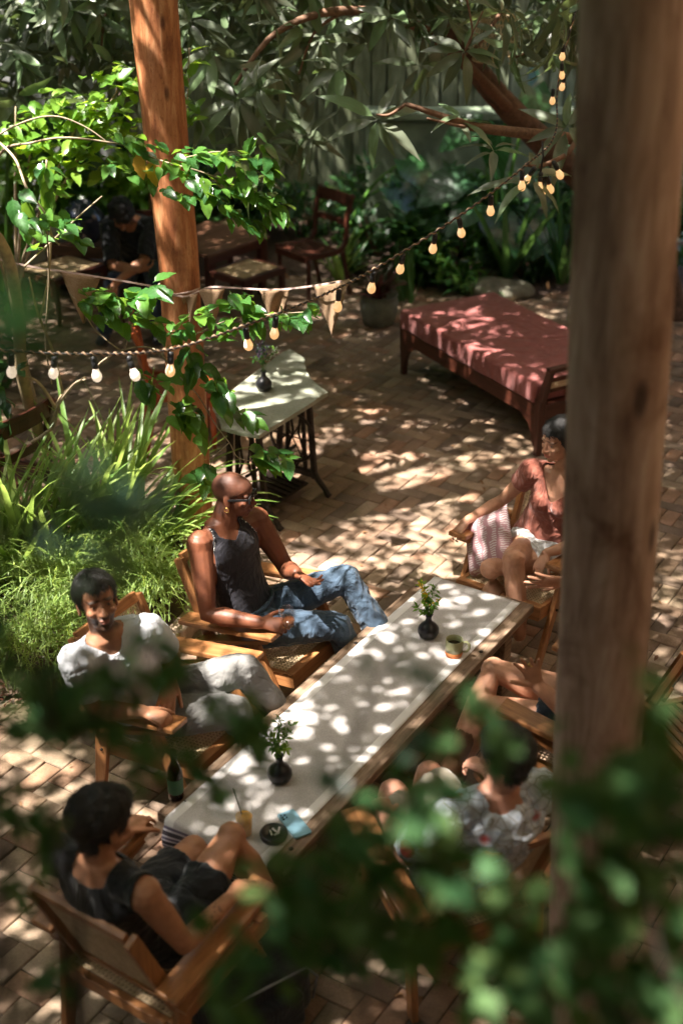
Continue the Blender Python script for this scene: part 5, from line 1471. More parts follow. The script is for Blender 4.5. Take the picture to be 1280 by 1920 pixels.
# ---- 4: woman ----------------------------------------------------------------------
def woman():
    t = empty('person', (0, 0, 0), 0, 'woman in rust v-neck top and white shorts, one arm stretched over the armrest', 'person')
    j = dict(head=(1.095, 6.13, 1.160), hrot=(-150, 8, 0), neck=(1.135, 6.13, .985), shR=(.985, 6.225, 0.947), shL=(1.275, 6.05, 0.947),
             elR=(.855, 6.36, .700), wrR=(.655, 6.19, .672), elL=(1.20, 5.90, .70), wrL=(1.03, 5.90, .640),
             pel=(1.055, 6.26, .49), hipR=(.975, 6.285, .485), hipL=(1.125, 6.17, .485), knR=(.865, 5.885, .61), knL=(.755, 5.925, .53), anR=(.915, 5.84, .19), anL=(.83, 5.97, .11), bow=V((.02, .02, 0)))
    b = Blob(); H, hc, P_ = person_body(b, j, .95, 1, neck_r=.047)
    up = (P_['neck'] - P_['pel']).normalized(); ll = (P_['shL'] - P_['shR']).normalized(); fwd = ll.cross(up)
    for y in (-1, 1): b.ell(P_['pel'].lerp(P_['neck'], .66) + ll * .058 * y + fwd * .062, (.050, .050, .054))
    hand(b, P_['wrR'], (-.62, -.52, -.55), (-.5, -.3, .8), (.5, .6, .7, .8), .06, (.4, .4), .88, -1, .0078)
    hand(b, P_['wrL'], (-.45, -.35, -.85), (-.5, -.5, .5), (.2, .2, .25, .3), .09, (.5, .3), .88, 1, .0078)
    co, no, fc = b.remesh(.005, 2)
    c = skin_cols(co, hc, H, (.50, .265, .170), (.50, .16, .14), .95, browm=.8)
    link('body', np_mesh('body', co, fc, M['skin'], True, colr=c), None, t)
    eyes(t, hc, H, .95, openn=.0036)
    hair_shell(t, 'hair', co, no, fc, hc, H, .95, .016, M['hair'], .062, -.045, -.075, .06, .002, 80, .8)
    b = Blob(); b.ell(hc + H @ V((-.115, .02, .0)), (.05, .05, .05)); b.cap([hc + H @ V((-.09, 0, -.02)), hc + H @ V((-.085, .04, -.12)), hc + H @ V((-.06, .05, -.22))], [.035, .028, .012])
    clothes_blob(t, 'ponytail', b, .006, M['hair'], .004, 60, 2, 1)
    M['rust'] = fabric('rust_linen', (.27, .088, .060), .10, bstr=.5, wr=9)
    P_['bow'] = j['bow']; tee(t, P_, M['rust'], .056, .42, 8, .0025, .06, 1.0, 1, vneck=.72, ss=.86)
    M['white_denim'] = fabric('white_denim', (.62, .61, .60), .04, bstr=.5, wr=12)
    b = Blob()
    b.loft([(P_['pel'] + (P_['neck'] - P_['pel']) * .14, .135, .11, P_['hipL'] - P_['hipR']), (P_['pel'], .165, .125, P_['hipL'] - P_['hipR']), (P_['pel'] + V((-.03, -.05, -.05)), .165, .10, P_['hipL'] - P_['hipR'])], 22, False)
    for sd, fr in (('R', .46), ('L', .42)):
        hp, kn = P_['hip' + sd], P_['kn' + sd]; b.cap([hp, hp.lerp(kn, fr * .5), hp.lerp(kn, fr)], [.098, .097, .096], 18, 1, (0, 0, 1), False)
    clothes_blob(t, 'shorts', b, .006, M['white_denim'], .005, 22, 4, 2)
    at_root(t, (.95, 6.10, 0))
woman()

# ---- 5: man hidden behind the thick post --------------------------------------------
def man_hidden():
    t = empty('person', (0, 0, 0), 0, 'man in dark shorts hidden behind the thick log post, both hands gesturing', 'person')
    j = dict(head=(1.10, 4.68, 1.14), hrot=(165, 5, 0), neck=(1.125, 4.66, .985), shR=(1.215, 4.80, 0.942), shL=(1.05, 4.51, 0.942),
             elR=(1.20, 5.02, .80), wrR=(.99, 5.13, .935), elL=(.985, 4.43, .665), wrL=(.800, 4.525, .800),
             pel=(1.07, 4.72, .495), hipR=(1.13, 4.80, .49), hipL=(1.04, 4.64, .49), knR=(.665, 4.885, .625), knL=(.635, 4.74, .53), anR=(.50, 4.70, .30), anL=(.50, 4.82, .12), toeR=(.42, 4.58, .22), toeL=(.34, 4.90, .05), bow=V((.03, -.02, 0)))
    b = Blob(); H, hc, P_ = person_body(b, j, 1.03)
    hand(b, P_['wrR'], (-1, -.10, .04), (.1, -.8, -.3), (.05, .08, .1, .12), .17, (1.15, .1), 1.02, 1)
    hand(b, P_['wrL'], (-.38, -.05, .92), (-.1, .9, .15), (.12, .15, .18, .15), .20, (.9, .1), 1.02, -1)
    co, no, fc = b.remesh(.005, 2)
    c = skin_cols(co, hc, H, (.50, .255, .160), (.4, .16, .12), stubble=.5)
    link('body', np_mesh('body', co, fc, M['skin'], True, colr=c), None, t)
    hair_shell(t, 'hair', co, no, fc, hc, H, 1.0, .012, M['hair_gray'])
    M['navy'] = fabric('navy_cotton', (.02, .024, .034), .15); P_['bow'] = j['bow']
    tee(t, P_, fabric('olive_cotton', (.06, .065, .045)), .070, .55, 5, name='shirt')
    b = Blob()
    b.loft([(P_['pel'] + (P_['neck'] - P_['pel']) * .12, .155, .12, P_['hipL'] - P_['hipR']), (P_['pel'], .175, .13, P_['hipL'] - P_['hipR']), (P_['pel'] + V((-.05, .03, -.05)), .17, .10, P_['hipL'] - P_['hipR'])], 22, False)
    for sd, fr in (('R', .42), ('L', .52)):
        hp, kn = P_['hip' + sd], P_['kn' + sd]; b.cap([hp, hp.lerp(kn, fr * .5), hp.lerp(kn, fr)], [.108, .104, .102], 18, 1, (0, 0, 1), False)
    clothes_blob(t, 'shorts', b, .007, M['navy'], .006, 20, 4, 2)
    b = Blob()
    for sd in 'RL':
        an = P_['an' + sd]; to = P_['toe' + sd]; kn = P_['kn' + sd]
        b.cap([an.lerp(kn, .32), an.lerp(kn, .15), an], [.052, .048, .048], 14, 1, (0, 0, 1), False)
        b.loft([(an - (to - an) * .15 + V((0, 0, -.02)), .046, .042, (0, 0, 1)), (an.lerp(to, .5), .042, .048, (0, 0, 1)), (to, .030, .046, (0, 0, 1))], 14)
    clothes_blob(t, 'suede_boots', b, .008, simple('brown_suede', (.16, .075, .035), .9, var=.2), .001, 30, 2, 2)
    w = P_['wrR']; dn = (w - P_['elR']).normalized(); u, v_ = ortho(dn, V((0, 0, 1)))
    MB().tube([w - dn * .022 + u * .031 * math.cos(a * .5236) + v_ * .031 * math.sin(a * .5236) for a in range(13)], .004, 6, False).build('bracelet', M['rope'], t)
    c_ = P_['wrL'] + V((-.38, -.05, .92)).normalized() * .115 + V((0.008, 0, 0))
    MB().tube([c_ + V((.0105 * math.cos(a * .6283), .0105 * math.sin(a * .6283), 0)) for a in range(11)], .0024, 6, False).build('ring', M['gold'], t)
    at_root(t, (1.0, 4.75, 0))
man_hidden()

# ---- 6: man in the patterned shirt ---------------------------------------------------
def man_print():
    t = empty('person', (0, 0, 0), 0, 'grey haired man in pale patterned shirt and beige shorts behind the front leaves', 'person')
    j = dict(head=(.560, 3.64, 1.130), hrot=(125, 12, 0), neck=(.535, 3.635, .975), shR=(.685, 3.70, 0.937), shL=(.375, 3.575, 0.937),
             elR=(.665, 3.95, .68), wrR=(.565, 4.135, .675), elL=(.235, 3.66, .68), wrL=(.165, 3.88, .672),
             pel=(.435, 3.82, .495), hipR=(.50, 3.86, .49), hipL=(.37, 3.80, .49), knR=(.345, 4.20, .60), knL=(.20, 4.14, .56), anR=(.30, 4.33, .2), anL=(.17, 4.28, .13), bow=V((.03, -.04, 0)))
    b = Blob(); H, hc, P_ = person_body(b, j, 1.0)
    hand(b, P_['wrR'], (-.55, .60, -.05), (0, 0, 1), (.6, .65, .7, .75), .04, (.6, .4), 1.0, -1)
    hand(b, P_['wrL'], (-.2, .9, -.05), (0, 0, 1), (.4, .4, .45, .5), .06, (.6, .3), 1.0, -1)
    co, no, fc = b.remesh(VX, 2)
    c = skin_cols(co, hc, H, (.50, .25, .17), (.4, .16, .12))
    link('body', np_mesh('body', co, fc, M['skin'], True, colr=c), None, t)
    hair_shell(t, 'hair', co, no, fc, hc, H, 1.0, .012, M['hair_gray'], .058, -.02, -.07)
    def printm():
        m, nt, b_ = nodes('patterned_shirt'); v = obj_vec(nt)
        w = N(nt, 'ShaderNodeTexVoronoi', feature='DISTANCE_TO_EDGE'); nt.links.new(v, w.inputs[0]); w.inputs['Scale'].default_value = 22
        vo = N(nt, 'ShaderNodeTexVoronoi'); nt.links.new(v, vo.inputs[0]); vo.inputs['Scale'].default_value = 7
        n1 = noise_tex(nt, 16, 4, .6, v, 1.5)
        c0_ = ramp(nt, [(.42, (.44, .50, .58)), (.5, (.58, .62, .68))], n1)
        c0_ = mixc(nt, c0_, (.26, .25, .22), ramp(nt, [(.02, (.9, .9, .9)), (.05, (0, 0, 0))], w.outputs['Distance']))
        red = ramp(nt, [(.20, (1, 1, 1)), (.26, (0, 0, 0))], vo.outputs['Distance'])
        c0_ = mixc(nt, c0_, (.42, .05, .04), red)
        nt.links.new(c0_, b_.inputs['Base Color']); b_.inputs['Roughness'].default_value = .8
        bump(nt, noise_tex(nt, 8, 4, .5, obj_vec(nt, (1, 1, .5)), 1.5), .6, .03, b_); return m
    P_['bow'] = j['bow']; tee(t, P_, printm(), .085, .80, 5, .010, -.10, 1.06, name='patterned_shirt')
    M['beige'] = fabric('beige_cotton', (.42, .37, .29), .08)
    b = Blob()
    b.loft([(P_['pel'] + (P_['neck'] - P_['pel']) * .10, .155, .12, P_['hipL'] - P_['hipR']), (P_['pel'], .175, .13, P_['hipL'] - P_['hipR']), (P_['pel'] + V((-.02, .05, -.05)), .17, .10, P_['hipL'] - P_['hipR'])], 22, False)
    for sd, fr in (('R', .93), ('L', .86)):
        hp, kn = P_['hip' + sd], P_['kn' + sd]; b.cap([hp, hp.lerp(kn, fr * .5), hp.lerp(kn, fr)], [.104, .096, .085], 18, 1, (0, 0, 1), False)
    clothes_blob(t, 'shorts', b, .007, M['beige'], .005, 20, 4, 2)
    at_root(t, (.40, 3.90, 0))
man_print()

# ---- 7: man with the phone at the back ------------------------------------------------
def man_phone():
    t = empty('person', (0, 0, 0), 0, 'dark haired man in black shirt and jeans, bent over a phone at the back left', 'person')
    j = dict(head=(-1.742, 10.52, 1.085), hrot=(-72, 48, 0), neck=(-1.70, 10.68, .995), shR=(-1.87, 10.68, 0.947), shL=(-1.52, 10.70, 0.947),
             elR=(-1.83, 10.44, .70), wrR=(-1.60, 10.36, .690), elL=(-1.58, 10.44, .74), wrL=(-1.79, 10.30, .600),
             pel=(-1.66, 10.98, .50), hipR=(-1.75, 10.96, .50), hipL=(-1.58, 10.97, .50), knR=(-1.86, 10.54, .52), knL=(-1.50, 10.54, .52), anR=(-1.97, 10.62, .10), anL=(-1.53, 10.62, .10), bow=V((0, .05, 0)))
    b = Blob(); H, hc, P_ = person_body(b, j, 1.0, lg=.8)
    hand(b, P_['wrR'], (.9, -.1, .15), (-.1, -.5, -.6), (.6, .65, .7, .75), .04, (.6, .4), 1.0, 1)
    hand(b, P_['wrL'], (-.5, -.35, -.6), (0, -.7, .6), (.5, .5, .5, .5), .06, (.6, .3), 1.0, 1)
    co, no, fc = b.remesh(.0065, 2)
    c = skin_cols(co, hc, H, (.40, .185, .10), (.3, .13, .1), stubble=.7)
    link('body', np_mesh('body', co, fc, M['skin'], True, colr=c), None, t)
    hair_shell(t, 'hair', co, no, fc, hc, H, 1.0, .030, M['hair'], .050, -.02, -.07, .055, .011, 62, 1.2, strands=1500, slen=.03)
    P_['bow'] = j['bow']; tee(t, P_, M['black_jersey'], .064, .95, 5, .008, -.06, 1.0, name='black_shirt')
    M['dark_denim'] = fabric('dark_denim', (.03, .045, .075), .25)
    b = Blob()
    b.loft([(P_['pel'] + V((0, 0, .08)), .155, .12, P_['hipL'] - P_['hipR']), (P_['pel'], .17, .13, P_['hipL'] - P_['hipR']), (P_['pel'] + V((0, -.05, -.05)), .17, .10, P_['hipL'] - P_['hipR'])], 20, False)
    for sd in 'RL':
        hp, kn, an = P_['hip' + sd], P_['kn' + sd], P_['an' + sd]
        b.cap([hp, hp.lerp(kn, .5), kn], [.10, .09, .075], 16); b.cap([kn, kn.lerp(an, .5), an + V((0, 0, -.02))], [.075, .066, .062], 16, 1, (0, 0, 1), False)
    clothes_blob(t, 'jeans', b, .008, M['dark_denim'], .006, 20, 4, 2)
    b = Blob()
    for sd in 'RL':
        an = P_['an' + sd]; b.loft([(an + V((0, .04, -.05)), .042, .045, (1, 0, 0)), (an + V((0, -.04, -.055)), .048, .042, (1, 0, 0)), (an + V((-.02 if sd == 'R' else .02, -.15, -.07)), .044, .026, (1, 0, 0))], 16)
    clothes_blob(t, 'boots', b, .008, M['black_plastic'], .001, 10, 1, 2)
    at_root(t, (-1.68, 10.7, 0))
    ph2 = empty('phone', (-1.49, 10.33, .70), R(20), 'dark phone in the hand of the man in black', 'phone'); ph2.rotation_euler = (R(65), 0, R(-10))
    rbox(.075, .155, .009, .009, 'back_cover', M['black_plastic'], ph2)
    rbox(.068, .146, .0006, .008, 'screen', M['lens'], ph2, .009)
man_phone()

# ------------------------------------------------------------------ plants
def leaf_tpl(L, W, n=5, fold=.25, droop=.15, wave=0.0, shape='ovate', seed=0, stem=.08, twist=0.0, tooth=0.0):
    """leaf along +y, face up +z, folded on the midrib; base at the origin"""
    rr = random.Random(seed); vs = []; uv = []; fs = []
    for i in range(n + 1):
        t = i / n
        if shape == 'ovate': w = (math.sin(math.pi * min(1, t ** .8)) ** .75) * (1 - .25 * t)
        elif shape == 'lance': w = math.sin(math.pi * t ** .75) ** .9 * (1 - .1 * t)
        elif shape == 'blade': w = (1 - t) ** .45 * (.55 + .45 * min(1, t * 5))
        elif shape == 'heart': w = (math.sin(math.pi * min(1, (t + .13) / 1.13)) ** .62) * (1 - .5 * t) * 1.25
        else: w = math.sin(math.pi * t)
        if i == n: w = .015
        if i == 0 and shape not in ('heart', 'blade'): w = .03
        w *= W / 2 * (1 + (tooth * (1 if i % 2 else -1) if 0 < i < n else 0))
        y = L * (stem + (1 - stem) * t) if shape != 'blade' else L * t
        dz = -droop * L * t * t
        wv = wave * L * (math.sin(t * 9 + seed) * .5 + rr.uniform(-.5, .5))
        wv2 = wave * L * (math.sin(t * 8 + seed + 2) * .5 + rr.uniform(-.5, .5))
        yb = y - (L * .16 if shape == 'heart' and i == 0 else 0)
        a = twist * t; ca, sa = math.cos(a), math.sin(a)
        for x, z in ((-w, fold * w + wv), (0, 0), (w, fold * w + wv2)):
            vs.append((x * ca - z * sa, yb if x else y, dz + x * sa + z * ca))
        uv += [(-1 if i not in (0, n) else -.3, t), (0, t), (1 if i not in (0, n) else .3, t)]
    for i in range(n):
        a = i * 3; fs += [(a, a + 1, a + 4, a + 3), (a + 1, a + 2, a + 5, a + 4)]
    if stem and shape != 'blade':   # thin petiole
        k = len(vs); vs += [(-.0012, 0, 0), (.0012, 0, 0), (.0012, L * stem * 1.3, 0), (-.0012, L * stem * 1.3, 0)]; uv += [(0, 0)] * 4; fs.append((k, k + 1, k + 2, k + 3))
    return np.array(vs), np.array(fs), np.array(uv, float)
def variants(k, *a, **kw): return [leaf_tpl(*a, seed=i * 7 + 1, **kw) for i in range(k)]

def frame(d, up):
    """rotation whose y axis is d and z axis is close to up"""
    d = V(d).normalized(); u = V(up); u = u - d * u.dot(d)
    if u.length < 1e-4: u = V((1, 0, 0)) - d * d.x
    u.normalize(); x = d.cross(u); return Matrix((x, d, u)).transposed()
def in_view(p, mg=30):
    if p[1] * .8836 - (p[2] - 4) * .4682 < .3: return False
    u, v, d = topix(*p); return -mg < u < 1280 + mg and -mg < v < 1920 + mg
def foliage(root, name, tpls, places, mat, most=300, minpx=9, size=.1, stuff_name='foliage', kind=None):
    """places: (pos, Matrix3, scale). The largest in view become leaf objects, the others one mesh"""
    base = root.location; items = []
    for p, m_, s_ in places:
        w = 0
        if in_view(p): w = 2524 * size * s_ / topix(*p)[2]
        items.append((w, p, m_, s_))
    items.sort(key=lambda q: -q[0])
    ind = [q for q in items[:most] if q[0] >= minpx]; rest = items[len(ind):]
    mes = [np_mesh(name, v, f, mat, True, uv=u) for v, f, u in tpls] if ind else []
    rr = random.Random(len(items)); 
    for w, p, m_, s_ in ind:
        o = bpy.data.objects.new(name, mes[rr.randrange(len(mes))]); col.objects.link(o); o.parent = root
        o.matrix_local = Matrix.Translation(V(p) - base) @ m_.to_4x4() @ Matrix.Scale(s_, 4)
    if rest:
        pick = np.array([rr.randrange(len(tpls)) for _ in rest]); vs = []; fs = []; us = []; off = 0
        for ti, (v, f, u) in enumerate(tpls):
            sel = [rest[i] for i in np.nonzero(pick == ti)[0]]
            if not sel: continue
            Ms = np.array([[list(r_) for r_ in q[2]] for q in sel]); Ps = np.array([list(V(q[1]) - base) for q in sel]); Ss = np.array([q[3] for q in sel])
            w = np.einsum('nij,vj->nvi', Ms, v) * Ss[:, None, None] + Ps[:, None, :]
            k = len(sel); vs.append(w.reshape(-1, 3)); us.append(np.tile(u, (k, 1)))
            fs.append((f[None] + (np.arange(k) * len(v))[:, None, None] + off).reshape(-1, 4)); off += k * len(v)
        link(stuff_name, np_mesh(stuff_name, np.concatenate(vs), np.concatenate(fs), mat, True, uv=np.concatenate(us)), None, root, kind='stuff')
    return root
def rdir(rr, up=0.0):
    while True:
        v = V((rr.uniform(-1, 1), rr.uniform(-1, 1), rr.uniform(-1, 1)))
        if .1 < v.length < 1: break
    v.normalize(); v.z += up; return v.normalized()

def twig(mb, pts, r0, r1, n=6, root=None):
    base = root.location if root else V((0, 0, 0)); k = len(pts)
    mb.tube([V(p) - base for p in pts], [r0 + (r1 - r0) * i / (k - 1) for i in range(k)], n)
def spray(pts, n, rr, spread=.0, upb=.5, s0=.65, s1=1.15, droop=.2, per=2):
    """alternate leaves along a twig (list of points)"""
    c = catenary(pts, 8); out = []
    for i in range(n):
        t = (i + rr.random() * .5) / n * (len(c) - 1.01); a = int(t); p = c[a].lerp(c[a + 1], t - a); d = (c[a + 1] - c[a]).normalized()
        side = d.cross(V((0, 0, 1))).normalized() * (1 if i % 2 else -1)
        for q in range(per):
            ld = (d * rr.uniform(.3, .9) + side * rr.uniform(.6, 1.2) * (1 if q == 0 else rr.choice((-1, 1))) + V((rr.gauss(0, .25), rr.gauss(0, .25), rr.gauss(-droop, .3)))).normalized()
            up = V((rr.gauss(0, .35), rr.gauss(-.35, .35), 1))
            off = rdir(rr) * rr.random() * spread
            out.append((p + off, frame(ld, up), rr.uniform(s0, s1)))
    return out

# ---- climbing shrub around the log post ------------------------------------------------
rr = random.Random(21)
SH = empty('leafy_shrub', (-1.62, 7.35, 0.1), 0, 'leafy shrub with arching pale stems and glossy oval leaves round the orange log post', 'shrub')
T_ov = variants(8, .108, .058, n=9, fold=.28, droop=.20, wave=.026, shape='ovate', tooth=.07)
branches = [
    ([(-1.70, 7.3, .1), (-1.847, 7.2, 1.533), (-1.801, 6.8, 2.126), (-1.635, 6.5, 2.493), (-1.431, 6.3, 2.593), (-1.246, 6.25, 2.628), (-0.987, 6.3, 2.583)], .011, .004),
    ([(-1.792, 6.5, 2.468), (-1.599, 6.4, 2.61), (-1.419, 6.3, 2.7), (-1.296, 6.3, 2.712), (-1.177, 6.3, 2.666), (-1.085, 6.3, 2.6)], .006, .003),
    ([(-1.553, 6.2, 2.615), (-1.465, 6.1, 2.562), (-1.404, 6, 2.455), (-1.336, 6, 2.346), (-1.315, 6, 2.248), (-1.286, 6, 2.198)], .007, .004),
    ([(-1.506, 6.2, 2.034), (-1.378, 6.3, 2.134), (-1.212, 6.3, 2.276), (-1.135, 6.35, 2.332)], .006, .003),
    ([(-1.326, 6.1, 2.562), (-1.353, 6.1, 2.319), (-1.383, 6.15, 1.998), (-1.443, 6.2, 1.658), (-1.458, 6.3, 1.392)], .005, .004),
    ([(-0.987, 6.3, 2.583), (-0.837, 6.25, 2.526), (-0.662, 6.2, 2.49), (-0.492, 6.2, 2.428), (-0.346, 6.2, 2.366)], .004, .002),
    ([(-0.763, 6.25, 2.526), (-0.589, 6.25, 2.563), (-0.442, 6.25, 2.551), (-0.334, 6.25, 2.477)], .003, .002),
    ([(-1.232, 6.3, 1.45), (-1.182, 6.2, 1.547), (-1.041, 6.1, 1.655), (-0.9, 6.1, 1.655), (-0.797, 6.05, 1.551), (-0.694, 6, 1.461), (-0.623, 6, 1.32), (-0.55, 6, 1.206), (-0.488, 6, 1.113), (-0.264, 6, 1.113)], .006, .002),
    ([(-1.041, 6.1, 1.655), (-0.984, 6.05, 1.822), (-0.895, 6, 1.918), (-0.817, 6, 1.983)], .004, .002),
    ([(-0.875, 6.1, 1.641), (-0.716, 6.1, 1.723), (-0.534, 6.1, 1.804), (-0.352, 6.05, 1.848), (-0.162, 6, 1.879)], .004, .002),
    ([(-0.55, 6, 1.206), (-0.63, 5.98, 1.128), (-0.664, 5.95, 1.026)], .003, .002),
    ([(-1.055, 6.1, 1.641), (-1.174, 6.1, 1.75), (-1.218, 6, 1.918), (-1.263, 6, 1.97)], .004, .002),
    ([(-1.747, 6.9, 0.787), (-1.616, 6.9, 0.886), (-1.551, 6.8, 1.059), (-1.43, 6.7, 1.226), (-1.35, 6.6, 1.292)], .010, .006),
]
mb_pts = []
for i, (P_, a, b_) in enumerate(branches):
    mb = MB(); twig(mb, catenary(P_, 6), a, b_, 6, SH); mb.build('branch', M['branch'], SH)
pl = []
def sp(i0, P_, n, **k): pl.extend(spray(P_, int(n * 1.35), rr, **k))
sp(0, [(-0.763, 6.25, 2.526), (-0.614, 6.25, 2.551), (-0.464, 6.2, 2.538), (-0.319, 6.2, 2.465)], 17, spread=.05)
sp(0, [(-0.837, 6.25, 2.526), (-0.663, 6.2, 2.465), (-0.493, 6.2, 2.403), (-0.322, 6.2, 2.329)], 20, spread=.06)
sp(0, [(-0.64, 6.2, 2.44), (-0.521, 6.2, 2.316), (-0.425, 6.2, 2.228)], 12, spread=.05)
sp(0, [(-0.491, 6.2, 2.465), (-0.372, 6.2, 2.341), (-0.274, 6.2, 2.291)], 12, spread=.05)
sp(0, [(-0.833, 6.15, 2.404), (-0.712, 6.15, 2.379), (-0.589, 6.15, 2.379)], 7, spread=.03)
sp(0, [(-0.393, 6.3, 2.637), (-0.356, 6.25, 2.551), (-0.331, 6.2, 2.465)], 6, spread=.02)
sp(0, [(-1.058, 6.3, 2.625), (-0.962, 6.3, 2.588), (-0.84, 6.3, 2.576)], 9, spread=.05)
sp(0, [(-1.094, 6.3, 2.49), (-0.984, 6.3, 2.465), (-0.873, 6.3, 2.44)], 6, spread=.04)
sp(0, [(-1.345, 6.1, 2.562), (-1.331, 6.1, 2.466), (-1.292, 6.1, 2.368)], 6, s0=.9, s1=1.35, spread=.05)
sp(0, [(-1.484, 6, 2.419), (-1.401, 6, 2.297), (-1.232, 6, 2.297)], 7, s0=.9, s1=1.3, spread=.08)
sp(0, [(-1.484, 6.2, 2.138), (-1.328, 6.2, 2.189), (-1.203, 6.2, 2.189)], 6, s0=.8, s1=1.2, spread=.07)
sp(0, [(-1.216, 6, 1.944), (-1.117, 6, 1.944), (-0.993, 6, 1.944), (-0.841, 6, 1.996)], 16, s0=1.0, s1=1.5, spread=.06)
sp(0, [(-1.148, 6, 1.866), (-1.026, 6, 1.84), (-0.875, 6, 1.84)], 8, s0=.9, s1=1.3, spread=.04)
sp(0, [(-0.819, 6.1, 1.723), (-0.712, 6.1, 1.804), (-0.557, 6.1, 1.857)], 9, s0=.8, s1=1.2, spread=.04)
sp(0, [(-0.615, 6.1, 1.696), (-0.479, 6.05, 1.822), (-0.302, 6.05, 1.848), (-0.15, 6, 1.866)], 17, s0=.8, s1=1.15, spread=.05)
sp(0, [(-0.528, 6.1, 1.949), (-0.43, 6.1, 1.883), (-0.408, 6.1, 1.777)], 7, s0=.8, s1=1.2, spread=.03)
sp(0, [(-0.763, 6.05, 1.715), (-0.687, 6, 1.598), (-0.615, 6, 1.516), (-0.566, 6, 1.461)], 11, s0=1.0, s1=1.5, spread=.06)
sp(0, [(-1.011, 6.1, 1.531), (-0.937, 6.1, 1.475), (-0.806, 6.1, 1.503)], 7, s0=.9, s1=1.4, spread=.04)
sp(0, [(-0.833, 6.05, 1.383), (-0.757, 6.05, 1.355), (-0.709, 6.05, 1.269)], 12, s0=.8, s1=1.3, spread=.07)
sp(0, [(-0.617, 6, 1.461), (-0.517, 6, 1.377), (-0.415, 6, 1.349)], 4, s0=1.0, s1=1.35, spread=.04)
sp(0, [(-0.672, 6, 1.119), (-0.7, 5.98, 1.04), (-0.66, 5.95, 0.996)], 4, s0=.9, s1=1.3, spread=.02)
sp(0, [(-0.447, 6, 1.148), (-0.368, 6, 1.148), (-0.237, 6, 1.119)], 7, s0=1.0, s1=1.5, spread=.04)
sp(0, [(-0.1, 6, 1.866), (-0.125, 6, 1.879), (-0.2, 6, 1.84)], 3, spread=.02)
foliage(SH, 'leaf', T_ov, pl, M['leaf_mid'], 300, 9, .09)
for q in ((-0.95, 6.28, 2.551), (-0.891, 6.27, 2.522)):
    me = np_mesh('leaf', *T_ov[0][:2], M['leaf_yellow'], True, uv=T_ov[0][2]); o = link('leaf', me, None, SH); o['label'] = 'yellow orange dying leaf'
    o.matrix_local = Matrix.Translation(V(q) - SH.location) @ frame(V((.3, -.3, -1)), V((.2, -1, .3))).to_4x4() @ Matrix.Scale(1.15, 4)
# lime green shrub behind, upper left
rr = random.Random(5)
LS = empty('lime_shrub', (-2.15, 8.6, .1), 0, 'sunlit lime green shrub at the upper left behind the arching stems', 'shrub')
mb = MB(); 
for q in ((-1.814, 8, 2.238), (-1.521, 8, 2.361), (-1.276, 7.9, 2.53), (-1.934, 8.2, 2.382)): 
    twig(mb, catenary([(-2.15, 8.6, .1), (-2.1, 8.4, 1.2), q], 6), .018, .005, 6, LS)
mb.build('stems', M['branch'], LS, kind='stuff')
pl = []
for P_, n in (([(-1.549, 8, 2.051), (-1.41, 7.9, 2.381), (-1.27, 7.8, 2.607)], 34), ([(-1.925, 8.1, 1.995), (-1.72, 8, 2.238), (-1.466, 7.9, 2.441)], 38), ([(-2.086, 8.1, 2.247), (-1.823, 8.1, 2.34), (-1.606, 8, 2.452)], 30), ([(-1.711, 8, 2.019), (-1.475, 8, 2.176), (-1.226, 7.9, 2.381)], 34), ([(-1.354, 7.9, 2.321), (-1.232, 7.8, 2.52), (-1.196, 7.8, 2.607)], 14)):
    pl += spray(P_, n, rr, spread=.16, s0=.8, s1=1.35)
foliage(LS, 'leaf', T_ov, pl, M['leaf_lime'], 300, 9, .09)
LS2 = empty('lime_vine', (-.86, 7.5, 2.2), 0, 'bright lime leaves on a thin stem just right of the log post top', 'vine')
mb = MB(); twig(mb, catenary([(-0.916, 7.5, 2.232), (-0.908, 8.1, 2.402), (-0.864, 8, 2.747)], 6), .006, .003, 6, LS2); mb.build('stem', M['branch'], LS2)
foliage(LS2, 'leaf', T_ov, spray([(-0.909, 8.1, 2.278), (-0.897, 8.1, 2.493), (-0.88, 8, 2.747)], 11, rr, spread=.08, s0=.9, s1=1.4), M['leaf_lime'], 300, 9, .09)

# ---- small bare stemmed tree at the left ---------------------------------------------
LT = empty('small_tree', (-1.62, 7.55, .08), 0, 'small tree with smooth pale trunk leaning out of the bed at the left edge', 'tree')
mb = MB(); twig(mb, catenary([(-1.62, 7.55, .06), (-1.744, 7.45, 0.258), (-1.797, 7.3, 0.635), (-1.805, 7.1, 1.126), (-1.737, 6.9, 1.546), (-1.716, 6.7, 1.96), (-1.819, 6.5, 2.261)], 6), .042, .028, 12, LT); mb.build('trunk', M['pale_trunk'], LT)
for P_, a, b_ in (([(-1.792, 7.3, 0.53), (-1.683, 7.2, 0.784), (-1.588, 7.1, 0.995), (-1.431, 7, 1.141)], .014, .009), ([(-1.648, 7.15, 0.891), (-1.726, 7.1, 1.077), (-1.845, 7, 1.166)], .010, .006), ([(-1.588, 7.1, 0.995), (-1.594, 7, 1.293), (-1.631, 6.9, 1.546), (-1.633, 6.8, 1.786)], .009, .005), ([(-1.625, 6.9, 1.515), (-1.487, 6.7, 1.932), (-1.421, 6.5, 2.391)], .006, .004)):
    mb = MB(); twig(mb, catenary(P_, 6), a, b_, 8, LT); mb.build('branch', M['pale_trunk'], LT)
foliage(LT, 'leaf', variants(3, .10, .055, n=5, shape='ovate', wave=.03), spray([(-1.915, 6.9, 1.144), (-1.871, 6.9, 1.016), (-1.878, 6.9, 0.82)], 7, rr, spread=.05, s0=1, s1=1.5) + spray([(-1.932, 6.9, 1.238), (-1.819, 6.9, 1.207), (-1.757, 6.9, 1.238)], 4, rr, spread=.04), M['leaf_dark'], 300, 9, .09)

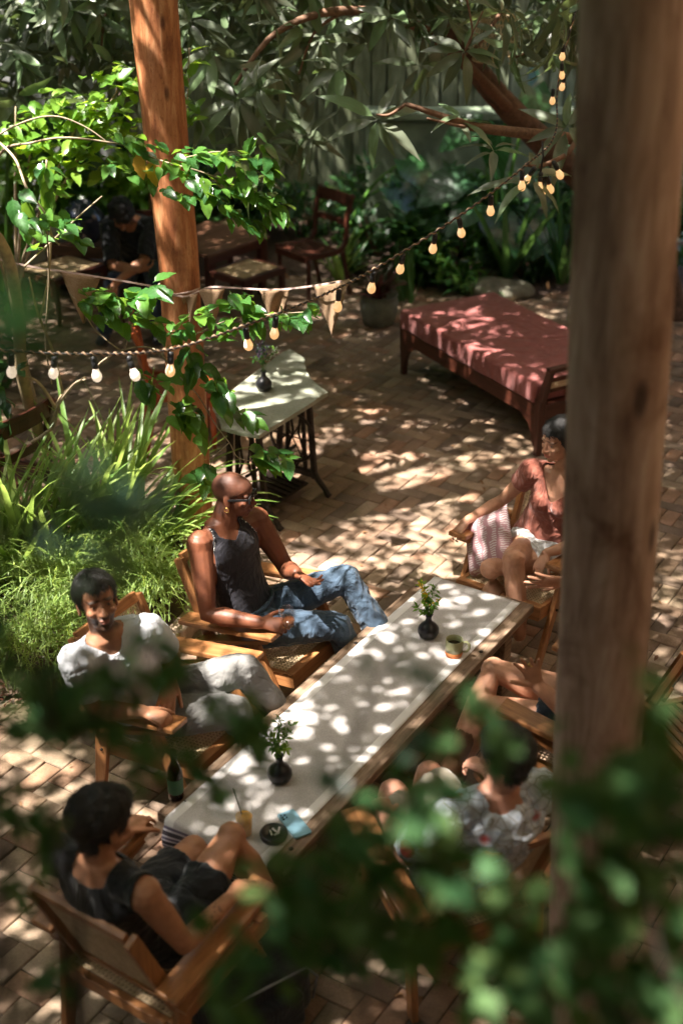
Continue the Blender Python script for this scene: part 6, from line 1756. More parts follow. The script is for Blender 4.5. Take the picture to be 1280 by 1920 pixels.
# ---- strap leaved clumps -----------------------------------------------------------------
def blade_mesh_arr(L, W, ang, lean, droop, n=8, fold=.3):
    pts = []; p = V((0, 0, 0)); a = lean
    vs = []; fs = []; uv = []
    d0 = V((math.cos(ang), math.sin(ang), 0)); side = V((-math.sin(ang), math.cos(ang), 0))
    for i in range(n + 1):
        t = i / n; w = W / 2 * ((1 - t) ** .5) * (.6 + .4 * min(1, t * 4)) + .0006
        d = d0 * math.sin(a) + V((0, 0, 1)) * math.cos(a); nn = side.cross(d) 
        for s_ in (-1, 0, 1): vs.append(p + side * s_ * w - nn * (abs(s_) * fold * w)); uv.append((s_ * .8 + (.3 if s_ == 0 else 0), t))
        p = p + d * (L / n); a += droop / n * (.4 + 1.2 * t)
    for i in range(n): q = i * 3; fs += [(q, q + 1, q + 4, q + 3), (q + 1, q + 2, q + 5, q + 4)]
    return np.array([list(v) for v in vs]), np.array(fs), np.array(uv)
def strap_clump(name, loc, n, L, W, lean, droop, mat, label, cat='plant', group=None, seed=1, rad=.08, most=300, part='blade', angs=None):
    rr = random.Random(seed); t = empty(name, loc, 0, label, cat, group)
    vs = []; fs = []; us = []; off = 0
    for i in range(n):
        a = rr.uniform(0, 2 * math.pi) if angs is None else rr.uniform(*angs); r_ = rad * math.sqrt(rr.random()); a2 = rr.uniform(0, 6.28)
        v, f, u = blade_mesh_arr(L * rr.uniform(.6, 1.1), W * rr.uniform(.7, 1.15), a, rr.uniform(*lean), rr.uniform(*droop))
        v = v + np.array([r_ * math.cos(a2), r_ * math.sin(a2), 0])
        if i < most: link(part, np_mesh(part, v, f, mat, True, uv=u), None, t)
        else: vs.append(v); fs.append(f + off); us.append(u); off += len(v)
    if vs: link('blades', np_mesh('blades', np.concatenate(vs), np.concatenate(fs), mat, True, uv=np.concatenate(us)), None, t, kind='stuff')
    return t
IG = 'iris clumps in the soil bed'
strap_clump('iris_clump', (-1.38, 7.15, .10), 80, 1.0, .048, (.05, .75), (.2, 1.3), M['leaf_blade'], 'tallest iris clump of long green blades, behind the head of the man in white', 'plant', IG, 4, .20)
strap_clump('iris_clump', (-1.80, 6.60, .12), 80, .95, .050, (.1, .85), (.2, 1.2), M['leaf_blade'], 'iris clump at the left edge of the bed', 'plant', IG, 5, .24)
strap_clump('iris_clump', (-1.12, 6.90, .08), 40, .85, .044, (.35, 1.0), (.8, 2.0), M['leaf_blade'], 'arching iris blades drooping toward the log post beside the man in the tank top', 'plant', IG, 6, .10, angs=(-1.0, 1.4))
strap_clump('iris_clump', (-1.48, 6.75, .10), 50, .75, .046, (.2, .9), (.3, 1.5), M['leaf_blade'], 'iris clump at the middle of the bed behind the wispy ground plants', 'plant', IG, 7, .25)
# wispy trailing plants
def wispy(loc, n, seed, label, spread=.35):
    rr = random.Random(seed); t = empty('wispy_plant', loc, 0, label, 'plant', 'wispy trailing plants at the front of the bed')
    vs = []; fs = []; uv = []; 
    def quad(p, d, s_, w):
        k = len(vs); vs.extend([p - s_ * w, p + s_ * w, p + d + s_ * w * .4, p + d - s_ * w * .4]); fs.append((k, k + 1, k + 2, k + 3)); uv.extend([(.5, 0)] * 4)
    for i in range(n):
        a = rr.uniform(0, 6.283); out = rr.uniform(.35, 1.0); p = V((rr.gauss(0, spread * .3), rr.gauss(0, spread * .3), rr.uniform(.05, .16)))
        d = V((math.cos(a) * out, math.sin(a) * out, rr.uniform(.5, 1.3))).normalized(); L = rr.uniform(.22, .42); k = 10
        for q in range(k):
            s_ = d.cross(V((0, 0, 1))).normalized(); quad(p, d * L / k * 1.08, s_, .0035)
            for _ in range(2):
                ld = (d * .5 + rdir(rr, .2)).normalized(); ss = ld.cross(V((0, 0, 1))); ss = ss.normalized() if ss.length > .01 else V((1, 0, 0)); quad(p, ld * rr.uniform(.012, .028), ss, .0032)
            p = p + d * L / k; d.z -= rr.uniform(.16, .26); d += V((rr.gauss(0, .08), rr.gauss(0, .08), 0)); d.normalize()
            if p.z < -loc[2] + .03: break
    me = np_mesh('strands', [list(v) for v in vs], fs, M['leaf_wisp'], False, uv=uv); link('strands', me, None, t, kind='stuff'); return t
wispy((-1.05, 6.28, .14), 330, 3, 'wispy light green trailing plant right behind the head of the man in white')
wispy((-1.50, 6.20, .14), 330, 4, 'wispy light green trailing plant left of the head of the man in white')
wispy((-1.85, 6.45, .16), 260, 5, 'wispy trailing plant at the far left edge of the bed')
wispy((-1.30, 6.62, .14), 240, 6, 'wispy trailing plant between the irises and the man in white')
wispy((-1.55, 5.80, .10), 200, 7, 'low wispy plant at the front left corner of the bed')
RB = empty('reddish_ground_plant', (-1.62, 5.62, .06), 0, 'dark reddish dry ground plant at the front corner of the bed', 'plant')
rr = random.Random(8); T_sm = variants(3, .035, .018, n=2, shape='ovate')
foliage(RB, 'leaf', T_sm, [(V((-1.62 + rr.gauss(0, .2), 5.66 + rr.gauss(0, .15), .06 + abs(rr.gauss(0, .07)))), frame(rdir(rr, .4), V((0, 0, 1))), rr.uniform(.7, 1.5)) for _ in range(900)], M['leaf_red'], 0, 99)

# ---- back garden ---------------------------------------------------------------------------
def bush(name, loc, rad, n, tpl, mat, label, seed, group=None, stems=True, cat='shrub', most=0, size=.08, up=.35, shellf=.55):
    rr = random.Random(seed); t = empty(name, loc, 0, label, cat, group); pl = []
    if stems:
        mb = MB()
        for i in range(6):
            a = rr.uniform(0, 6.28); e = V((math.cos(a) * rad[0] * .5, math.sin(a) * rad[1] * .5, rad[2] * 1.2)); twig(mb, [V((0, 0, 0)), e * .5 + V((0, 0, .05)), e], .014, .005)
        mb.build('stems', M['branch_dark'], t, kind='stuff')
    cl = [(rdir(rr), rr.uniform(shellf, 1)) for _ in range(max(6, n // 22))]
    for i in range(n):
        d, r_ = cl[rr.randrange(len(cl))]
        c = V((d.x * rad[0] * r_, d.y * rad[1] * r_, (d.z * r_ * .5 + .55) * 2 * rad[2])) 
        p = V(loc) + c + rdir(rr) * rr.random() ** .5 * min(rad) * .34
        pl.append((p, frame((d * .6 + rdir(rr) * .8 + V((0, 0, -.1))), V((rr.gauss(0, .4), rr.gauss(-.3, .4), 1))), rr.uniform(.7, 1.3)))
    foliage(t, 'leaf', tpl, pl, mat, most, 9, size); return t
T_ov2 = variants(4, .10, .05, n=3, fold=.25, droop=.15, wave=.03, shape='ovate')
T_lg = variants(4, .20, .09, n=5, fold=.2, droop=.25, wave=.03, shape='ovate')
T_ln = variants(4, .20, .045, n=5, fold=.25, droop=.35, wave=.02, shape='lance')
GB = 'dark shrubs along the back of the garden'
for i, (x, y, rx, ry, rz, m_, lb) in enumerate([
    (.35, 12.9, .55, .4, .42, 'leaf_dark', 'dark shrub directly right of the slatted chair'),
    (1.15, 12.9, .6, .4, .38, 'leaf_dark', 'dark shrub at the back, below the largest elephant ear leaf'),
    (2.0, 12.8, .6, .4, .40, 'leaf_dark', 'dark shrub between the two yucca clumps'),
    (2.8, 12.6, .6, .5, .50, 'leaf_dark', 'dark shrub hidden behind the thick log post'),
    (-.4, 13.5, .5, .3, .30, 'leaf_dark', 'low dark shrub at the foot of the plank fence'),
    (-1.2, 13.3, .5, .35, .42, 'leaf_dark', 'dark shrub at the fence behind the brown side table'),
    (1.05, 12.05, .35, .28, .26, 'leaf_mid', 'small leafy shrub behind the far corner of the daybed'),
    (.62, 12.1, .28, .22, .24, 'leaf_dark', 'small dark shrub beside the snake plant'),
    (1.7, 12.25, .40, .25, .20, 'leaf_dark', 'low shrub by the flat rock behind the daybed')]):
    bush('garden_shrub', (x, y, 0), (rx, ry, rz), 750 if rz > .3 else 380, [T_ov2, T_lg][i % 2], M[m_], lb, 40 + i, GB)
for i, (x, y, rx, ry, rz, m_, lb) in enumerate([
    (-2.55, 12.22, .45, .40, .42, 'leaf_mid', 'leafy plant filling the large pale planter'),
    (-3.2, 12.0, .5, .4, .6, 'leaf_lime', 'bright green shrub at the far left edge by the grey wall'),
    (-1.95, 12.45, .35, .25, .55, 'leaf_lime', 'light green shrub behind the head of the man in black'),
    (-2.7, 9.6, .40, .35, .42, 'leaf_dark', 'dark leafy shrub low at the left edge, in front of the cane stool')]):
    bush('leafy_bush', (x, y, .60 if i == 0 else 0), (rx, ry, rz), 620, T_lg if i < 3 else T_ov2, M[m_], lb, 60 + i, None, True)
# elephant ears
T_he = variants(4, .62, .50, n=12, fold=.16, droop=.32, wave=.030, shape='heart', stem=0)
def elephant(loc, leaves, label, mat='leaf_alo'):
    leaves = [(p, d, u, s_ * .82) for p, d, u, s_ in leaves]
    t = empty('elephant_ear', loc, 0, label, 'plant', 'big leaved elephant ears before the mossy wall')
    for i, (p, d, up, s_) in enumerate(leaves):
        v, f, u = T_he[i % 4]; o = link('leaf', np_mesh('leaf', v, f, M[mat], True, uv=u), None, t)
        o.matrix_local = Matrix.Translation(V(p) - V(loc)) @ frame(V(d), V(up)).to_4x4() @ Matrix.Scale(s_, 4)
        mb = MB(); mid = V(loc).lerp(V(p), .5) + V((0, 0, .18)); twig(mb, catenary([V(loc), mid, V(p) + V((0, 0, .0))], 6), .022, .010, 8, t); mb.build('stalk', M['stalk'], t)
    return t
M['stalk'] = simple('green_stalk', (.10, .24, .04), .4, var=.25, scale=20)
elephant((1.45, 12.5, .05), [((1.112, 12.2, 0.955), (-.9, -.3, -.25), (.1, -.5, .85), .95), ((1.248, 12, 0.765), (-.75, -.45, -.3), (-.2, -.4, .9), .8), ((1.413, 12.3, 1.386), (-.15, -.3, -.9), (-.75, -.7, .2), .9), ((1.275, 12.6, 1.346), (-.9, -.1, -.3), (0, -.5, .85), .85), ((1.743, 12.6, 1.679), (.1, -.5, -.8), (.1, -.8, .5), .75), ((1.359, 12.1, 0.665), (.4, -.6, -.4), (0, -.5, .9), .9)], 'elephant ear plant with the brightest sunlit upright leaf, above the bulb cluster')
elephant((2.35, 12.6, .05), [((2.052, 12.5, 1.247), (.3, -.6, -.5), (0, -.6, .8), 1.1), ((1.981, 12.3, 0.509), (-.5, -.6, -.3), (.2, -.5, .9), .9), ((2.259, 12.4, 0.93), (.6, -.5, -.4), (0, -.5, .9), 1.0)], 'elephant ear plant half hidden by the thick log post')
elephant((-.05, 12.9, .05), [((0.595, 12.6, 1.029), (.5, -.5, -.4), (0, -.5, .9), .75), ((0.454, 12.7, 0.755), (.7, -.3, -.4), (.1, -.5, .8), .8), ((0.799, 12.4, 0.481), (.4, -.6, -.4), (.1, -.4, .9), .7)], 'dark elephant ear plant right of the slatted chair')
elephant((-2.9, 11.2, .05), [((-2.537, 10.6, 1.948), (.3, -.5, -.6), (.2, -.8, .6), .9), ((-2.261, 10.8, 1.808), (.5, -.4, -.5), (0, -.7, .7), .75), ((-2.149, 10.8, 1.663), (.6, -.4, -.5), (0, -.6, .8), .7), ((-2.776, 10.6, 1.666), (-.3, -.6, -.5), (0, -.6, .8), .8)], 'elephant ear plant with pale sunlit leaves at the upper left edge')
# yuccas, snake plant, potted cordyline, ferns
strap_clump('yucca', (1.52, 12.0, .10), 15, 1.05, .085, (.05, .75), (.05, .35), M['leaf_blade_dark'], 'yucca like clump with thick upright leaves behind the daybed', 'plant', 'yucca clumps', 3, .05)
strap_clump('yucca', (2.00, 11.8, .10), 15, 1.10, .085, (.05, .75), (.05, .35), M['leaf_blade_dark'], 'yucca like clump nearest the thick log post', 'plant', 'yucca clumps', 9, .05)
strap_clump('snake_plant', (.58, 11.55, .02), 12, .55, .055, (.0, .25), (.0, .1), M['leaf_blade_dark'], 'stiff upright snake plant left of the daybed', 'plant', None, 4, .08)
pot = empty('plant_pot', (.32, 11.0, 0), 0, 'weathered grey pot under the red tinged plant, left of the daybed', 'pot')
MB().lathe([(.09, 0), (.13, .02), (.16, .12), (.165, .22), (.15, .25), (.165, .27), (.145, .27), (.13, .24), (.001, .23)], n=24).build('pot_body', M['clay'], pot)
strap_clump('cordyline', (.32, 11.0, .24), 46, .34, .05, (.2, 1.2), (.3, 1.3), M['leaf_red'], 'red and dark green cordyline growing in the weathered grey pot', 'plant', None, 5, .05)
strap_clump('fern_clump', (1.15, 11.75, .03), 60, .42, .035, (.3, 1.2), (.5, 1.6), M['leaf_blade_dark'], 'fern like clump right behind the daybed far edge', 'plant', 'low strap leaved clumps', 12, .10)
strap_clump('fern_clump', (.05, 12.4, .03), 50, .40, .03, (.3, 1.2), (.5, 1.6), M['leaf_blade_dark'], 'low strap leaved clump beside the slatted chair back', 'plant', 'low strap leaved clumps', 13, .10)
strap_clump('palm_seedling', (-.02, 12.1, .02), 16, .55, .05, (.2, .9), (.4, 1.2), M['leaf_blade'], 'bright thin leaved seedling right of the slatted chair', 'plant', None, 14, .04)
rk = empty('garden_rock', (1.40, 11.75, 0), 0, 'flat mossy rock on the soil behind the daybed', 'rock')
b = Blob(); b.ell((0, 0, .05), (.30, .20, .11)); b.ell((.18, .05, .03), (.2, .16, .09)); co, no, fc = b.remesh(.02, 1); co = co + no * (nz(co, 9, 2) * .018)[:, None]
link('rock_body', np_mesh('rock_body', co, fc, M['rock'], True), None, rk)
# ground litter
rr = random.Random(77); lit = []
T_dry = variants(3, .07, .03, n=3, fold=.3, droop=.2, wave=.05, shape='ovate')
LIT = empty('leaf_litter', (1.0, 12.4, 0), 0, 'fallen dry leaves over the dark soil under the back garden', 'leaf litter', kind='stuff')
for _ in range(900): lit.append((V((rr.uniform(-1.5, 3.4), rr.uniform(11.9, 13.8), rr.uniform(-.06, .0))), frame(rdir(rr), V((rr.gauss(0, .3), rr.gauss(0, .3), 1))), rr.uniform(.6, 1.6)))
foliage(LIT, 'leaf', T_dry, lit, M['leaf_dry'], 0, 99, stuff_name='dry_leaves')
lit = [(V((rr.uniform(-3.2, 3), rr.uniform(3.4, 11.9), .008)), frame(V((rr.gauss(0, 1), rr.gauss(0, 1), 0)), V((rr.gauss(0, .15), rr.gauss(0, .15), 1))), rr.uniform(.35, .8)) for _ in range(380)]
LIT2 = empty('scattered_leaves', (0, 8, 0), 0, 'a few small dry leaves scattered over the paving', 'leaf litter', kind='stuff')
foliage(LIT2, 'leaf', T_dry, lit, M['leaf_dry'], 0, 99, stuff_name='dry_leaves')
GS = bpy.data.meshes.new('garden_soil'); GS.from_pydata([(-.2, 11.75, -.004), (6, 11.75, -.004), (6, 14, .05), (-2.2, 14, .05), (-2.2, 12.6, -.004)], [], [(0, 1, 2, 3, 4)])
o = link('garden_soil', GS, M['soil']); o['kind'] = 'structure'; o['label'] = 'dark soil of the planted strip before the fence'

# ---- mango tree ------------------------------------------------------------------------
# gaps in the high crown, given by where their sun patches fall on the ground: x, y, radius, openness
GAPS = [(1.11, 9.81, 0.3, 0.6), (0.04, 9.88, 0.3, 0.4), (0.45, 8.59, 0.4, 0.2), (-0.57, 8.0, 0.3, 0.3), (-2.19, 9.88, 0.5, 0.6), (-1.38, 9.45, 0.4, 0.5), (-1.28, 7.64, 0.6, 0.93), (-1.27, 6.3, 0.7, 0.93), (-0.85, 6.9, 0.4, 0.9), (-1.45, 5.03, 0.5, 0.9), (-1.19, 4.84, 0.35, 0.85), (-0.89, 4.42, 0.3, 0.7), (-1.56, 5.59, 0.4, 0.8), (-0.21, 5.54, 0.14, 0.9), (-0.04, 5.6, 0.12, 0.6), (0.22, 5.64, 0.3, 0.85), (-0.01, 5.77, 0.12, 0.5), (-0.54, 4.81, 0.25, 0.93), (-0.3, 5.02, 0.35, 0.93), (-0.18, 5.06, 0.25, 0.93), (-0.07, 5.27, 0.2, 0.6), (0.2, 5.04, 0.3, 0.45), (0.02, 4.66, 0.3, 0.5), (-0.14, 4.31, 0.3, 0.6), (0.76, 5.81, 0.25, 0.45), (0.8, 5.38, 0.2, 0.5), (1.34, 6.24, 0.2, 0.35), (1.07, 6.23, 0.2, 0.5), (0.88, 5.02, 0.2, 0.5), (0.04, 9.03, 0.9, 0.5), (-0.63, 8.27, 0.8, 0.93), (-0.14, 7.62, 0.5, 0.9), (0.01, 6.66, 0.4, 0.9), (-0.27, 6.47, 0.4, 0.93), (0.26, 6.17, 0.4, 0.8), (0.51, 7.17, 0.4, 0.8), (1.29, 8.05, 0.3, 0.9), (-0.2, 6.47, 0.4, 0.8), (-0.1, 12.62, 0.4, 0.5), (2.04, 13.8, 0.3, 0.8), (-0.54, 6.82, 0.3, 0.8), (1.91, 5.91, 0.4, 0.3), (0.47, 12.94, 0.5, 0.6), (-2.69, 11.11, 0.5, 0.5), (0.24, 11.67, 0.4, 0.5), (-1.31, 4.11, 0.4, 0.4), (0.74, 8.3, 0.4, 0.6), (1.06, 4.03, 0.2, 0.5), (0.43, 14.23, 0.35, 0.5), (-2.38, 13.05, 0.9, 0.9), (-1.01, 9.82, 1.0, 0.7), (1.24, 9.1, 0.8, 0.7), (2.29, 9.02, 0.6, 0.6), (0.16, 9.06, 0.6, 0.8), (1.46, 7.74, 0.25, 0.9), (-0.22, 5.56, 0.22, 0.93), (-0.33, 5.45, 0.2, 0.9), (-0.25, 5.38, 0.22, 0.93), (-0.0, 5.69, 0.18, 0.9), (0.01, 5.47, 0.2, 0.9), (0.19, 5.54, 0.15, 0.9), (0.29, 5.67, 0.3, 0.93), (-0.46, 4.77, 0.2, 0.93), (-0.5, 4.79, 0.35, 0.93), (-0.24, 4.94, 0.35, 0.93), (-0.31, 5.14, 0.3, 0.9), (-0.14, 5.06, 0.25, 0.8), (0.51, 7.28, 0.6, 0.93), (-0.12, 6.31, 0.6, 0.93), (0.5, 6.24, 0.4, 0.93), (0.01, 6.21, 0.5, 0.93), (0.06, 6.36, 0.35, 0.9), (-0.39, 8.09, 1.0, 0.93), (-0.41, 6.58, 0.6, 0.9), (0.36, 7.99, 0.7, 0.8), (-0.4, 6.36, 0.4, 0.9), (-0.69, 5.89, 0.4, 0.93), (-1.36, 6.91, 0.7, 0.93), (1.28, 9.81, 0.22, 0.9), (1.04, 9.93, 0.2, 0.6), (0.92, 9.35, 0.2, 0.5), (1.61, 9.25, 0.2, 0.2), (0.01, 4.92, 0.35, 0.5), (0.35, 5.25, 0.35, 0.4), (0.42, 5.02, 0.2, 0.5), (-0.07, 7.2, 0.35, 0.55), (-0.28, 7.77, 0.22, 0.5), (1.7, 1.3, 0.8, 0.1), (0.6, 1.3, 0.8, 0.1), (0.57, 6.68, 0.6, 0.93), (-0.19, 6.74, 0.6, 0.93), (0.29, 6.44, 0.4, 0.9), (1.26, 9.83, 0.17, 1.1), (1.57, 6.3, 0.16, 0.9), (1.34, 6.33, 0.15, 0.7), (1.26, 5.35, 0.18, 0.9), (1.13, 4.91, 0.18, 0.8), (-1.34, 10.59, 0.3, 0.35), (0.79, 3.79, 0.25, 0.6)]
rr = random.Random(31)
MT = empty('mango_tree', (2.9, 11.2, 0), 0, 'mango tree with drooping rosettes of long dusty grey green leaves across the top', 'tree')
T_mg = variants(7, .27, .064, n=8, fold=.30, droop=.32, wave=.026, shape='lance')
T_mgs = [leaf_tpl(.235, .06, 3, .22, .22, .02, 'lance', s_) for s_ in (1, 2, 3)]
mb = MB(); twig(mb, catenary([(2.9, 11.2, -.02), (2.6, 11.1, .7), (1.833, 10.4, 1.425), (1.264, 10.2, 1.949), (0.913, 10, 2.361), (0.579, 9.8, 2.985)], 8), .13, .07, 14, MT); mb.build('trunk', M['trunk'], MT)
for P_, a, b_ in (([(1.833, 10.4, 1.425), (1.66, 9, 1.948), (1.342, 7.8, 2.276), (0.76, 7.5, 2.406), (0.604, 7.4, 2.47), (0.338, 7.3, 2.573)], .05, .012),
                  ([(1.342, 7.8, 2.276), (1.222, 7.4, 2.284), (1.051, 7.2, 2.269), (0.973, 7.15, 2.292)], .018, .008),
                  ([(0.76, 7.5, 2.406), (0.629, 7.35, 2.449), (0.453, 7.3, 2.499)], .012, .006), ([(0.338, 7.3, 2.573), (0.255, 7.3, 2.518), (0.184, 7.3, 2.518)], .010, .006),
                  ([(1.264, 10.2, 1.949), (0.543, 9, 2.688), (0.032, 8.5, 2.882), (-0.376, 8.3, 2.79), (-0.63, 8.2, 2.505)], .045, .010),
                  ([(0.032, 8.5, 2.882), (-0.158, 8.4, 2.775), (-0.257, 8.4, 2.531)], .012, .006), ([(0.913, 10, 2.361), (1.011, 9, 2.816), (0.846, 8.6, 2.684), (0.703, 8.4, 2.623)], .02, .006),
                  ([(0.579, 9.8, 2.985), (-0.481, 9.4, 3.218), (-1.292, 9, 3.129), (-1.726, 8.8, 2.717)], .05, .012), ([(-1.292, 9, 3.129), (-1.434, 8.7, 2.856), (-1.49, 8.7, 2.574)], .014, .006),
                  ([(1.342, 8.5, 2.822), (1.133, 8.3, 2.7), (0.998, 8.2, 2.656)], .012, .006), ([(0.641, 7.5, 3.119), (0.693, 7.5, 2.907), (0.655, 7.5, 2.812), (0.744, 7.5, 3.013)], .006, .004)):
    mb = MB(); twig(mb, catenary(P_, 6), a, b_, 9, MT); mb.build('limb', M['branch_dark'], MT)
pl = []
def rosette(c, n, rr, axis=None, s0=.8, s1=1.1, out=1.0):
    tidy = axis is not None
    ax = V(axis) if axis else V((rr.gauss(0, .5), rr.gauss(-.3, .4), rr.gauss(.1, .5))).normalized(); u, w = ortho(ax, V((0, 0, 1)))
    for i in range(n):
        a = 2 * math.pi * (i + rr.uniform(-.45, .45)) / n; d = (u * math.cos(a) + w * math.sin(a)) * out * rr.uniform(.6, 1) + ax * rr.uniform(-.2, .7) + V((rr.gauss(0, .15), rr.gauss(0, .15), rr.uniform(-.75, -.05)))
        if tidy: d = (u * math.cos(a) + w * math.sin(a)) + ax * rr.uniform(-.1, .45) + V((0, 0, rr.uniform(-.35, 0)))
        pl.append((V(c) - ax * rr.uniform(0, .07), frame(d, ax + V((rr.gauss(0, .3), rr.gauss(0, .3), .5))), rr.uniform(s0 * .75, s1)))
    return u, w
# the rosettes that read one by one
for c, n, ax, s_ in (((0.187, 7.3, 2.499), 7, (-.1, -.95, .35), 1.0), ((-0.609, 8.1, 2.457), 11, (0, -.8, .6), 1.05), ((1.012, 7.1, 2.242), 6, (.2, -.5, .6), 1.0), ((1.215, 7.4, 2.441), 8, (-.1, -.8, .5), 1.0),
                     ((0.646, 7.4, 2.498), 6, (0, -.3, .9), .7), ((0.826, 7.4, 2.342), 6, (0, -.3, .9), .75), ((-0.38, 8.3, 2.579), 10, None, 1.0), ((-0.127, 8.4, 2.745), 10, None, 1.0), ((-0.529, 8.2, 2.194), 9, (.3, -.7, .3), 1.0),
                     ((0, 8.3, 2.609), 9, None, 1.0), ((0.655, 7.5, 2.812), 9, (0, -.7, .1), .85), ((0.996, 8.2, 2.701), 9, None, 1.0), ((1.189, 7.8, 2.693), 8, None, 1.0), ((-0.262, 8.4, 2.183), 8, (.3, -.6, .5), 1.0), ((-0.757, 8.3, 2.67), 9, None, 1.0),
                     ((0.277, 8.2, 2.892), 9, None, 1.0), ((0.512, 8.4, 2.592), 7, None, .9), ((-0.834, 8.3, 2.362), 8, None, 1.0), ((1.197, 7.6, 2.973), 9, None, 1.0), ((0.935, 7.8, 2.974), 9, None, 1.0)):
    rosette(c, n, rr, ax, s_ * 1.0, s_ * 1.25)
def crown(boxes):
    """rosettes spread through boxes of space: x0 x1 y0 y1 z0 z1 count"""
    for x0, x1, y0, y1, z0, z1, n, cnt in boxes:
        for _ in range(cnt):
            p = (rr.uniform(x0, x1), rr.uniform(y0, y1), rr.uniform(z0, z1))
            qx, qy = p[0] - SUN.x / SUN.z * p[2], p[1] - SUN.y / SUN.z * p[2]
            if any(a > 1 and math.hypot(qx - x, qy - y) < r_ * 1.5 for x, y, r_, a in GAPS): continue
            rosette(p, n, rr)
crown([(-3.4, -1.15, 8.3, 10.3, 2.35, 3.4, 9, 230), (-1.2, .3, 8.3, 10.6, 2.45, 3.3, 9, 130), (.1, 1.9, 8.2, 10.4, 2.72, 3.4, 9, 150), (-3.4, -1.6, 9.5, 11.5, 2.0, 2.9, 8, 60), (-.75, -.15, 8.0, 9.4, 1.95, 2.6, 9, 14), (1.2, 2.4, 8.4, 9.6, 2.1, 2.8, 8, 12)])
foliage(MT, 'leaf', T_mg, pl, M['leaf_mango'], 300, 9, .22)

# ---- shade tree above the courtyard: its crown lets through the sun patches ----------------
rr = np.random.RandomState(9)
ST_ = empty('shade_tree', (-5.6, 5.2, 0), 0, 'tall shade tree whose high crown dapples the whole courtyard', 'tree')
mb = MB(); twig(mb, catenary([(-5.6, 5.2, -.05), (-5.4, 5.2, 2.5), (-4.9, 5.3, 4.6), (-3.5, 5.8, 5.6)], 8), .24, .12, 16, ST_); mb.build('trunk', M['trunk'], ST_)
for e in ((-1.0, 7.5, 5.7), (-2.5, 10.5, 5.6), (-3.0, 2.5, 5.5), (.5, 4.5, 5.6), (1.0, 9.5, 5.8)):
    mb = MB(); twig(mb, catenary([(-4.9, 5.3, 4.6), V((-4.2, 5.6, 5.3)).lerp(V(e), .3), V(e)], 8), .09, .03, 9, ST_); mb.build('limb', M['trunk'], ST_)
sx, sy = SUN.x / SUN.z, SUN.y / SUN.z
# gaps in the crown, given by where their sun patches fall on the ground: x, y, radius, openness
def openness(gx, gy):
    o_ = np.full(gx.shape, 0.0)
    for x, y, r_, a in GAPS:
        d = np.hypot(gx - x, gy - y); o_ = np.maximum(o_, a * np.clip(1.25 - d / r_, 0, 1) / 1.0 * (d < 1.25 * r_))
    return np.clip(o_, 0, 1)
NC = 31000
gx = rr.uniform(-4.5, 5.0, NC); gy = rr.uniform(-2, 15, NC); z = rr.uniform(4.7, 6.0, NC)
keep = rr.uniform(0, 1, NC) > openness(gx, gy)
gx, gy, z = gx[keep], gy[keep], z[keep]; cx = gx + sx * z; cy = gy + sy * z
lv = np.array([(0, 0, 0), (-.026, .05, .006), (.026, .05, .006), (0, .13, -.012), (0, .055, 0)])
PER = 7; n = len(cx) * PER
c = np.repeat(np.stack([cx, cy, z], 1), PER, 0) + rr.normal(0, .085, (n, 3))
# extra unseen leaf clusters added to the crown to shade the thick log post
qx = rr.normal(1.85, .5, 900); qy = rr.normal(3.7, .35, 900); qz = rr.uniform(4.9, 5.9, 900)
extra = np.repeat(np.stack([qx + sx * qz, qy + sy * qz, qz], 1), 4, 0) + rr.normal(0, .08, (3600, 3)); c = np.concatenate([c, extra]); n = len(c)
d = rr.normal(0, 1, (n, 3)); d[:, 2] *= .4; d[:, 2] -= .3; d /= np.linalg.norm(d, axis=1)[:, None]
up = rr.normal(0, .45, (n, 3)); up[:, 2] += 1; up -= d * (up * d).sum(1)[:, None]; up /= np.linalg.norm(up, axis=1)[:, None]
xx = np.cross(d, up); sc_ = rr.uniform(.7, 1.25, n)
Ms = np.stack([xx, d, up], 2) * sc_[:, None, None]
W_ = np.einsum('nij,vj->nvi', Ms, lv) + c[:, None, :] - np.array(ST_.location)
tri = np.array([(0, 4, 1), (0, 2, 4), (1, 4, 3), (4, 2, 3)])
F = (tri[None] + (np.arange(n) * 5)[:, None, None]).reshape(-1, 3)
uvt = np.array([(0, 0), (-1, .4), (1, .4), (0, 1), (0, .4)], float)
link('crown', np_mesh('crown', W_.reshape(-1, 3), F, M['leaf_dark'], True, uv=np.tile(uvt, (n, 1))), None, ST_, kind='stuff')

HG = empty('sky_block_hedge', (0, 15.6, 0), 0, 'unseen tall leaf mass added beyond the plank fence to block low sky light', 'hedge')  # added out of view to stop horizon light coming over the fence
n = 26000; c = np.stack([rr.uniform(-7, 7, n), rr.normal(15.6, .55, n), rr.uniform(.2, 7.5, n)], 1)
d = rr.normal(0, 1, (n, 3)); d[:, 2] -= .4; d /= np.linalg.norm(d, axis=1)[:, None]; up = rr.normal(0, .6, (n, 3)); up[:, 1] -= .8; up[:, 2] += .5
up -= d * (up * d).sum(1)[:, None]; up /= np.linalg.norm(up, axis=1)[:, None]; Ms = np.stack([np.cross(d, up), d, up], 2) * rr.uniform(1.8, 3.0, n)[:, None, None]
W_ = np.einsum('nij,vj->nvi', Ms, lv * np.array([1.3, 1, 1])) + c[:, None, :] - np.array(HG.location)
F = (tri[None] + (np.arange(n) * 5)[:, None, None]).reshape(-1, 3)
link('hedge_foliage', np_mesh('hedge_foliage', W_.reshape(-1, 3), F, M['leaf_dark'], True, uv=np.tile(uvt, (n, 1))), None, HG, kind='stuff')

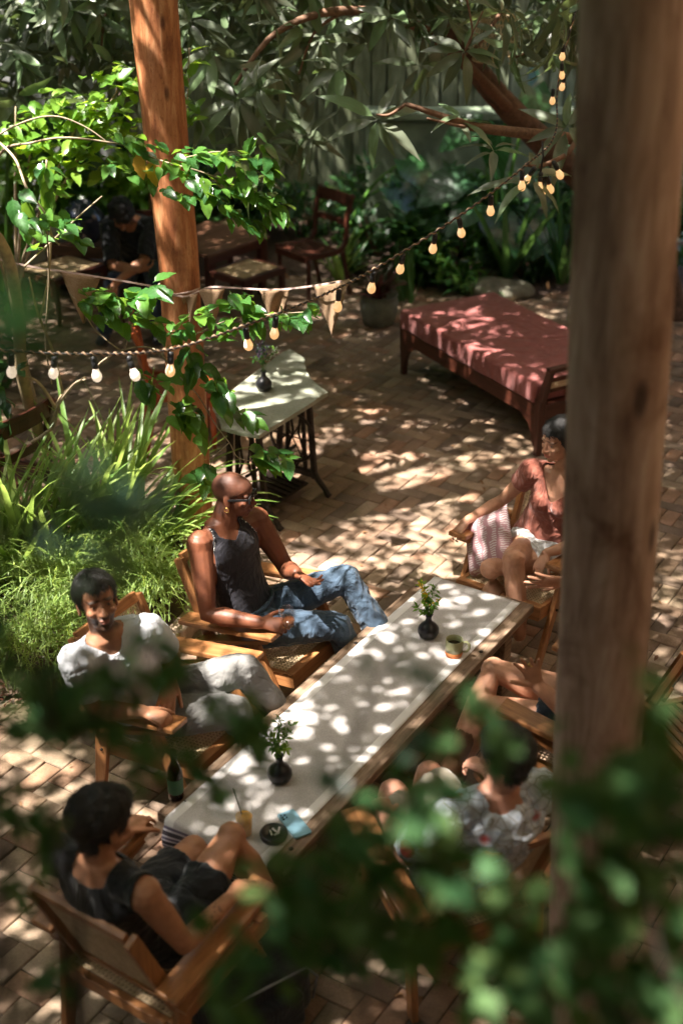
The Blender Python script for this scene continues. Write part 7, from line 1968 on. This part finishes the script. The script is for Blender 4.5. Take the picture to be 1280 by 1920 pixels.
# ---- front foliage close to the viewer -----------------------------------------------------
rr = random.Random(91)
T_fr = variants(4, .052, .034, n=4, fold=.25, droop=.2, wave=.02, shape='ovate')
DENS = {'front_shrub': 1.35}
def front_plant(name, loc, label, stems, sprays, mat, cat='shrub', size=.05, r=.0035):
    t = empty(name, loc, 0, label, cat)
    for P_ in stems:
        mb = MB(); twig(mb, catenary([V(loc)] + [V(q) for q in P_], 6), r * 1.5, r * .4, 6, t); mb.build('branch', M['dark_twig'], t)
    pl = []
    for P_, n, sp_, s0, s1 in sprays: pl += spray(P_, int(n * DENS.get(name, 1.3)), rr, spread=sp_ * .7, s0=s0, s1=s1)
    foliage(t, 'leaf', T_fr, pl, mat, 300, 9, size); return t

front_plant('front_shrub', (0.59, 0.78, 0), 'blurred dark green shrub filling the lower right corner in front of the thick log post',
    [[(0.56, 0.94, 2.20), (0.349, 1.24, 2.654), (0.332, 1.24, 2.835), (0.277, 1.24, 2.944)], [(0.43, 0.94, 2.30), (0.184, 1.3, 2.638), (0.109, 1.3, 2.779), (0.039, 1.3, 2.909)], [(0.37, 0.94, 2.40), (0.043, 1.3, 2.589), (-0.014, 1.3, 2.733)], [(0.59, 0.94, 2.30), (0.385, 1.18, 2.764), (0.364, 1.18, 3.01), (0.333, 1.18, 3.134)], [(0.50, 0.94, 2.40), (0.238, 1.3, 2.686), (0.173, 1.3, 2.867), (0.152, 1.36, 3.002)]],
    [([(0.257, 1.24, 2.96), (0.318, 1.24, 2.976), (0.376, 1.21, 3.016)], 14, .07, .8, 1.3), ([(0.271, 1.24, 2.861), (0.334, 1.24, 2.878), (0.399, 1.21, 2.921)], 15, .08, .8, 1.3), ([(0.24, 1.24, 2.747), (0.318, 1.24, 2.774), (0.398, 1.24, 2.765)], 13, .09, .8, 1.4), ([(0.276, 1.21, 2.659), (0.361, 1.21, 2.677), (0.422, 1.18, 2.728)], 14, .09, .9, 1.4),
     ([(-0.013, 1.3, 2.841), (0.053, 1.3, 2.875), (0.118, 1.3, 2.909)], 15, .07, .7, 1.2), ([(0, 1.3, 2.752), (0.082, 1.3, 2.788), (0.149, 1.3, 2.806)], 13, .07, .8, 1.3), ([(-0.028, 1.3, 2.667), (0.042, 1.3, 2.696), (0.126, 1.3, 2.677)], 13, .07, .8, 1.3), ([(0.154, 1.3, 2.677), (0.21, 1.3, 2.686), (0.258, 1.3, 2.696)], 6, .06, .8, 1.3), ([(0.165, 1.24, 2.645), (0.217, 1.24, 2.683), (0.265, 1.24, 2.683)], 9, .06, .8, 1.3),
     ([(0.152, 1.43, 2.985), (0.18, 1.43, 2.96), (0.196, 1.43, 2.925)], 5, .03, .6, 1.0), ([(0.273, 1.36, 2.978), (0.289, 1.36, 2.945)], 2, .02, .7, .9), ([(0.316, 1.18, 3.134), (0.345, 1.18, 3.127)], 3, .03, 1.0, 1.4), ([(0.094, 1.36, 2.953), (0.133, 1.36, 2.97)], 3, .03, .6, .9), ([(0.175, 1.36, 2.928), (0.209, 1.36, 2.936)], 3, .03, .7, 1.0), ([(0.333, 1.3, 3.13), (0.346, 1.3, 3.122)], 1, .01, .7, .8)], M['leaf_front'])
front_plant('front_vine', (-0.46, 0.85, 0), 'blurred leafy branch crossing the lap of the man in the white t-shirt', 
    [[(-0.46, 0.96, 2.10), (-0.479, 1.36, 2.769), (-0.454, 1.43, 2.873), (-0.34, 1.43, 2.96), (-0.234, 1.43, 2.985), (-0.153, 1.43, 2.96)], [(-0.43, 0.99, 2.30), (-0.441, 1.43, 2.8), (-0.405, 1.43, 2.934), (-0.415, 1.43, 3.035)], [(-0.34, 1.43, 2.96), (-0.283, 1.43, 2.89), (-0.206, 1.43, 2.864), (-0.122, 1.43, 2.819)]],
    [([(-0.441, 1.43, 3.043), (-0.397, 1.43, 3.01), (-0.358, 1.43, 2.985)], 13, .05, .6, 1.0), ([(-0.439, 1.43, 2.943), (-0.384, 1.43, 2.934), (-0.327, 1.43, 2.943)], 15, .05, .7, 1.1), ([(-0.335, 1.43, 3.018), (-0.289, 1.43, 2.993), (-0.233, 1.43, 3.01)], 12, .04, .6, 1.0), ([(-0.271, 1.43, 3.051), (-0.223, 1.43, 3.059), (-0.197, 1.43, 3.035)], 5, .03, .6, .9), ([(-0.335, 1.43, 2.934), (-0.274, 1.43, 2.917), (-0.219, 1.43, 2.89)], 9, .04, .6, 1.0), ([(-0.179, 1.43, 2.985), (-0.132, 1.43, 2.943), (-0.098, 1.43, 2.917)], 9, .04, .6, 1.0), ([(-0.205, 1.43, 2.89), (-0.179, 1.43, 2.846), (-0.155, 1.43, 2.8)], 7, .03, .6, .9), ([(-0.112, 1.43, 2.934), (-0.085, 1.43, 2.89)], 3, .03, .6, .9),
     ([(-0.468, 1.43, 2.819), (-0.431, 1.43, 2.763), (-0.404, 1.43, 2.735)], 8, .05, .6, .9), ([(-0.419, 1.43, 2.8), (-0.389, 1.43, 2.744)], 4, .04, .6, .9), ([(-0.405, 1.43, 3.122), (-0.43, 1.43, 3.075)], 2, .03, .6, .9), ([(-0.285, 1.43, 2.864), (-0.25, 1.43, 2.846)], 3, .03, .6, .9)], M['leaf_front'])
front_plant('front_twig', (-.40, .80, 0), 'blurred dark twig with sparse leaves rising at the lower left corner',
    [[(-.38, .9, 1.9), (-0.362, 1.3, 2.476), (-0.375, 1.32, 2.567), (-0.377, 1.32, 2.656), (-0.415, 1.34, 2.741), (-0.456, 1.34, 2.805)]],
    [([(-0.42, 1.3, 2.806), (-0.41, 1.3, 2.77)], 3, .03, .6, .9), ([(-0.2, 1.3, 2.742), (-0.187, 1.3, 2.715)], 2, .03, .5, .8), ([(-0.416, 1.3, 2.589), (-0.377, 1.3, 2.619)], 3, .04, .6, 1.0)], M['leaf_front'], r=.006)
front_plant('front_branch', (0.06, 0.80, 0), 'blurred green branch rising at the lower middle below the table corner',
    [[(0.00, 0.94, 2.30), (-0.058, 1.3, 2.559), (-0.077, 1.3, 2.686), (-0.095, 1.3, 2.779)]],
    [([(-0.094, 1.3, 2.823), (-0.068, 1.3, 2.788), (-0.027, 1.3, 2.806)], 6, .05, .7, 1.1), ([(-0.11, 1.3, 2.742), (-0.069, 1.3, 2.733), (-0.028, 1.3, 2.742)], 8, .06, .7, 1.2), ([(-0.172, 1.3, 2.589), (-0.113, 1.3, 2.648), (-0.056, 1.3, 2.667)], 9, .07, .7, 1.2), ([(-0.174, 1.3, 2.539), (-0.145, 1.3, 2.539)], 3, .05, .7, 1.1)], M['leaf_front'])
front_plant('front_sprig', (-0.34, 0.95, 0), 'pale blurred sprig hovering before the iris clump at the left',
    [[(-0.38, 1.07, 2.40), (-0.369, 1.18, 3.256), (-0.309, 1.18, 3.351), (-0.258, 1.18, 3.393), (-0.2, 1.18, 3.393)], [(-0.309, 1.18, 3.351), (-0.276, 1.18, 3.422)]],
    [([(-0.265, 1.05, 3.475), (-0.237, 1.05, 3.475), (-0.217, 1.05, 3.491)], 3, .03, .5, .7), ([(-0.245, 1.05, 3.444), (-0.207, 1.05, 3.449), (-0.164, 1.05, 3.454)], 8, .05, .6, .9), ([(-0.224, 1.05, 3.417), (-0.195, 1.05, 3.411)], 3, .03, .6, .9), ([(-0.294, 1.36, 3.194), (-0.309, 1.36, 3.172)], 2, .02, .6, .8)], M['leaf_pale'])
front_plant('front_leaf_tip', (-0.38, 0.57, 0), 'very dark blurred leaf clump intruding at the left edge above the string lights',
    [[(-0.41, 0.66, 2.40), (-0.215, 0.68, 3.693), (-0.191, 0.68, 3.749), (-0.169, 0.68, 3.767)]],
    [([(-0.186, 0.68, 3.767), (-0.175, 0.68, 3.764), (-0.166, 0.68, 3.763)], 5, .02, .5, .75)], M['leaf_dark'])
front_plant('front_table_sprig', (0.15, 0.95, 0), 'pale blurred sprig floating over the middle of the runner',
    [[(0.06, 1.07, 2.50), (-0.03, 1.43, 2.606), (0.014, 1.43, 2.89), (0.055, 1.43, 3.018), (0.081, 1.43, 3.051)]],
    [([(0, 1.36, 3.113), (0.032, 1.36, 3.082)], 2, .02, .4, .55), ([(0.065, 1.36, 3.082), (0.097, 1.36, 3.066), (0.118, 1.36, 3.043)], 4, .02, .45, .65), ([(-0.027, 1.36, 2.928), (0, 1.36, 2.885)], 3, .03, .5, .7), ([(0.067, 1.36, 2.945), (0.101, 1.36, 2.953)], 3, .02, .45, .7)], M['leaf_pale'])

# ---- flowers in the vases --------------------------------------------------------------------
M['goldenrod'] = simple('goldenrod_yellow', (.80, .52, .02), .7)
M['tiny_white'] = simple('tiny_white_flower', (.65, .68, .55), .7)
M['tiny_purple'] = simple('tiny_purple_flower', (.07, .045, .11), .7)
M['sprig'] = simple('sprig_green', (.10, .20, .04), .6)
T_ti = variants(3, .030, .012, n=2, shape='lance')
def bouquet(loc, label, specs, seed):
    rr = random.Random(seed); t = empty('flower_sprigs', loc, 0, label, 'flowers'); 
    for (dx, dy, h, n_l, n_f, fm, lm) in specs:
        e = V((dx, dy, h)); P_ = [V((0, 0, -.06)), V((dx * .2, dy * .2, h * .35)), V((dx * .6, dy * .6, h * .7)), e]; mb = MB(); mb.tube(catenary(P_, 5), .0016, 5); st = mb.build('stem', M['sprig'], t)
        cc = catenary(P_, 8); pl = []
        for i in range(n_l):
            p = cc[int(rr.uniform(.35, .95) * (len(cc) - 1))]; pl.append((V(loc) + p, frame(rdir(rr, .3), V((0, -.3, 1))), rr.uniform(.7, 1.6)))
        if pl: foliage(t, 'leaf', T_ti, pl, M[lm], 0, 99, stuff_name='sprig_leaves')
        if n_f:
            b = MB()
            for i in range(n_f):
                q = rr.uniform(.55, 1); p = cc[int(q * (len(cc) - 1))] + rdir(rr) * rr.uniform(.004, .018 if fm == 'goldenrod' else .03); s_ = rr.uniform(.0025, .0042)
                b.lathe([(s_ * .5, -s_), (s_, 0), (s_ * .5, s_)], p, 5)
            b.build('blossoms', M[fm], t, kind='stuff')
    return t
l1 = V(v1.location) + V((0, 0, .125)); l2 = V(v2.location) + V((0, 0, .125)); l3 = V(v3.location) + V((0, 0, .125))
bouquet(l1, 'yellow goldenrod and white sprigs in the vase at the far end of the plank table', [(-.045, .02, .17, 22, 60, 'goldenrod', 'leaf_lime'), (-.02, .0, .11, 26, 16, 'goldenrod', 'leaf_lime'), (.03, .02, .15, 14, 34, 'tiny_white', 'leaf_mid'), (.05, -.01, .09, 20, 14, 'goldenrod', 'leaf_mid'), (-.06, -.02, .05, 22, 0, 'goldenrod', 'leaf_mid'), (.01, -.03, .08, 26, 6, 'goldenrod', 'leaf_mid')], 3)
bouquet(l2, 'green leaves and fine white sprigs in the middle vase of the plank table', [(-.09, .03, .15, 26, 20, 'tiny_white', 'leaf_lime'), (.05, .04, .13, 20, 50, 'tiny_white', 'leaf_mid'), (.0, .05, .16, 20, 60, 'tiny_white', 'leaf_mid'), (-.03, -.02, .08, 28, 0, 'tiny_white', 'leaf_mid'), (.03, -.02, .06, 26, 0, 'tiny_white', 'leaf_lime')], 4)
bouquet(l3, 'dark purple flowers and thin twigs in the vase on the stone topped table', [(-.04, .02, .17, 10, 60, 'tiny_purple', 'leaf_dark'), (.03, .02, .16, 10, 60, 'tiny_purple', 'leaf_mid'), (.09, .04, .14, 8, 40, 'tiny_white', 'leaf_mid'), (0, 0, .19, 12, 50, 'tiny_purple', 'leaf_dark'), (-.06, -.01, .10, 12, 20, 'tiny_purple', 'leaf_mid')], 5)
